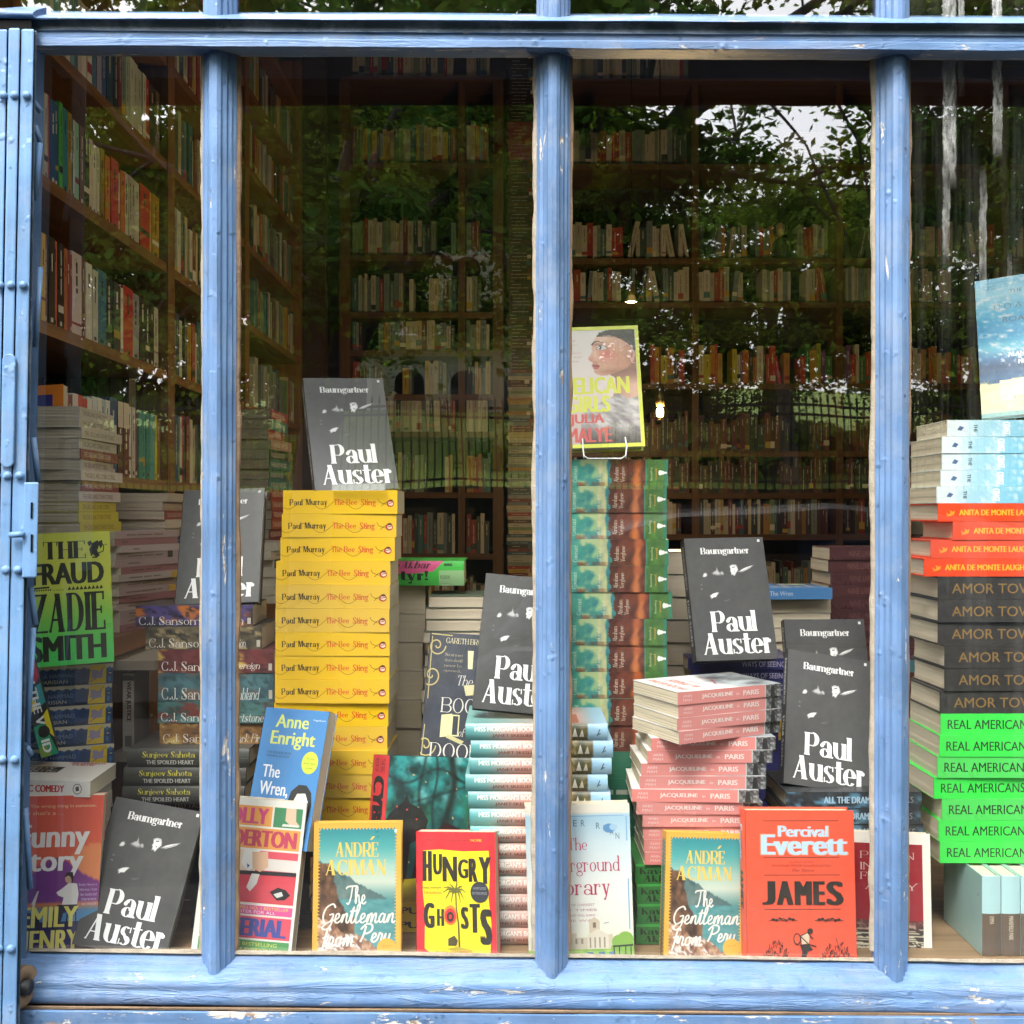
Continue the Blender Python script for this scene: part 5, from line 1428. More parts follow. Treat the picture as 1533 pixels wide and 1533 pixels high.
def art_doors():
    a = Art(1.55, '#283044'); a.raster(blotch(['#222a3a', '#2b3448', '#20283a'], 4, 4, 6), 16, 24)
    gd = '#c9b870'
    def swirl(cx, cy, r, sgn, n=1.6):
        a.line([(cx + sgn * r * (1 - t / 40) * math.cos(n * 2 * math.pi * t / 40), cy + r * (1 - t / 40) * math.sin(n * 2 * math.pi * t / 40)) for t in range(38)], .016, gd)
    swirl(.10, .16, .12, 1); swirl(.06, .52, .14, -1); swirl(.06, 1.34, .14, 1); swirl(.9, .16, .12, -1); swirl(.94, .52, .14, 1)
    a.line([(.02, .02), (.3, .03)], .014, gd); a.line([(.03, .05), (.04, .8)], .012, gd); a.line([(.03, 1.1), (.02, 1.5)], .012, gd)
    a.text('GARETH BROWN', (.22, .055, .80, .125), '#e6dcae', **RM)
    for i, t in enumerate(('Some', 'doors should', 'never be', 'opened...')): a.text(t, (.22, .24 + .065 * i, .46, .28 + .065 * i), '#b8b08a', **LT)
    a.text('The', (.42, .50, .62, .62), '#e9e6da', shear=.2, **LT); a.text('BOOK', (.22, .77, .84, .95), '#e9e6da', **LT); a.text('of', (.48, 1.12, .58, 1.22), '#e9e6da', shear=.2, **LT); a.text('DOORS', (.12, 1.30, .92, 1.48), '#e9e6da', **LT)
    a.poly([(.24, .98), (.38, .96), (.38, 1.22), (.24, 1.24)], '#e6dfa4'); a.frame(.38, .97, .48, 1.22, .015, '#e6dfa4'); a.poly([(.52, .2), (.6, .2), (.6, .42), (.54, .42)], '#e2dcb0')
    a.poly([(.34, 1.2), (.56, 1.27), (.53, 1.31), (.32, 1.24)], '#c9c28a'); a.poly([(.5, .62), (.66, .6), (.68, .72), (.54, .74)], '#d8cfa0')
    return a
def sp_library(T, H):                                # teal to blush spine, picture at its foot
    s = Art(T / H, '#d9a79a'); A = s.A
    def f(u, v):
        c = gradx([(0, '#57a5a6'), (.12, '#72b4b2'), (.26, '#c9b4a8'), (.36, '#e0a898'), (.68, '#d98f7c')])(u, v)
        pic = mixc(mixc(rgb('#8a7434'), rgb('#2f3a22'), fbm(u * 60, v * 4, 8) * 1.6 - .3), rgb('#e2c884'), (fbm(u * 34, v * 3, 2) - .55) * 5)
        c = np.where((u > .69)[..., None], pic, c)
        return np.where((u > .86)[..., None], mixc(rgb('#8fbede'), rgb('#a9d2ea'), v), c)
    s.raster(f, 90, 8)
    s.text("MISS MORGAN'S BOOK BRIGADE", (.065, A * .16, .66, A * .44), '#f6efe8', bold=.06); s.text('JANET SKESLIEN CHARLES', (.19, A * .58, .66, A * .82), '#8a3a2a', bold=.06)
    s.poly([(.77, A * .2), (.79, A * .75), (.75, A * .75)], '#efe8d8'); s.poly([(.82, A * .3), (.835, A * .75), (.80, A * .75)], '#e0d8c4'); s.line([(.925, A * .7), (.945, A * .3)], .006, '#1a2a3c'); s.line([(.935, A * .6), (.95, A * .55)], .006, '#1a2a3c')
    return s
def art_library():
    a = Art(1.5, '#8fbfd0')
    a.raster(lambda u, v: mixc(mixc(rgb('#5aa8a6'), rgb('#e6b4a4'), v * 1.4), rgb('#9cc8e4'), (v - .8) * 8 + 0 * u), 8, 30)
    a.text('A NOVEL', (.3, .2, .7, .3), '#f3ece4'); a.rect(.05, .9, .5, 1.2, '#c96a4a'); a.rect(.5, .95, .9, 1.15, '#7a8a4a'); return a
def art_forest():
    a = Art(1.5, '#0f3a38')
    def f(u, v):
        n = fbm(u * 7, v * 9, 5, 5); n2 = fbm(u * 5, v * 6, 11, 4)
        c = mixc(rgb('#0b3a3a'), rgb('#2fb0ae'), (n - .28) * 2.4 * (1.25 - v))
        c = mixc(c, rgb('#8fe4e6'), (n2 - .54) * 6 * np.clip(1 - v * 1.5, 0, 1)); c = mixc(c, rgb('#2a7f4a'), (fbm(u * 6 + 9, v * 7, 21) - .48) * 2.4 * (v > .3))
        tr = np.exp(-((u - .74 - .05 * np.sin(v * 7)) / .05) ** 2) + .8 * np.exp(-((u - .40 - .03 * np.sin(v * 9 + 2)) / .018) ** 2) + .8 * np.exp(-((u - .56 - .02 * np.sin(v * 11)) / .014) ** 2) + .7 * np.exp(-((v - .16 - .06 * np.sin(u * 8)) / .014) ** 2) + .6 * np.exp(-((v - .34 + .2 * (u - .5)) / .012) ** 2)
        c = mixc(c, rgb('#0a2322'), tr * .9 * (.5 + n)); c = np.where((fbm(u * 40, v * 52, 33, 1) > .968)[..., None], rgb('#f0dfa0'), c)
        return mixc(c, rgb('#8a2418'), (v - .74) * 3 * (fbm(u * 6, v * 6, 2) > .45))
    a.raster(f, 70, 104)
    a.poly([(.04, .70), (.2, .55), (.22, .46), (.27, .58), (.42, .66), (.5, .80), (.46, .98), (.3, 1.08), (.28, 1.5), (.0, 1.5), (.0, .78)], '#16191a'); a.poly([(.5, 1.02), (.72, .82), (.98, .96), (.98, 1.5), (.34, 1.5), (.4, 1.2)], '#3a0f10')
    for x, y in ((.12, .62), (.24, .66), (.36, .78), (.6, 1.1), (.8, 1.02)): a.disc(x, y, .012, .012, '#e0523a', 8)
    return a
def sp_forest(T, H):
    s = Art(T / H, '#c8242a'); A = s.A; s.text('CYBER', (.17, A * .18, .74, A * .82), '#171214', bold=.2); s.text('THE BIG', (.03, A * .2, .14, A * .45), '#171214'); s.text('BOOK OF', (.03, A * .55, .14, A * .8), '#171214'); return s
def art_wren():
    a = Art(1.54, '#3d86c6')
    a.text('Anne', (.20, .07, .72, .22), '#dfe86a', bold=.07); a.text('Enright', (.16, .26, .86, .46), '#dfe86a', bold=.07); a.text('THE BOOKER PRIZE', (.14, .495, .52, .52), '#1d3a5a'); a.text('WINNING AUTHOR', (.14, .535, .5, .56), '#1d3a5a'); a.text('Magnificent', (.78, .10, .97, .125), '#e6eef6')
    a.disc(.83, .59, .125, .125, '#cfe23a'); a.text('A joy', (.77, .53, .89, .56), '#3a5a1a'); a.text('from start', (.74, .585, .92, .61), '#3a5a1a'); a.text('to end', (.78, .635, .88, .66), '#3a5a1a')
    for i, t in enumerate(('The', 'Wren,', 'The', 'Wren')): a.text(t, (.12, .65 + .185 * i, .12 + (.28, .45, .28, .42)[i], .79 + .185 * i + (.03 if t == 'Wren,' else 0)), '#f4f8fb', bold=.05)
    a.poly([(.56, 1.12), (.62, .92), (.72, .84), (.84, .84), (.93, .92), (.96, 1.06), (.92, 1.30), (.94, 1.40), (.90, 1.50), (.60, 1.50), (.62, 1.3), (.55, 1.24), (.50, 1.22)], '#15191c')
    a.poly([(.66, 1.06), (.72, .94), (.84, .93), (.90, 1.02), (.90, 1.18), (.86, 1.32), (.78, 1.42), (.71, 1.36), (.66, 1.22)], '#eef0e4'); a.poly([(.80, 1.12), (.90, 1.10), (.90, 1.22), (.84, 1.36), (.78, 1.42), (.76, 1.30)], '#d8e23a')
    a.line([(.68, 1.08), (.74, 1.06), (.77, 1.08)], .02, '#15191c'); a.line([(.81, 1.08), (.85, 1.06), (.89, 1.09)], .02, '#15191c'); a.disc(.73, 1.125, .02, .014, '#15191c', 10); a.disc(.85, 1.125, .02, .014, '#15191c', 10); a.line([(.79, 1.10), (.775, 1.22), (.80, 1.235)], .012, '#2a2e30'); a.line([(.74, 1.30), (.79, 1.29), (.83, 1.31)], .018, '#15191c')
    return a
def art_panels():
    a = Art(1.62, '#f1ece0')
    a.rect(.06, .07, .66, .275, '#f2a43a'); a.text('DOLLY', (.10, .09, .63, .255), '#d9367c', bold=.13)
    a.rect(.68, .07, .97, .275, '#3f8f5f'); a.poly([(.80, .07), (.90, .07), (.91, .2), (.95, .245), (.86, .25), (.80, .2)], '#e8c4a4'); a.poly([(.78, .235), (.95, .24), (.94, .26), (.77, .26)], '#e9e4da')
    a.rect(.06, .295, .97, .505, '#f2a43a'); a.text('ALDERTON', (.08, .315, .94, .485), '#c9325a', bold=.14)
    a.rect(.06, .525, .97, 1.05, '#dc3448'); a.rect(.6, .525, .97, .60, '#e6455a'); a.rect(.62, .60, .97, .72, '#e4dcd4'); a.rect(.06, .52, .55, .74, '#efd2b8'); a.poly([(.42, .52), (.58, .52), (.55, .68), (.48, .74), (.40, .66)], '#f4efe8')
    a.poly([(.25, .74), (.97, .72), (.97, .76), (.25, .78)], '#2a2a32'); a.poly([(.14, .53), (.36, .53), (.34, .70), (.28, .86), (.2, .95), (.13, .98), (.16, .82)], '#e6b894'); a.poly([(.50, .54), (.66, .53), (.68, .68), (.60, .74), (.52, .70)], '#e6b894'); a.poly([(.52, .76), (.60, .76), (.58, .86), (.52, .94), (.48, .90)], '#f1ebe2')
    a.poly([(.72, .93), (.80, .88), (.88, .90), (.93, .95), (.88, 1.0), (.8, 1.01)], '#1d1d20'); a.poly([(.76, .95), (.84, .92), (.86, .96), (.8, .985)], '#d8d8d4'); a.poly([(.46, .66), (.49, .68), (.47, .71)], '#2f4f9a')
    a.rect(.06, 1.075, .97, 1.165, '#e34a94'); a.text('THE SUNDAY TIMES NO. 1 BESTSELLER', (.09, 1.085, .93, 1.115), '#f0d23a'); a.text('A WRITER FOR ALL', (.3, 1.125, .8, 1.155), '#f6e6ee')
    a.rect(.06, 1.185, .97, 1.40, '#e2405a'); a.text('MATERIAL', (.09, 1.205, .93, 1.38), '#3a4a9c', bold=.16); a.rect(.06, 1.42, .97, 1.57, '#4a9a54'); a.text('FROM THE BESTSELLING', (.2, 1.44, .85, 1.475), '#e8e05a'); a.text('AUTHOR OF EVERYTHING', (.15, 1.495, .9, 1.53), '#e8e05a')
    return a
def art_bay(A=1.5):
    a = Art(A, '#f0b428')
    def f(u, v):
        c = grad([(0, '#239097'), (.16, '#4fb0ac'), (.30, '#a8d0c0'), (.42, '#d4dcc8'), (.55, '#5f9c98'), (.75, '#3f8a8c'), (1, '#5a8a84')])(u, v)
        ridge = .24 + .34 * np.clip(u - .04, 0, 1) ** .85 + .035 * (fbm(u * 8, v * 0, 4) - .5) + .05 * np.abs(u - .42)
        ridge2 = .12 + .9 * u
        sea = .555
        c = np.where(((v > ridge) & (v < sea))[..., None], mixc(rgb('#3f6468'), rgb('#7f948a'), fbm(u * 12, v * 16, 6) * 1.4 - .3 + (v - ridge) * 1.4), c)
        c = np.where((v > sea)[..., None], mixc(mixc(rgb('#2f7f86'), rgb('#6fb0ac'), fbm(u * 9, v * 40, 12)), rgb('#8ac0b8'), (v - .62) * .8), c)
        cl = (u < .27 - .10 * np.sin(v * 6) + .13 * (fbm(u * 4, v * 9, 8) - .5) + .10 * (v > .7) ) & (v > .27)
        c = np.where(cl[..., None], mixc(rgb('#3f2a1e'), rgb('#b07a52'), fbm(u * 16, v * 14, 14) * 1.7 - .4), c)
        bch = v > .985 - .28 * (1 - u) - .02 * np.sin(u * 14)
        c = np.where(bch[..., None], mixc(rgb('#7a4a34'), rgb('#e4b48a'), fbm(u * 26, v * 26, 18) * 1.9 - .5), c)
        return np.where((bch & (fbm(u * 16, v * 30, 25, 2) > .66))[..., None], rgb('#e9ddd0'), c)
    a.raster(f, 52, 78, (.055, .06, .945, A - .01))
    a.many([[(.04 + .0375 * i - .014, .055), (.04 + .0375 * i + .014, .055), (.04 + .0375 * i, .085)] for i in range(26)], '#f0b428')
    n = int(A / .0375)
    a.many([[(.05, .05 + .0375 * i - .014), (.05, .05 + .0375 * i + .014), (.08, .05 + .0375 * i)] for i in range(n)] + [[(.95, .05 + .0375 * i - .014), (.95, .05 + .0375 * i + .014), (.92, .05 + .0375 * i)] for i in range(n)], '#f0b428')
    gd = '#f3cf52'
    dc = dict(font='serif', T=.20, t=.045, X=.7, wk=.62, sf=.03, gap=.03)
    a.text('ANDRE', (.25, .215, .74, .385), gd, **dc); a.poly([(.64, .195), (.67, .155), (.70, .155), (.665, .195)], gd); a.text('ACIMAN', (.14, .415, .83, .59), gd, **dc)
    a.text('The', (.37, .70, .61, .92), '#f6f1e6', font='script', w=.095); a.text('Gentleman', (.10, .90, .94, 1.20), '#f6f1e6', font='script', w=.085, shear=.15); a.text('from', (.09, 1.16, .48, 1.44), '#f6f1e6', font='script', w=.10, shear=.15); a.text('Peru', (.53, 1.12, .90, 1.34), '#f6f1e6', font='script', w=.10, shear=.15)
    a.disc(.84, 1.40, .11, .11, '#f0b52a'); a.text('gold', (.79, 1.36, .89, 1.39), '#c98a1e'); a.rect(.92, .075, .945, .115, '#d9efe8')
    return a
def sp_bay(T, H):
    s = Art(T / H, '#2f8f8c'); A = s.A; s.raster(gradx([(0, '#f0b428'), (.06, '#f0b428'), (.07, '#2d8d92'), (.5, '#5f8f86'), (1, '#8a5a3c')]), 40, 2); s.many([[(i * .03, 0), (i * .03 + .03, 0), (i * .03 + .015, A * .3)] for i in range(33)], '#f0b428'); s.many([[(i * .03, A), (i * .03 + .03, A), (i * .03 + .015, A * .72)] for i in range(33)], '#f0b428'); return s
def art_ghosts():
    a = Art(1.52, '#e22b36'); k = '#221d16'
    a.poly([(.09, .23), (.3, .215), (.6, .235), (.92, .225), (.93, .5), (.91, .8), (.94, 1.1), (.92, 1.46), (.75, 1.52), (.4, 1.5), (.2, 1.48), (.10, 1.40), (.11, 1.0), (.08, .7)], '#f6e21e')
    a.text('A devastating story of unforgettable power', (.12, .085, .66, .118), k); a.text('THE TIMES', (.69, .088, .83, .115), '#f6e21e')
    xs = [(.08, .20, .235, .60), (.215, .33, .27, .52), (.335, .52, .30, .60), (.53, .66, .33, .56), (.665, .78, .32, .60), (.79, .95, .30, .62)]
    for ch, (x0, x1, y0, y1) in zip('HUNGRY', xs): a.text(ch, (x0, y0, x1, y1), k, bold=.10)
    xs = [('G', .09, .23, .86, 1.16), ('H', .26, .35, .93, 1.13), ('S', .56, .66, .90, 1.16), ('T', .67, .80, .86, 1.20), ('S', .80, .95, .92, 1.34)]
    for ch, x0, x1, y0, y1 in xs: a.text(ch, (x0, y0, x1, y1), k, bold=.12)
    a.disc(.43, 1.0, .085, .12, '#f08a2a', 18); a.disc(.43, 1.01, .07, .09, '#df2a30', 18); a.disc(.43, 1.02, .045, .062, k, 16); a.disc(.43, 1.02, .018, .028, '#df2a30', 12)
    a.line([(.54, 1.38), (.53, 1.1), (.505, .9), (.50, .72)], .022, '#5f5216', .012)
    for dx, dy in ((-.16, .02), (-.13, .10), (-.06, .14), (.10, .10), (.13, .02), (.09, -.06), (-.08, -.08), (.02, -.12), (.06, .14), (-.15, -.04)): a.line([(.50, .71), (.50 + dx * .6, .71 + dy * .4 - .03), (.50 + dx, .71 + dy)], .026, '#6a6a22', .006)
    a.poly([(.38, 1.40), (.52, 1.37), (.72, 1.41), (.55, 1.44)], '#b8a42a'); a.poly([(.40, 1.28), (.48, 1.24), (.52, 1.30), (.50, 1.36), (.40, 1.36)], '#4a4016')
    a.disc(.80, .72, .115, .125, '#242832', 24); a.text('SHORTLISTED', (.72, .66, .88, .69), '#9a9aa4'); a.text('FICTION PRIZE', (.71, .72, .89, .75), '#9a9aa4')
    a.text('Deeply impressive', (.08, .66, .32, .69), k); a.text('THE GUARDIAN', (.10, .72, .32, .75), '#d8552a'); a.text('Astonishing', (.24, 1.42, .40, 1.45), k); a.text('HILARY MANTEL', (.42, 1.42, .72, 1.45), '#e0602a')
    return a
def art_profile():
    a = Art(1.42, '#eaf03a'); a.raster(grad([(0, '#f6efe2'), (.5, '#f3e0d4'), (1, '#d8c8c0')]), 2, 10, (.04, .03, .96, 1.385))
    def inside(poly, u, v):
        r = np.zeros(u.shape, bool); n = len(poly)
        for k in range(n):
            (x0, y0), (x1, y1) = poly[k - 1], poly[k]
            if y0 == y1: continue
            r ^= ((y0 > v) != (y1 > v)) & (u < (x1 - x0) * (v - y0) / (y1 - y0) + x0)
        return r
    face = [(.46, .17), (.50, .12), (.60, .07), (.86, .16), (.95, .26), (.93, .42), (.84, .50), (.74, .545), (.62, .58), (.53, .588), (.47, .565), (.447, .535), (.452, .512), (.43, .495), (.445, .478), (.418, .462), (.44, .44), (.435, .425), (.39, .40), (.382, .385), (.41, .34), (.435, .30), (.44, .27), (.43, .23)]
    neck = [(.95, .30), (.955, 1.1), (.60, 1.1), (.63, .90), (.69, .74), (.70, .62), (.62, .57)]
    hair = [(.49, .125), (.53, .07), (.64, .04), (.96, .04), (.96, .31), (.925, .29), (.90, .24), (.86, .21), (.80, .165), (.70, .12), (.60, .105), (.54, .12)]
    ear = [(.87, .30), (.93, .275), (.95, .32), (.93, .40), (.885, .41)]
    blouse = [(.30, 1.0), (.42, .93), (.60, .86), (.72, .80), (.84, .86), (.96, .84), (.96, 1.385), (.24, 1.385), (.27, 1.15)]
    def bg(U, V):
        u = .04 + U * .92; v = .03 + V * 1.355
        c = grad([(0, '#f5eee2'), (.5, '#f4e2d8'), (1, '#cbb9b2')])(U, V)
        nk = mixc(rgb('#b87c62'), rgb('#e6b498'), (u - .62) * 4 - (v - .6) * .5); nk = mixc(nk, rgb('#8a5644'), np.clip(1 - (v - .55) * 7, 0, 1) * .8)
        c = np.where(inside(neck, u, v)[..., None], nk, c)
        f = fbm(u * 7 + v * 3, v * 16 - u * 6, 5, 4)
        bl = mixc(rgb('#8f8684'), rgb('#e4dcd8'), f * 2.2 - .55); bl = mixc(bl, rgb('#3a3432'), (v - 1.14) * 4)
        c = np.where(inside(blouse, u, v)[..., None], bl, c)
        sk = mixc(rgb('#f0b894'), rgb('#c47a58'), (u - .48) * 1.7 + (v - .35) * .9)
        def spot(x, y, rx, ry): return np.exp(-(((u - x) / rx) ** 2 + ((v - y) / ry) ** 2))
        sk = mixc(sk, rgb('#e0604e'), spot(.61, .335, .10, .07) * .85); sk = mixc(sk, rgb('#d87a62'), spot(.41, .40, .05, .04) * .6)
        sk = mixc(sk, rgb('#9a6450'), spot(.50, .215, .09, .022) * .6 + spot(.54, .272, .07, .018) * .4 + spot(.47, .43, .03, .014) * .5 + spot(.70, .54, .2, .03) * .5 + spot(.90, .36, .05, .12) * .35)
        sk = mixc(sk, rgb('#fbe0cc'), spot(.47, .33, .02, .06) * .5 + spot(.56, .14, .07, .03) * .4)
        c = np.where(inside(face, u, v)[..., None], sk, c)
        c = np.where(inside(ear, u, v)[..., None], mixc(rgb('#dca084'), rgb('#a8684f'), spot(.905, .34, .018, .035)), c)
        h = mixc(rgb('#17120f'), rgb('#4a3a30'), fbm(u * 5 + v * 9, v * 40 - u * 22, 8, 3) * 1.9 - .55)
        return np.where(inside(hair, u, v)[..., None], h, c)
    a.raster(bg, 92, 128, (.04, .03, .96, 1.385))
    for k in range(26):
        x = .50 + .017 * k; a.p.append((stroke([(x, .125 + .10 * max(0, x - .62)), (x + .05, .10 + .11 * max(0, x - .62)), (x + .13, .09 + .12 * max(0, x - .6))], .004)[0], C('#2a1d17'), a.lay))
    a.up()
    a.line([(.432, .218), (.47, .182), (.52, .176), (.575, .196)], .017, '#33221b', .006)
    a.poly([(.492, .262), (.515, .236), (.555, .226), (.592, .242), (.618, .262), (.57, .276), (.52, .274)], '#efe6de'); a.disc(.533, .252, .019, .022, '#2a2624', 12); a.disc(.528, .246, .005, .005, '#f4f0ea', 8); a.line([(.488, .262), (.515, .234), (.556, .223), (.596, .24), (.626, .264)], .010, '#2e1e18', .005)
    a.poly([(.418, .462), (.445, .447), (.462, .452), (.488, .449), (.525, .472), (.47, .478)], '#b8433c'); a.poly([(.43, .482), (.47, .477), (.522, .474), (.495, .505), (.455, .512)], '#cf6259'); a.line([(.425, .472), (.47, .475), (.52, .473)], .006, '#7a2a26')
    a.text('PELICAN', (.09, .60, .86, .80), '#ecee2a', bold=.11); a.text('GIRLS', (.09, .82, .62, 1.01), '#ecee2a', bold=.11); a.text('JULIA', (.13, 1.03, .54, 1.17), '#e0564e', bold=.11); a.text('MALYE', (.09, 1.19, .62, 1.355), '#e0564e', bold=.11)
    for i in range(6): a.text(('A beautiful', 'debut novel', '', 'Sweeping and', 'richly drawn', 'historical')[i] or '.', (.10, .15 + .05 * i, .10 + (.14, .16, .01, .20, .22, .16)[i], .17 + .05 * i), '#e29a8a')
    a.frame(.0, .0, 1, 1.42, .042, '#e9ef34'); return a
def sp_jungle(T, H):
    s = Art(T / H, '#2a6a5a'); A = s.A
    def f(u, v):
        n = fbm(u * 17 + v, v * 3.1, 4, 3); n2 = fbm(u * 11 + v * .7, v * 2.3, 9, 3)
        c = mixc(rgb('#2a7c8c'), rgb('#46a88c'), n * 1.5 - .2)
        c = mixc(c, rgb('#b9cf94'), np.clip((n2 - .5) * 6, 0, 1) * ((u > .22) & (u < .48)))
        c = np.where(((u > .40) & (u < .47))[..., None], mixc(c, rgb('#d9cf98'), .2 + n2 * .9), c)
        br = mixc(rgb('#4a2018'), rgb('#7a3a24'), n * 1.6 - .3)
        c = np.where((u > .475 + .05 * fbm(u * 0 + 1, v * 5, 3))[..., None], br, c)
        fig = np.exp(-((u - .735 - .012 * np.sin(v * 5 + 1) - .02 * (n2 - .5)) / (.034 + .012 * np.sin(v * 9))) ** 2)
        c = mixc(c, mixc(rgb('#a84a20'), rgb('#d98a44'), n2), fig * 1.4 - .25)
        c = np.where((u > .805)[..., None], mixc(rgb('#2f5a2a'), rgb('#5a8a34'), n * 1.4 - .1), c)
        c = np.where(((u > .80) & (u < .815))[..., None], rgb('#2f8a78'), c)
        c = np.where((u > .965)[..., None], rgb('#2a7a5e'), c)
        return mixc(c, rgb('#8a3a1e'), (fbm(u * 30, v * 4, 19) - .35) * 2 * (v > .84) * (u < .5))
    s.raster(f, 110, 24)
    s.text('The', (.06, A * .38, .095, A * .62), '#dfe8dc', rot=-90, **LT); s.text('Covenant', (.175, A * .22, .215, A * .86), '#e6ecdc', rot=-90, **LT); s.text('of Water', (.385, A * .30, .42, A * .84), '#efe9c8', rot=-90, **LT)
    s.text('Abraham', (.53, A * .28, .57, A * .84), '#efe2cc', rot=-90, **LT); s.text('Verghese', (.585, A * .26, .635, A * .84), '#efe2cc', rot=-90, **LT); s.text('Bestselling', (.845, A * .3, .87, A * .8), '#b8c88a', rot=-90); s.text('novel', (.885, A * .34, .905, A * .74), '#e0a040', rot=-90)
    s.disc(.945, A * .5, .026, A * .08, '#f1f1ea', 12); s.poly([(.945, A * .47), (.99, A * .46), (.99, A * .54), (.945, A * .53)], '#f1f1ea'); s.disc(.93, A * .5, .014, A * .11, '#f1f1ea', 10)
    return s
def sp_coral(T, H):
    s = Art(T / H, '#e68c85'); A = s.A
    s.text('ANN', (.045, A * .24, .125, A * .44), '#f0c8c0', bold=.08); s.text('MAH', (.045, A * .56, .125, A * .76), '#f0c8c0', bold=.08); s.text('JACQUELINE', (.22, A * .30, .52, A * .70), '#f7e6de', bold=.1); s.text('in', (.555, A * .42, .58, A * .62), '#f7e6de'); s.text('PARIS', (.62, A * .30, .775, A * .70), '#f7e6de', bold=.1); s.rect(.185, A * .15, .188, A * .85, '#e89a74')
    s.raster(lambda u, v: np.stack([mixc(rgb('#2a2a2c'), rgb('#b8b8b8'), fbm(u * 9, v * 6, 7) * 2.2 - .7)[..., k] for k in range(3)], -1), 20, 8, (.845, 0, 1, A)); s.rect(.835, 0, .845, A, '#c9c9c4'); s.poly([(.90, A * .1), (.93, A * .1), (.94, A), (.89, A)], '#1c1c1e')
    return s
def art_coral():
    a = Art(1.5, '#f2efe8')
    a.raster(lambda u, v: mixc(np.zeros(u.shape + (3,)) + rgb('#f3f0ea'), mixc(rgb('#3a3a3e'), rgb('#b9c4c8'), fbm(u * 6, v * 6, 3) * 1.8 - .4), ((v - .46 - .2 * np.abs(u - .5)) * 9)), 24, 36)
    a.text('JACQUELINE', (.10, .13, .92, .28), '#e68c85', bold=.12); a.text('in PARIS', (.2, .34, .8, .48), '#e68c85', bold=.12); a.text('A novel', (.36, .54, .64, .60), '#b8504e'); a.line([(.3, .75), (.6, .9), (.8, .85)], .03, '#8a2f34'); return a
def art_under():
    a = Art(1.5, '#e9efee'); a.raster(grad([(0, '#f4ecdc'), (.06, '#f1e6d4'), (.07, '#a9cfe4'), (.25, '#d3e4ea'), (.5, '#eef0ea'), (.75, '#f0eee0'), (1, '#e6e6c8')]), 2, 40)
    for b in ((.96, .12, .972, .36), (.96, .72, .972, 1.2), (.10, .12, .112, 1.1)): a.rect(*b, '#7ab0d8')
    a.line([(.2, .115), (.94, .115)], .008, '#7ab0d8')
    for i, ch in enumerate('JENNIFER RYAN'):
        if ch == ' ': continue
        th = math.radians(-142 + i * 8.2); cx, cy = .5 + .52 * math.cos(th) * 1.0, .60 + .42 * math.sin(th)
        a.text(ch, (cx - .018, cy - .03, cx + .018, cy + .03), '#4a6a7a')
    pk = '#c8365e'
    a.text('The', (.40, .32, .585, .44), pk, **RM); a.text('Underground', (.11, .50, .89, .69), pk, **RM); a.text('Library', (.21, .70, .79, .92), pk, **RM)
    for i, t in enumerate(('IN THE DARKEST', 'OF TIMES', 'STORIES WILL SHINE', 'THE WAY')): a.text(t, (.34 - .02 * (i % 2), .95 + .05 * i, .64 + .02 * (i % 2), .972 + .05 * i), '#c98aa0')
    a.disc(.80, .235, .06, .045, '#5a94c4', 14); a.disc(.84, .225, .04, .03, '#a9cce4', 12)
    a.raster(lambda u, v: mixc(rgb('#c9d86a'), rgb('#6aa83a'), fbm(u * 20, v * 8, 3) * 1.5 - .2), 24, 6, (0, 1.38, 1, 1.5))
    a.poly([(.02, 1.38), (.02, 1.26), (.2, 1.25), (.2, 1.23), (.46, 1.23), (.46, 1.27), (.58, 1.27), (.58, 1.12), (.60, 1.10), (.63, 1.08), (.66, 1.10), (.68, 1.12), (.68, 1.26), (.80, 1.24), (.82, 1.38)], '#d8c8ae'); a.poly([(.56, 1.25), (.66, 1.19), (.76, 1.25), (.76, 1.38), (.56, 1.38)], '#e6dac4')
    for i in range(9): a.rect(.06 + .055 * i, 1.28, .08 + .055 * i, 1.33, '#9a8a78')
    for i in range(4): a.rect(.58 + .045 * i, 1.27, .595 + .045 * i, 1.37, '#a89880')
    a.rect(.615, 1.13, .645, 1.18, '#8a7a6a')
    for cx, cy, r in ((.86, 1.32, .07), (.92, 1.30, .08), (.83, 1.38, .05), (.96, 1.36, .05)): a.disc(cx, cy, r, r, '#8ab84a', 14); 
    for x in (.55, .66, .76): a.poly([(x, 1.41), (x + .06, 1.405), (x + .07, 1.45), (x + .01, 1.455)], '#3f7f9a'); a.line([(x, 1.455), (x + .02, 1.49)], .006, '#2a3a3a')
    a.line([(.80, 1.36), (.99, 1.35)], .016, '#22282a'); 
    for x in (.81, .86, .92, .97): a.line([(x, 1.36), (x, 1.47)], .010, '#22282a')
    a.line([(.72, 1.14), (.77, 1.13)], .006, '#8a9aa0'); a.disc(.30, 1.22, .02, .03, '#9a2f3a', 8)
    return a
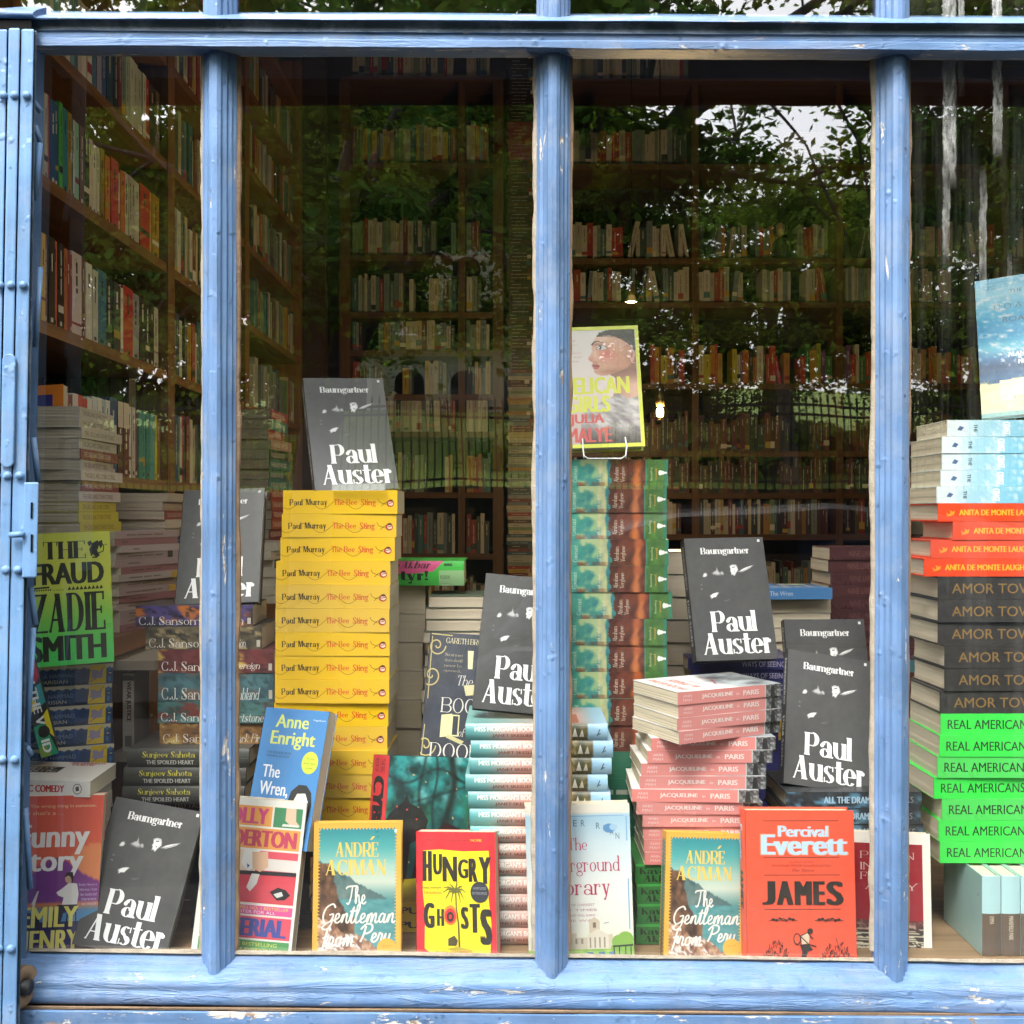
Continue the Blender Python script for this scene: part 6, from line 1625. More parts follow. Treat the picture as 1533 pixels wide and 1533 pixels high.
def art_james():
    a = Art(1.42, '#f14e22'); k = '#2c2620'
    for y in (.10, .445, .61, .93): a.line([(.16, y), (.86, y - .004)], .006, k)
    a.text('Percival', (.29, .142, .77, .252), '#f7a27a', bold=.2); a.text('Percival', (.30, .147, .76, .247), '#bcdcf4', bold=.13)
    a.text('Everett', (.13, .222, .945, .425), '#f7a27a', bold=.2); a.text('Everett', (.14, .230, .935, .417), '#bcdcf4', bold=.13)
    a.text('Author of the', (.40, .475, .62, .492), '#b83a1a'); a.text('BOOKER PRIZE SHORTLISTED', (.24, .508, .78, .527), '#b83a1a'); a.text('The Trees', (.42, .548, .62, .575), k, shear=.2, **RM)
    for ch, x0, x1 in (('J', .14, .265), ('A', .275, .43), ('M', .44, .60), ('E', .61, .72), ('S', .73, .89)): a.text(ch, (x0, .665, x1, .885), k, bold=.16)
    for cx, sg in ((.33, 1), (.75, -1)):
        for i in range(7): a.disc(cx + (i - 3) * .030 * sg, 1.02 + .007 * math.sin(i * 2.1), .017, .013, k, 8)
        for i in range(5): a.disc(cx + (i - 2) * .034, 1.022, .006, .005, '#f14e22', 6)
        a.line([(cx - .13, 1.028), (cx - .06, 1.02)], .006, k); a.line([(cx + .06, 1.02), (cx + .13, 1.028)], .006, k)
    a.disc(.575, 1.125, .026, .026, k, 12); a.poly([(.49, 1.17), (.55, 1.14), (.57, 1.17), (.56, 1.24), (.50, 1.25)], '#e8c8a8'); a.line([(.46, 1.15), (.56, 1.25), (.63, 1.27)], .010, k); a.disc(.455, 1.20, .035, .055, k, 14); a.disc(.455, 1.20, .026, .044, '#f14e22', 14)
    a.poly([(.48, 1.25), (.56, 1.25), (.60, 1.30), (.55, 1.31), (.52, 1.42), (.48, 1.42), (.50, 1.32)], k); a.line([(.49, 1.17), (.55, 1.14), (.60, 1.20)], .010, k)
    r = random.Random(3)
    for cx, w in ((.26, .12), (.81, .15)):
        for i in range(90):
            x = cx + r.uniform(-w, w); h = .18 * (1 - ((x - cx) / w) ** 2) + .02; y = 1.42 - r.random() * h
            a.p.append((stroke([(x, y), (x + r.uniform(-.02, .02), y - r.uniform(.015, .045))], .005)[0], C(k), a.lay))
    a.up(); return a
def sp_james(T, H):
    s = Art(T / H, '#ee4a20'); A = s.A; s.text('JAMES', (.40, A * .2, .66, A * .85), '#2c2620', bold=.16); s.text('Everett', (.10, A * .25, .34, A * .8), '#bcdcf4', bold=.15); return s
def art_red():
    a = Art(1.62, '#f1e9dd'); a.rect(.03, .14, .90, 1.55, '#9c1426'); a.line([(.08, .18), (.82, .18)], .008, '#8f1426')
    for t, y, x0, x1 in (('PERSON', .24, .12, .80), ('IN THE', .38, .12, .74), ('FADE', .50, .12, .56), ('AWAY', .62, .18, .84)): a.text(t, (x0, y, x1, y + .09), '#d9c0b8', **LT)
    a.text('a novel', (.35, .76, .55, .79), '#c99aa0')
    def f(u, v):
        n = fbm(u * 26, v * 8, 3); st = fbm(u * 6, v * 40, 9)
        return mixc(np.where((st > .52)[..., None], rgb('#e4d9bc'), rgb('#2a2422')), rgb('#6a2a2a'), (.34 - v) * 6 * n)
    a.raster(f, 40, 40, (.03, 1.08, .90, 1.55)); return a
def art_coast():
    a = Art(1.52, '#6cc4e4')
    def f(u, v):
        n = fbm(u * 5, v * 26, 5, 5); n2 = fbm(u * 10, v * 60, 9, 4)
        c = grad([(0, '#7cc8e8'), (.12, '#a4dcf0'), (.3, '#2fa8d8'), (.42, '#1f9acc'), (.52, '#6cc4dc'), (.6, '#2a6a9c'), (.66, '#17466f'), (.74, '#1d5a8a')])(u, np.clip(v + (n - .5) * .07, 0, 1))
        c = mixc(c, np.ones(3) * .95, (n2 - .56) * 4 * (v < .62))
        sand = v > .755 + .012 * np.sin(u * 9)
        c = np.where(sand[..., None], mixc(rgb('#d9cc86'), rgb('#efe6b4'), fbm(u * 12, v * 30, 4)), c)
        return np.where((v > .965)[..., None], rgb('#7aa4a0'), c)
    a.raster(f, 40, 80)
    a.text('THE', (.42, .15, .58, .19), '#3f7f9c', font='sans'); a.text('C O A S T', (.22, .30, .80, .36), '#4a5a66', font='serif', T=.06, t=.04, sf=.03); a.text('ROAD', (.32, .45, .68, .51), '#4a5a66'); a.text('ALAN', (.36, .84, .56, .89), '#f0f2ee', bold=.1); a.text('MURRIN', (.48, .93, .72, .98), '#f0f2ee', bold=.1)
    for t, y in (('Absorbing, funny and true', .04), ('a wonderful', .075), ('debut novel', .105)): a.text(t, (.12, y, .12 + .012 * len(t), y + .02), '#6a9ab0')
    for x in (.16, .19, .23, .05, .1): a.line([(x, 1.12), (x, 1.16)], .012, '#2a3a4a' if x > .15 else '#7a7a5a')
    a.rect(.24, 1.14, .7, 1.36, '#ece2b8'); a.text('a novel', (.4, 1.3, .6, 1.35), '#4a4a3a'); return a
def sp_coast(T, H):
    s = Art(T / H, '#8fd0e8'); A = s.A
    def f(u, v):
        n = fbm(u * 30, v * 3, 6, 4)
        c = gradx([(0, '#eaf3f4'), (.12, '#e2eff2'), (.2, '#b4e0ee'), (.5, '#86cde6'), (.66, '#6cbfe0'), (.7, '#d6e6dc'), (.8, '#4fb4da'), (1, '#2f8fc0')])(u, v)
        return mixc(c, rgb('#e8f6fa'), (n - .5) * 3.4)
    s.raster(f, 70, 6)
    s.poly([(.07, A * .6), (.09, A * .35), (.12, A * .45), (.10, A * .65)], '#4a6a9a'); s.text('THE', (.19, A * .25, .215, A * .75), '#2a4a5a', rot=90, bold=.1); s.text('COAST', (.40, A * .1, .45, A * .9), '#f6fafa', rot=90, bold=.12); s.text('ROAD', (.66, A * .15, .70, A * .85), '#24404e', rot=90, bold=.1)
    return s
def sp_anita(T, H):
    s = Art(T / H, '#f0481c'); A = s.A; s.text('ANITA DE MONTE LAUGHS LAST', (.15, A * .34, .86, A * .66), '#f4b62a', bold=.12); s.disc(.085, A * .55, .024, A * .15, '#f0a024', 12); s.poly([(.06, A * .75), (.12, A * .4), (.115, A * .62)], '#f0a024'); s.disc(.077, A * .50, .012, A * .10, '#f0481c', 8); return s
def sp_gold(T, H):
    s = Art(T / H, '#2d2b2a'); A = s.A; s.text('AMOR TOWLES', (.10, A * .30, .84, A * .74), '#8a6a34', bold=.02); return s
def sp_green(T, H):
    s = Art(T / H, '#3fe452'); A = s.A; s.text('REAL AMERICANS', (.05, A * .28, .66, A * .72), '#173a1a', bold=.03); s.text('RACHEL KHONG', (.72, A * .32, .97, A * .68), '#173a1a'); return s
def sp_kaveh(T, H):
    s = Art(T / H, '#2f7a34'); A = s.A; s.rect(0, 0, 1, A * .12, '#3fae44'); s.text('Kaveh', (.03, A * .20, .27, A * .52), '#16260f', **HV); s.text('Akbar', (.06, A * .56, .30, A * .90), '#16260f', **HV); s.text('Martyr!', (.42, A * .22, .8, A * .85), '#16260f', **HV); return s
def sp_plain(T, H, col, txt, tc, x0=.1, x1=.6, band=None, f=None):
    s = Art(T / H, col); A = s.A
    if band: s.rect(band[0], 0, band[1], A, band[2])
    s.text(txt, (x0, A * .28, x1, A * .74), tc, **(f or {})); return s
# ------------------------------------------------------------------ the window display: books standing face out
def face_out(art, BL, BR, TL, yb, yt, T, label, ybr=None, spine=None, cover=None, hard=True, rnd=0.0, pages=CREAM, mat=None, group='books standing face out', spine_col=None):
    M, W, H = pose(BL, BR, TL, yb, yt, ybr)
    ms = book_meshes('standing_book', W, H, T, cover or art.base, spine_col, art, spine(T, H) if spine else None, hard=hard, rnd=rnd, pages=pages, mat=mat, seed=int(W * 1e5))
    return place_book(ms, M, label, group), W, H

GB = 'charcoal hardbacks with two half lit faces'
BKW = dict(spine=art_black_spine, hard=True, mat=PRINT)
face_out(BLK, (108, 1413), (246, 1438), (161, 1190), .035, .115, .022, 'charcoal hardback leaning askew at the front, lowest of its kind by the sill', group=GB, **BKW)
face_out(BLK, (262, 905), (387, 901), (257, 735), .25, .32, .022, 'charcoal hardback half hidden by the first mullion, on the mixed history stack', group=GB, **BKW)
face_out(BLK, (472, 735), (597, 731), (456, 566), .20, .30, .026, 'charcoal hardback standing on top of the tall yellow stack', ybr=.245, group=GB, **BKW)
face_out(BLK, (707, 1060), (832, 1072), (709, 856), .115, .19, .022, 'charcoal hardback standing on the teal and blush stack beside the middle mullion', group=GB, **BKW)
face_out(BLK, (1043, 990), (1165, 986), (1037, 806), .23, .30, .024, 'charcoal hardback upright above the coral pink stack', ybr=.245, group=GB, **BKW)
face_out(BLK, (1189, 1118), (1313, 1118), (1194, 927), .30, .37, .022, 'charcoal hardback mostly hidden behind another of its kind by the third mullion', group=GB, **BKW)
face_out(BLK, (1173, 1172), (1302, 1192), (1197, 974), .15, .24, .022, 'charcoal hardback tilted against the third mullion, in front of its twin', group=GB, **BKW)

face_out(art_lime(), (36, 1001), (171, 990), (34, 800), .165, .195, .024, 'yellow to lime green book with big black lettering behind the grille', ybr=.215, cover='#f0f43a', hard=False)
face_out(art_story(), (-12, 1447), (142, 1440), (-10, 1193), .018, .045, .026, 'orange and purple paperback with rounded white title at the bottom left', ybr=.045, cover='#e5502c', hard=False)
face_out(art_wren(), (362, 1262), (459, 1275), (418, 1060), .10, .155, .026, 'blue paperback with yellow green lettering and a drawn woman\'s face', ybr=.055, cover='#3d86c6', hard=False)
face_out(art_panels(), (285, 1430), (434, 1443), (307, 1190), .03, .075, .03, 'cream edged paperback with red, orange and pink panels behind the first mullion', ybr=.022, cover='#f1ece0', hard=False)
face_out(art_bay(1.5), (467, 1434), (600, 1433), (468, 1232), .03, .055, .020, 'yellow scalloped seaside book below the tall yellow stack', cover='#f0b428', spine=sp_bay, spine_col='#f0b428')
face_out(art_bay(1.56), (993, 1438), (1114, 1439), (995, 1245), .022, .05, .020, 'yellow scalloped seaside book leaning on the orange hardback', ybr=.04, cover='#f0b428', spine=sp_bay, spine_col='#f0b428')
face_out(art_ghosts(), (624, 1434), (744, 1438), (626, 1245), .05, .08, .026, 'red edged yellow paperback with ransom note lettering and a palm', ybr=.025, cover='#e22b36', hard=False)
face_out(art_profile(), (838, 672), (966, 668), (835, 491), .20, .25, .028, 'yellow edged book with a woman\'s face in profile, on a wire easel', cover='#e9ef34', hard=True)
face_out(art_under(), (792, 1442), (950, 1438), (793, 1206), .03, .05, .026, 'pale blue and cream paperback with crimson serif title by the middle mullion', cover='#f1e6d4', hard=False)
face_out(art_james(), (1119, 1441), (1283, 1441), (1121, 1213), .02, .042, .03, 'vivid orange hardback with pale blue and black lettering', ybr=.024, cover='#f14e22', spine=sp_james, rnd=.004)
face_out(art_forest(), (571, 1318), (697, 1311), (571, 1131), .055, .085, .05, 'teal forest hardback with a red spine behind the ransom note paperback', ybr=.15, cover='#0f3a38', spine=sp_forest, spine_col='#c8242a', rnd=.002)
face_out(art_doors(), (627, 1142), (742, 1150), (649, 946), .24, .31, .03, 'navy book with gold scrollwork and white serif title', cover='#283044')
face_out(art_red(), (1274, 1442), (1396, 1447), (1280, 1244), .07, .10, .016, 'white edged crimson book behind the third mullion', cover='#f1e9dd', hard=False)
face_out(art_coast(), (1470, 626), (1597, 613), (1457, 422), .18, .25, .016, 'blue seascape book standing on the right hand stack', ybr=.12, cover='#bfe6f2', hard=True)

# wire easel under the book with the profile
e = empty('wire_easel', P(905, 688, .17)); tag(e, 'white wire easel holding the yellow edged book', 'easel')
el = e.location
def ep(px, py, y): return P(px, py, y) - el
g = Geo(); g.tube([ep(872, 657, .185), ep(873, 672, .172), ep(874, 682, .165), ep(880, 686.5, .165), ep(930, 686.5, .165), ep(937, 682, .165), ep(938, 670, .172), ep(936, 655, .185)], .0013, 8); g.build('cradle', STEEL, e)
for px in (874, 937):
    g = Geo(); g.tube([ep(px, 684, .165), ep(px, 686, .25), ep(px, 640, .30)], .0013, 8); g.build('leg', STEEL, e)
# clear stand under the charcoal book on the yellow stack
e = empty('acrylic_stand', P(535, 735, .21)); tag(e, 'clear acrylic stand under the charcoal book on the yellow stack', 'stand')
el = e.location
g = Geo(); g.box((-.04, -.02, .0005), (.05, .07, .003)); g.box((-.04, -.021, .0005), (.05, -.018, .012)); g.build('base', CLEAR, e)

# ------------------------------------------------------------------ stacks
def stack(ms, n, y, top_py, H, W, T, px, desc, group, seed=0, yaws=None, base=None, rev=False, jit=.0022, vis=99, col='#555555'):
    """n books of one kind, spine to the street, px: left end of each in photo pixels (last value repeats). Returns the height it ends at."""
    rg = random.Random(seed + n)
    z = base if base is not None else P(0, top_py, y).z
    for k in range(n):
        l = px[min(k, len(px) - 1)] if isinstance(px, (list, tuple)) else px
        if k >= (len(px) if isinstance(px, (list, tuple)) else 1): l += rg.uniform(-3, 3)
        yw = yaws[min(k, len(yaws) - 1)] if yaws else 0
        yw += rg.uniform(-.014, .014)
        m = flat(l, top_py, y + rg.uniform(-jit, jit), H, W, yw, 0, rev, z)
        if k >= vis: far_book(m, W, H, T, col)
        else: place_book(ms, m, '%s, %s from top of its stack' % (desc, ordw(k + 1)) if n > 1 else desc, group)
        z -= T + .00025
    return z
def toledge(y, top_py, n, z=None):
    z = P(0, top_py, y).z if z is None else z
    return (z - LZ - .0012) / n - .00025

# yellow tower
n = 18; T = toledge(.2, 734, n); H, W = .193, .13
ye = book_meshes('yellow_book', W, H, T, '#f4c414', spine_art=sp_sting(T, H), seed=1)
stack(ye, n, .2, 734, H, W, T, [424, 422, 420, 413.5, 413, 412.5, 412.5, 412, 412, 410.5, 409, 410, 411, 412], 'yellow paperback with black and orange lettering', 'yellow paperbacks in the tall tower', 3, yaws=[.02, .025, .03, -.005, -.01], vis=15, col='#f4c414')
# navy and yellow stack behind the grille
n = 12; T = toledge(.185, 1003, n); H, W = .198, .13
ms = book_meshes('navy_book', W, H, T, '#1d3358', spine_art=sp_wave(T, H), seed=2)
stack(ms, n, .185, 1003, H, W, T, [-20, -22, -21, -24, -19, -21, -23], 'navy paperback with a yellow spine block', 'navy paperbacks behind the grille', 5, yaws=[.39], vis=9, col='#1d3358')
# leaning spine with the cut paper colours
T, H, W = .026, .196, .125
ms = book_meshes('leaning_book', W, H, T, '#181818', spine_art=sp_void(T, H), seed=3)
b = P(75, 1131, .105)
place_book(ms, Matrix.Translation(b) @ Matrix.Rotation(.44, 4, 'Z') @ Matrix.Rotation(math.radians(-13), 4, 'Y') @ Matrix.Rotation(math.pi / 2, 4, 'Z') @ Matrix.Translation((W / 2, -T / 2, 0)), 'narrow leaning spine in crimson, teal, yellow and black with white capitals', 'books leaning behind the grille')
# cream paperback lying over its stack
H, W = .198, .13; n = 11; T = .0248
ms = book_meshes('cream_book', W - .012, H, T, '#f3ece2', front=art_cream_comedy(), spine_art=sp_cream_comedy(T, H), seed=4)
z = P(0, 1166, .06).z
place_book(ms, Matrix.Translation((0, 0, 0)) @ flat(-58, 1166, .06, H, W - .012, .04, .03, z=z), 'cream paperback with red lettering lying above the orange and purple one', 'cream paperbacks behind the grille')
pl = book_meshes('cream_book', W - .01, H, T - .001, '#ded4c4', seed=5)
T2 = toledge(.1, 0, n, z - T - .004)
pl = book_meshes('cream_book', W - .03, H, T2, '#ded4c4', seed=5)
stack(pl, n, .083, 0, H, W - .03, T2, [-58], 'plain cream paperback hidden under the red lettered one', 'cream paperbacks behind the grille', 2, base=z - T - .004, vis=0, col='#ded4c4')

# mixed history stack: six different spines
specs = [('violet and orange', ['#26203a', '#5a4a8a', '#c8702a', '#1c1626'], 21, 'Dominion', 203, 908, .0355), ('olive brown', ['#3a3428', '#6f6248', '#a89468', '#2a2620'], 22, 'Lamentation', 218, 941, .0385),
         ('maroon and gold', ['#5a1a20', '#742a2c', '#c9a94a', '#3a1218'], 23, 'Sovereign', 237, 976, .0395), ('blue green', ['#2f5560', '#4a7a82', '#7a5a4a', '#24424a'], 24, 'Tombland', 237, 1012, .0495),
         ('grey teal', ['#3f6f70', '#557f7c', '#7a3a34', '#34504e'], 25, 'Heartstone', 236, 1057, .036), ('amber', ['#7a5228', '#a87a34', '#d9b45a', '#4a3018'], 26, 'Dark Fire', 239, 1091, .036)]
z = P(0, 907, .22).z; H, W = .198, .13
TITLE = dict(Lamentation=(.60, .86), Sovereign=(.60, .88), Tombland=(.60, .88), Heartstone=(.58, .92), Dominion=(.62, .92))
for i, (cl, cols, sd, title, px, py, T) in enumerate(specs):
    s = sp_history(T, H, cols, sd, title, .555, TITLE.get(title, (.62, .90)))
    ms = book_meshes('history_book', W, H, T, cols[0], spine_art=s, seed=sd)
    place_book(ms, flat(px, py, .22, H, W, (.05, .02, -.01, .0, -.01, .02)[i], 0, z=z), 'thick %s paperback with white serif lettering in the mixed history stack' % cl, 'mixed history stack behind the first mullion')
    z -= T + .0003
H, W = .205, .14; T = .031
ms = book_meshes('dark_book', W, H, T, '#3a3a36', spine_art=sp_spoiled(T, H), hard=True, rnd=.004, seed=7)
z = stack(ms, 3, .19, 0, H, W, T, [191, 186, 184], 'dark grey hardback with yellow serif lettering', 'dark grey hardbacks under the history stack', 4, base=z)
n = 12; T = toledge(.2, 0, n, z)
ms = book_meshes('maroon_book', .13, .198, T, '#5a1c20', spine_art=sp_plain(T, .198, '#6a2024', 'THE COLLECTED TALES', '#c9a94a', .1, .7), seed=8)
stack(ms, n, .21, 0, .198, .13, T, [186, 188, 185, 187], 'maroon paperback with gilt spine lettering', 'maroon paperbacks under the dark grey hardbacks', 9, base=z, vis=7, col='#6a2024')

# teal to blush stack by the middle mullion
n = 13; T = toledge(.085, 1083, n); H, W = .224, .15
fr = art_library()
ms = book_meshes('teal_book', W, H, T, '#72b4b2', front=fr, spine_art=sp_library(T, H), hard=True, rnd=.005, seed=10)
stack(ms, n, .085, 1083, H, W, T, [697, 705, 703, 697, 701, 703, 704, 702, 704], 'teal to blush hardback with a spine picture', 'teal and blush hardbacks by the middle mullion', 3)

# jungle green tower in the third pane
n = 17; T = toledge(.22, 688, n); H, W = .198, .135
ms = book_meshes('green_book', W, H, T, '#2a7a5e', spine_art=sp_jungle(T, H), seed=11)
stack(ms, n, .22, 688, H, W, T, [827, 825, 825, 827.5, 826, 833, 825, 825.5, 826], 'thick green and russet paperback with jungle spine', 'green and russet paperbacks in the tower', 8, vis=11, col='#2a7a5e')

# coral pink stack: four turned on top, ten below, four green hardbacks at the foot
H, W = .198, .13; T = .0197
fr = art_coral()
ms = book_meshes('coral_book', W, H, T, '#f2efe8', spine='#e68c85', front=fr, spine_art=sp_coral(T, H), seed=12)
zb = P(0, 1105, .08).z
stack(ms, 4, .035, 1057, H, W, T, [1015, 1016, 1014, 1017], 'coral pink paperback turned at an angle', 'coral pink paperbacks', 5, yaws=[.44, .45, .44, .46], base=zb + 4 * (T + .0003))
zk = LZ + .001 + 4 * .0318
T2 = (zb - zk) / 10 - .00025
ms2 = book_meshes('coral_book', W, H, T2, '#f2efe8', spine='#e68c85', front=fr, spine_art=sp_coral(T2, H), seed=13)
stack(ms2, 10, .08, 0, H, W, T2, [975, 969, 960, 958, 946, 953, 962, 963, 964, 965], 'coral pink paperback squared to the window', 'coral pink paperbacks', 6, base=zb, yaws=[.05, .03, .03, .0, -.02, .0])
T3 = .0315
ms = book_meshes('leaf_green_book', .15, .22, T3, '#2f7a34', spine_art=sp_kaveh(T3, .22), hard=True, seed=14)
stack(ms, 4, .085, 0, .22, .15, T3, [951, 953, 954, 952], 'leaf green hardback with black serif lettering', 'leaf green hardbacks under the coral pink stack', 7, base=zk)

# pane four: one tall stack of four titles resting on three upright pale books
yR = .10; H = .222; W = .128
zt = P(0, 629, yR).z; zf = P(0, 1292, yR).z
tot = zt - zf
Tc, Ta, Tg, Tr = [t * tot / (25 * 5 + 27.5 * 4 + 34.4 * 6 + 32 * 7) for t in (25, 27.5, 34.4, 32)]
ms = book_meshes('sky_blue_book', W, H, Tc - .00025, '#dfeef2', spine_art=sp_coast(Tc, H), seed=15)
z = stack(ms, 5, yR, 0, H, W, Tc - .00025, [1418, 1410, 1410, 1408, 1402], 'sky blue paperback with small upright title letters', 'sky blue paperbacks on the right hand stack', 2, base=zt)
ms = book_meshes('orange_red_book', W, H, Ta - .00025, '#f0481c', spine_art=sp_anita(Ta, H), hard=True, seed=16)
z = stack(ms, 4, yR, 0, H, W, Ta - .00025, [1404, 1426, 1393, 1383], 'orange red hardback with yellow capitals', 'orange red hardbacks on the right hand stack', 3, base=z)
ms = book_meshes('black_book', W, H, Tg - .00025, '#2d2b2a', spine_art=sp_gold(Tg, H), hard=True, seed=17)
z = stack(ms, 6, yR, 0, H, W, Tg - .00025, [1404, 1404, 1404, 1414, 1414, 1407], 'near black hardback with dull gold capitals', 'near black hardbacks on the right hand stack', 4, base=z, yaws=[.0, .01, .02])
ms = book_meshes('bright_green_book', W, H, Tr - .00025, '#3fe452', spine_art=sp_green(Tr, H), seed=18)
z = stack(ms, 7, yR, 0, H, W, Tr - .00025, [1408, 1406, 1403, 1398, 1410, 1405, 1407], 'bright green paperback with dark capitals', 'bright green paperbacks on the right hand stack', 5, base=z, yaws=[.0, -.01, .01, .03, 0])
# three upright pale blue and taupe classics below
hh = zf - LZ - .002
for k in range(4):
    T = .0285; s = Art(T / hh, '#bfe8e8'); s.rect(.47, 0, 1, s.A, '#6f5c4a'); s.text(('EMMA', 'MANSFIELD PARK', 'PERSUASION', 'SANDITON')[k], (.50, s.A * .38, (.60, .80, .74, .70)[k], s.A * .62), '#cfc0a4', bold=.05)
    ms = book_meshes('classic_book', .14, hh, T, '#a9cfc8', spine='#bfe8e8', spine_art=s, hard=True, rnd=.002, seed=30 + k)
    x = P(1470, 1435, .045).x + k * (T + .0012)
    place_book(ms, Matrix.Translation((x + T, .045 + .07, LZ + .0008)) @ Matrix.Rotation(math.pi / 2, 4, 'Z'), 'upright pale blue and taupe book under the right hand stack, %s from its left' % ordw(k + 1), 'pale blue and taupe books on the ledge')

# ------------------------------------------------------------------ stacks further back
def turned(n, y, corner_px, top_py, H, W, T, cols, yaw, desc, group, zbase=None, seed=0, vis=99, jitx=.006, pages=GREYPAGE):
    rg = random.Random(seed); z = P(0, top_py, y).z; p = P(corner_px, top_py, y)
    cache = {}
    for k in range(n):
        c = cols[k % len(cols)]; col, tc = c if isinstance(c, tuple) else (c, '#e0dacd')
        if c not in cache: cache[c] = book_meshes('stacked_book', W, H, T - .0003, col, spine_art=sp_plain(T, H, col, 'THE GIRLS AND OTHER STORIES', tc, .08, .8), pages=pages, seed=seed + k)
        m = Matrix.Translation((p.x + rg.uniform(-jitx, jitx), y + rg.uniform(-jitx, jitx), z)) @ Matrix.Rotation(yaw + rg.uniform(-.05, .05), 4, 'Z') @ Matrix(((0, 0, -1, 0), (1, 0, 0, 0), (0, -1, 0, 0), (0, 0, 0, 1))) @ Matrix.Translation((W / 2, 0, -H))
        if k >= vis: far_book(m, W, H, T - .0003, col)
        else: place_book(cache[c], m, '%s, %s from the top' % (desc % cname(col), ordw(k + 1)), group)
        z -= T
    return z
CT = 1.2605
y = .40; z0 = P(0, 608, y).z; n = 22; T = (z0 - CT) / n
turned(n, y, 120, 608, .198, .13, T, [('#d9d6cc', '#4a4a4a')] * 3 + [('#d3d6d8', '#3a5a6a'), ('#8a2a44', '#f0e0e0'), ('#d8d2d4', '#5a1a2a'), ('#e0dadc', '#5a1a2a'), ('#8f2a40', '#f0e0e0'), ('#e0dadc', '#5a1a2a')] + [('#d6cf2a', '#8a5a1a')] * 3 + [('#c9ced4', '#3a3a3a')] + [('#cfc9bb', '#4a4a4a')] * 9, math.radians(92), '%s spined book with page ends to the window', 'tall stack of turned books by the grille', seed=1, jitx=.004, vis=13)
y = .72; z0 = P(0, 738, y).z; n = 5; T = .0195
z = turned(n, y, 246, 738, .198, .115, T, ['#cfc8c0', '#b9a9a6', '#9a3a44', '#d3ccc4', '#c4bcb2'], math.radians(92), 'loose %s paperback on the navy stack', 'small cream stack on the counter', seed=2)
n = 10; T = (z - CT) / n
turned(n, y - .02, 205, 766.5 - (z - CZ) * F / (D + y - .02), .198, .13, T, [('#1a2358', '#9aa4cc')] * 7 + [('#7a2030', '#d0a0a0')] * 3, math.radians(40), '%s paperback with fine white lettering', 'navy stack on the counter', seed=3)
y = .50; n = 14; z0 = P(0, 796, y).z; T = (z0 - CT) / n
turned(n, y, 176, 796, .2, .12, T, ['#b9a4ac', '#a06a78', '#c4b8bc', '#b0a0a6'], math.radians(72), 'thin %s booklet on the left counter', 'pink grey booklets on the counter', seed=4, vis=0)
y = 1.62; n = 18; z0 = P(0, 612, y).z; T = (z0 - CT) / n
turned(n, y, 404, 612, .198, .16, T, ['#8f2a3a', '#2f6f70', '#8f2a34', '#a07a78', '#23332f', '#2f6a6e', '#2c6468', '#2f7474', '#8a3a2e', '#9a4630', '#8a3430', '#9a4a2c', '#6a1a2a', '#701c2c', '#6a1a2a', '#7a2030', '#1d2550', '#22305e'], math.radians(86), '%s book in the dim turned stack', 'dim stack beside the yellow tower', seed=5)
y = 1.15; n = 7; z0 = P(0, 812, y).z; T = (z0 - CT) / n
turned(n, y, 410, 812, .2, .14, T, ['#c4bfb4', '#b4aea2', '#2a2a2a', '#bdb7ab'], math.radians(80), '%s magazine piled low on the counter', 'low pile beside the yellow tower', seed=6, jitx=.012, vis=0)

# page ends behind the yellow tower, with a pink and green book on top
y = .42; z0 = P(0, 876, y).z; n = 10; T = toledge(y, 0, n, z0)
ms = book_meshes('thick_book', .14, .2, T, '#d8d0c0', pages=CREAM, seed=41)
stack(ms, n, y, 0, .2, .14, T, [480, 480, 476, 477, 475], 'thick book, page edges outward, behind the yellow tower', 'thick books behind the yellow tower', 6, rev=True, base=z0, vis=6, col='#d8d0c0')
T, H, W = .0465, .225, .145
ms = book_meshes('pink_green_book', W, H, T, '#2fd23a', spine_art=sp_pink(T, H), hard=True, rnd=.004, seed=42)
place_book(ms, flat(695 - H * F / (D + .40), 839, .40, H, W, .0, z=z0 + T + .0006), 'pink and bright green hardback lying beside the yellow tower', 'loose books lying in the display')
y = .37; z0 = P(0, 892, y).z; n = 24; T = toledge(y, 0, n, z0)
ms = book_meshes('pale_book', .13, .198, T, '#5a6a5a', pages=GREYPAGE, seed=43)
stack(ms, n, y, 0, .198, .13, T, [642, 637, 638, 634, 640, 636, 634], 'pale page ends behind the navy and gold book', 'pale stack behind the navy and gold book', 2, rev=True, base=z0, vis=7, col='#5a6a5a')
y = .42; z0 = P(0, 826, y).z; n = 14; T = toledge(y, 0, n, z0)
ms = book_meshes('grey_book', .13, .198, T, '#3a4a48', pages=GREYPAGE, seed=44)
stack(ms, n, y, 0, .198, .13, T, [905, 908, 900, 904], 'grey page ends behind the jungle green tower', 'grey stack behind the jungle green tower', 3, rev=True, base=z0, vis=8, col='#3a4a48')
# red and black stack and blue book behind, third pane
y = .50; z0 = P(0, 897, y).z; n = 18; T = toledge(y, 0, n, z0)
ms = book_meshes('cream_edge_book', .13, .198, T, '#c9c2b4', pages=CREAM, seed=45)
stack(ms, n, y, 0, .198, .13, T, [1100, 1098, 1103], 'cream page ends under the lying blue book', 'cream stack under the blue book', 4, rev=True, base=z0, yaws=[.08], vis=4, col='#c9c2b4')
T = .022
wr = art_wren()
ms = book_meshes('blue_book', .129, .198, T, '#3d86c6', front=wr, spine_art=sp_plain(T, .198, '#2f78ba', 'The Wren, The Wren', '#dfe8f0', .1, .6), seed=46)
place_book(ms, flat(1098, 876, .48, .198, .129, .06, z=z0 + T + .0008), 'blue paperback lying on a cream stack behind the charcoal hardback', 'loose books lying in the display')
y = .62; z0 = P(0, 818, y).z; n = 24; T = toledge(y, 0, n, z0)
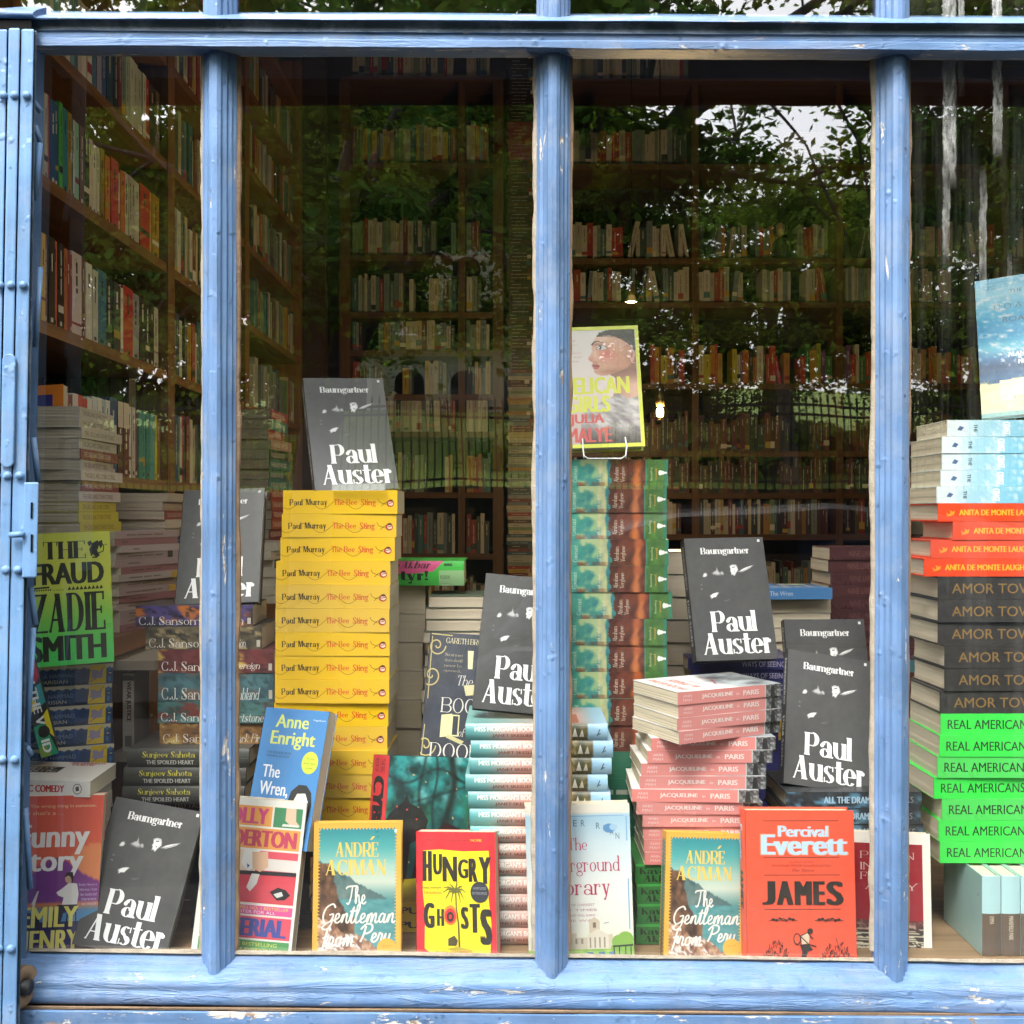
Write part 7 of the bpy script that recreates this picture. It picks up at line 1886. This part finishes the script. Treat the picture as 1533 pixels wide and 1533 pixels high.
ms = book_meshes('dark_red_book', .13, .198, T, '#4a1216', spine_art=sp_plain(T, .198, '#4a1216', 'NINE LIVES', '#7a4a40', .2, .45), seed=47)
stack(ms, n, y - .06, 0, .198, .13, T, [1242, 1240, 1243], 'dark red paperback beside the third mullion', 'dark red stack beside the third mullion', 8, base=z0, vis=9, col='#5a141a')
y = .36; z0 = P(0, 985, y).z; n = 19; T = toledge(y, 0, n, z0)
ms = book_meshes('indigo_book', .13, .198, T, '#24246a', spine_art=sp_plain(T, .198, '#24246a', 'WAYS OF SEEING', '#c9c4dc', .5, .9), seed=48)
stack(ms, n, y, 0, .198, .13, T, [1030, 1033, 1028], 'indigo paperback behind the coral pink stack', 'indigo stack behind the coral pink one', 9, base=z0, vis=5, col='#24246a')
# dark icy stack under the tilted charcoal hardback
y = .12; z0 = P(0, 1186, y).z; n = 9; T = toledge(y, 0, n, z0)
s = Art(T / .22, '#24282c'); s.raster(blotch(['#1c2024', '#2c353c', '#5a8aa4'], 6, 20, 3), 50, 6); s.text('ALL THE DRAMA', (.28, s.A * .3, .66, s.A * .72), '#a9c8dc', bold=.1); s.text('SHARKS', (.74, s.A * .3, .94, s.A * .7), '#8a9298')
ms = book_meshes('icy_black_book', .14, .22, T, '#24282c', spine_art=s, hard=True, seed=49)
stack(ms, n, y, 0, .22, .14, T, [1176, 1174, 1178, 1172], 'black hardback with icy blue lettering', 'black and ice blue stack by the third mullion', 10, base=z0, vis=4, col='#24282c')
# low stacks at the ledge
y = .15; z0 = P(0, 1240, y).z; n = 7; T = toledge(y, 0, n, z0)
ms = book_meshes('midnight_book', .13, .198, T, '#16223a', spine_art=sp_plain(T, .198, '#16223a', 'SEA OF STARS', '#8a9ac0', .5, .9), seed=50)
stack(ms, n, y, 0, .198, .13, T, [286, 288, 284], 'midnight blue paperback beside the seaside book', 'midnight blue stack on the ledge', 11, base=z0)
y = .13; z0 = P(0, 1352, y).z; n = 2; T = toledge(y, 0, n, z0)
ms = book_meshes('lemon_book', .13, .198, T, '#e8cf2a', spine_art=sp_plain(T, .198, '#ecd22a', 'PULP PUZZLES', '#1a1a14', .03, .9, None, dict(bold=.2)), seed=51)
stack(ms, n, y, 0, .198, .13, T, [594, 593], 'lemon yellow book with black capitals', 'lemon yellow pair on the ledge', 12, base=z0)

# low white-edged rack with one upright pale spine, left of the history stack
rk = empty('low_rack', (P(205, 985, .48).x, .48, 0)); tag(rk, 'small low rack with a pale top beside the navy and yellow stack', 'rack')
RKM = m_simple('rack_board', (.42, .38, .32), .6, .15, 6)
x0, x1 = P(168, 985, .48).x, P(243, 985, .48).x
zt, zb2 = P(0, 985, .48).z, P(0, 1122, .48).z
g = Geo(); g.box((x0, .44, zt - .018), (x1, .62, zt)); L(g, 'top_board', RKM, rk)
g = Geo(); g.box((x0, .44, zb2 - .015), (x1, .62, zb2)); L(g, 'base_board', RKM, rk)
for x in (x0, x1 - .012):
    g = Geo(); g.box((x, .441, LZ + .001), (x + .012, .62, zt - .0185)); L(g, 'side', SHELFWOOD_Z, rk)
T, H = .022, (zt - zb2) * .84
s = Art(T / H, '#d8d4cc'); s.text('WEAK JUSTICE', (.10, s.A * .25, .62, s.A * .75), '#5a2a34', bold=.1); s.rect(.02, 0, .09, s.A, '#3a3a52'); s.rect(.8, s.A * .2, .94, s.A * .8, '#8a8a88')
ms = book_meshes('pale_spine_book', .13, H, T, '#d8d4cc', spine_art=s, seed=52)
x = P(203, 1100, .47).x
place_book(ms, Matrix.Translation((x, .462 + .065, zb2 + .0008)) @ Matrix.Rotation(math.pi / 2, 4, 'Z'), 'upright pale spined book standing alone in the low rack', 'loose books standing in the display')
# orange and blue book standing on the counter at the far left
T, H, W = .02, .19, .13
a = Art(H / W, '#f08a1e'); a.rect(.1, .35, .78, 1.2, '#2a2a86'); a.rect(.1, .35, .22, 1.2, '#c9d2dc'); a.text('JAZZ', (.12, .5, .2, 1.0), '#1a1a3a', rot=-90)
face_out(a, (22, 640), (95, 636), (22, 579), .56, .57, .02, 'orange and dark blue book propped above the tall turned stack', cover='#f08a1e', hard=False)

o = sb.build('shelved_books', PRINT); tag(o, 'rows of small dark book spines filling the far shelves', 'books', kind='stuff')
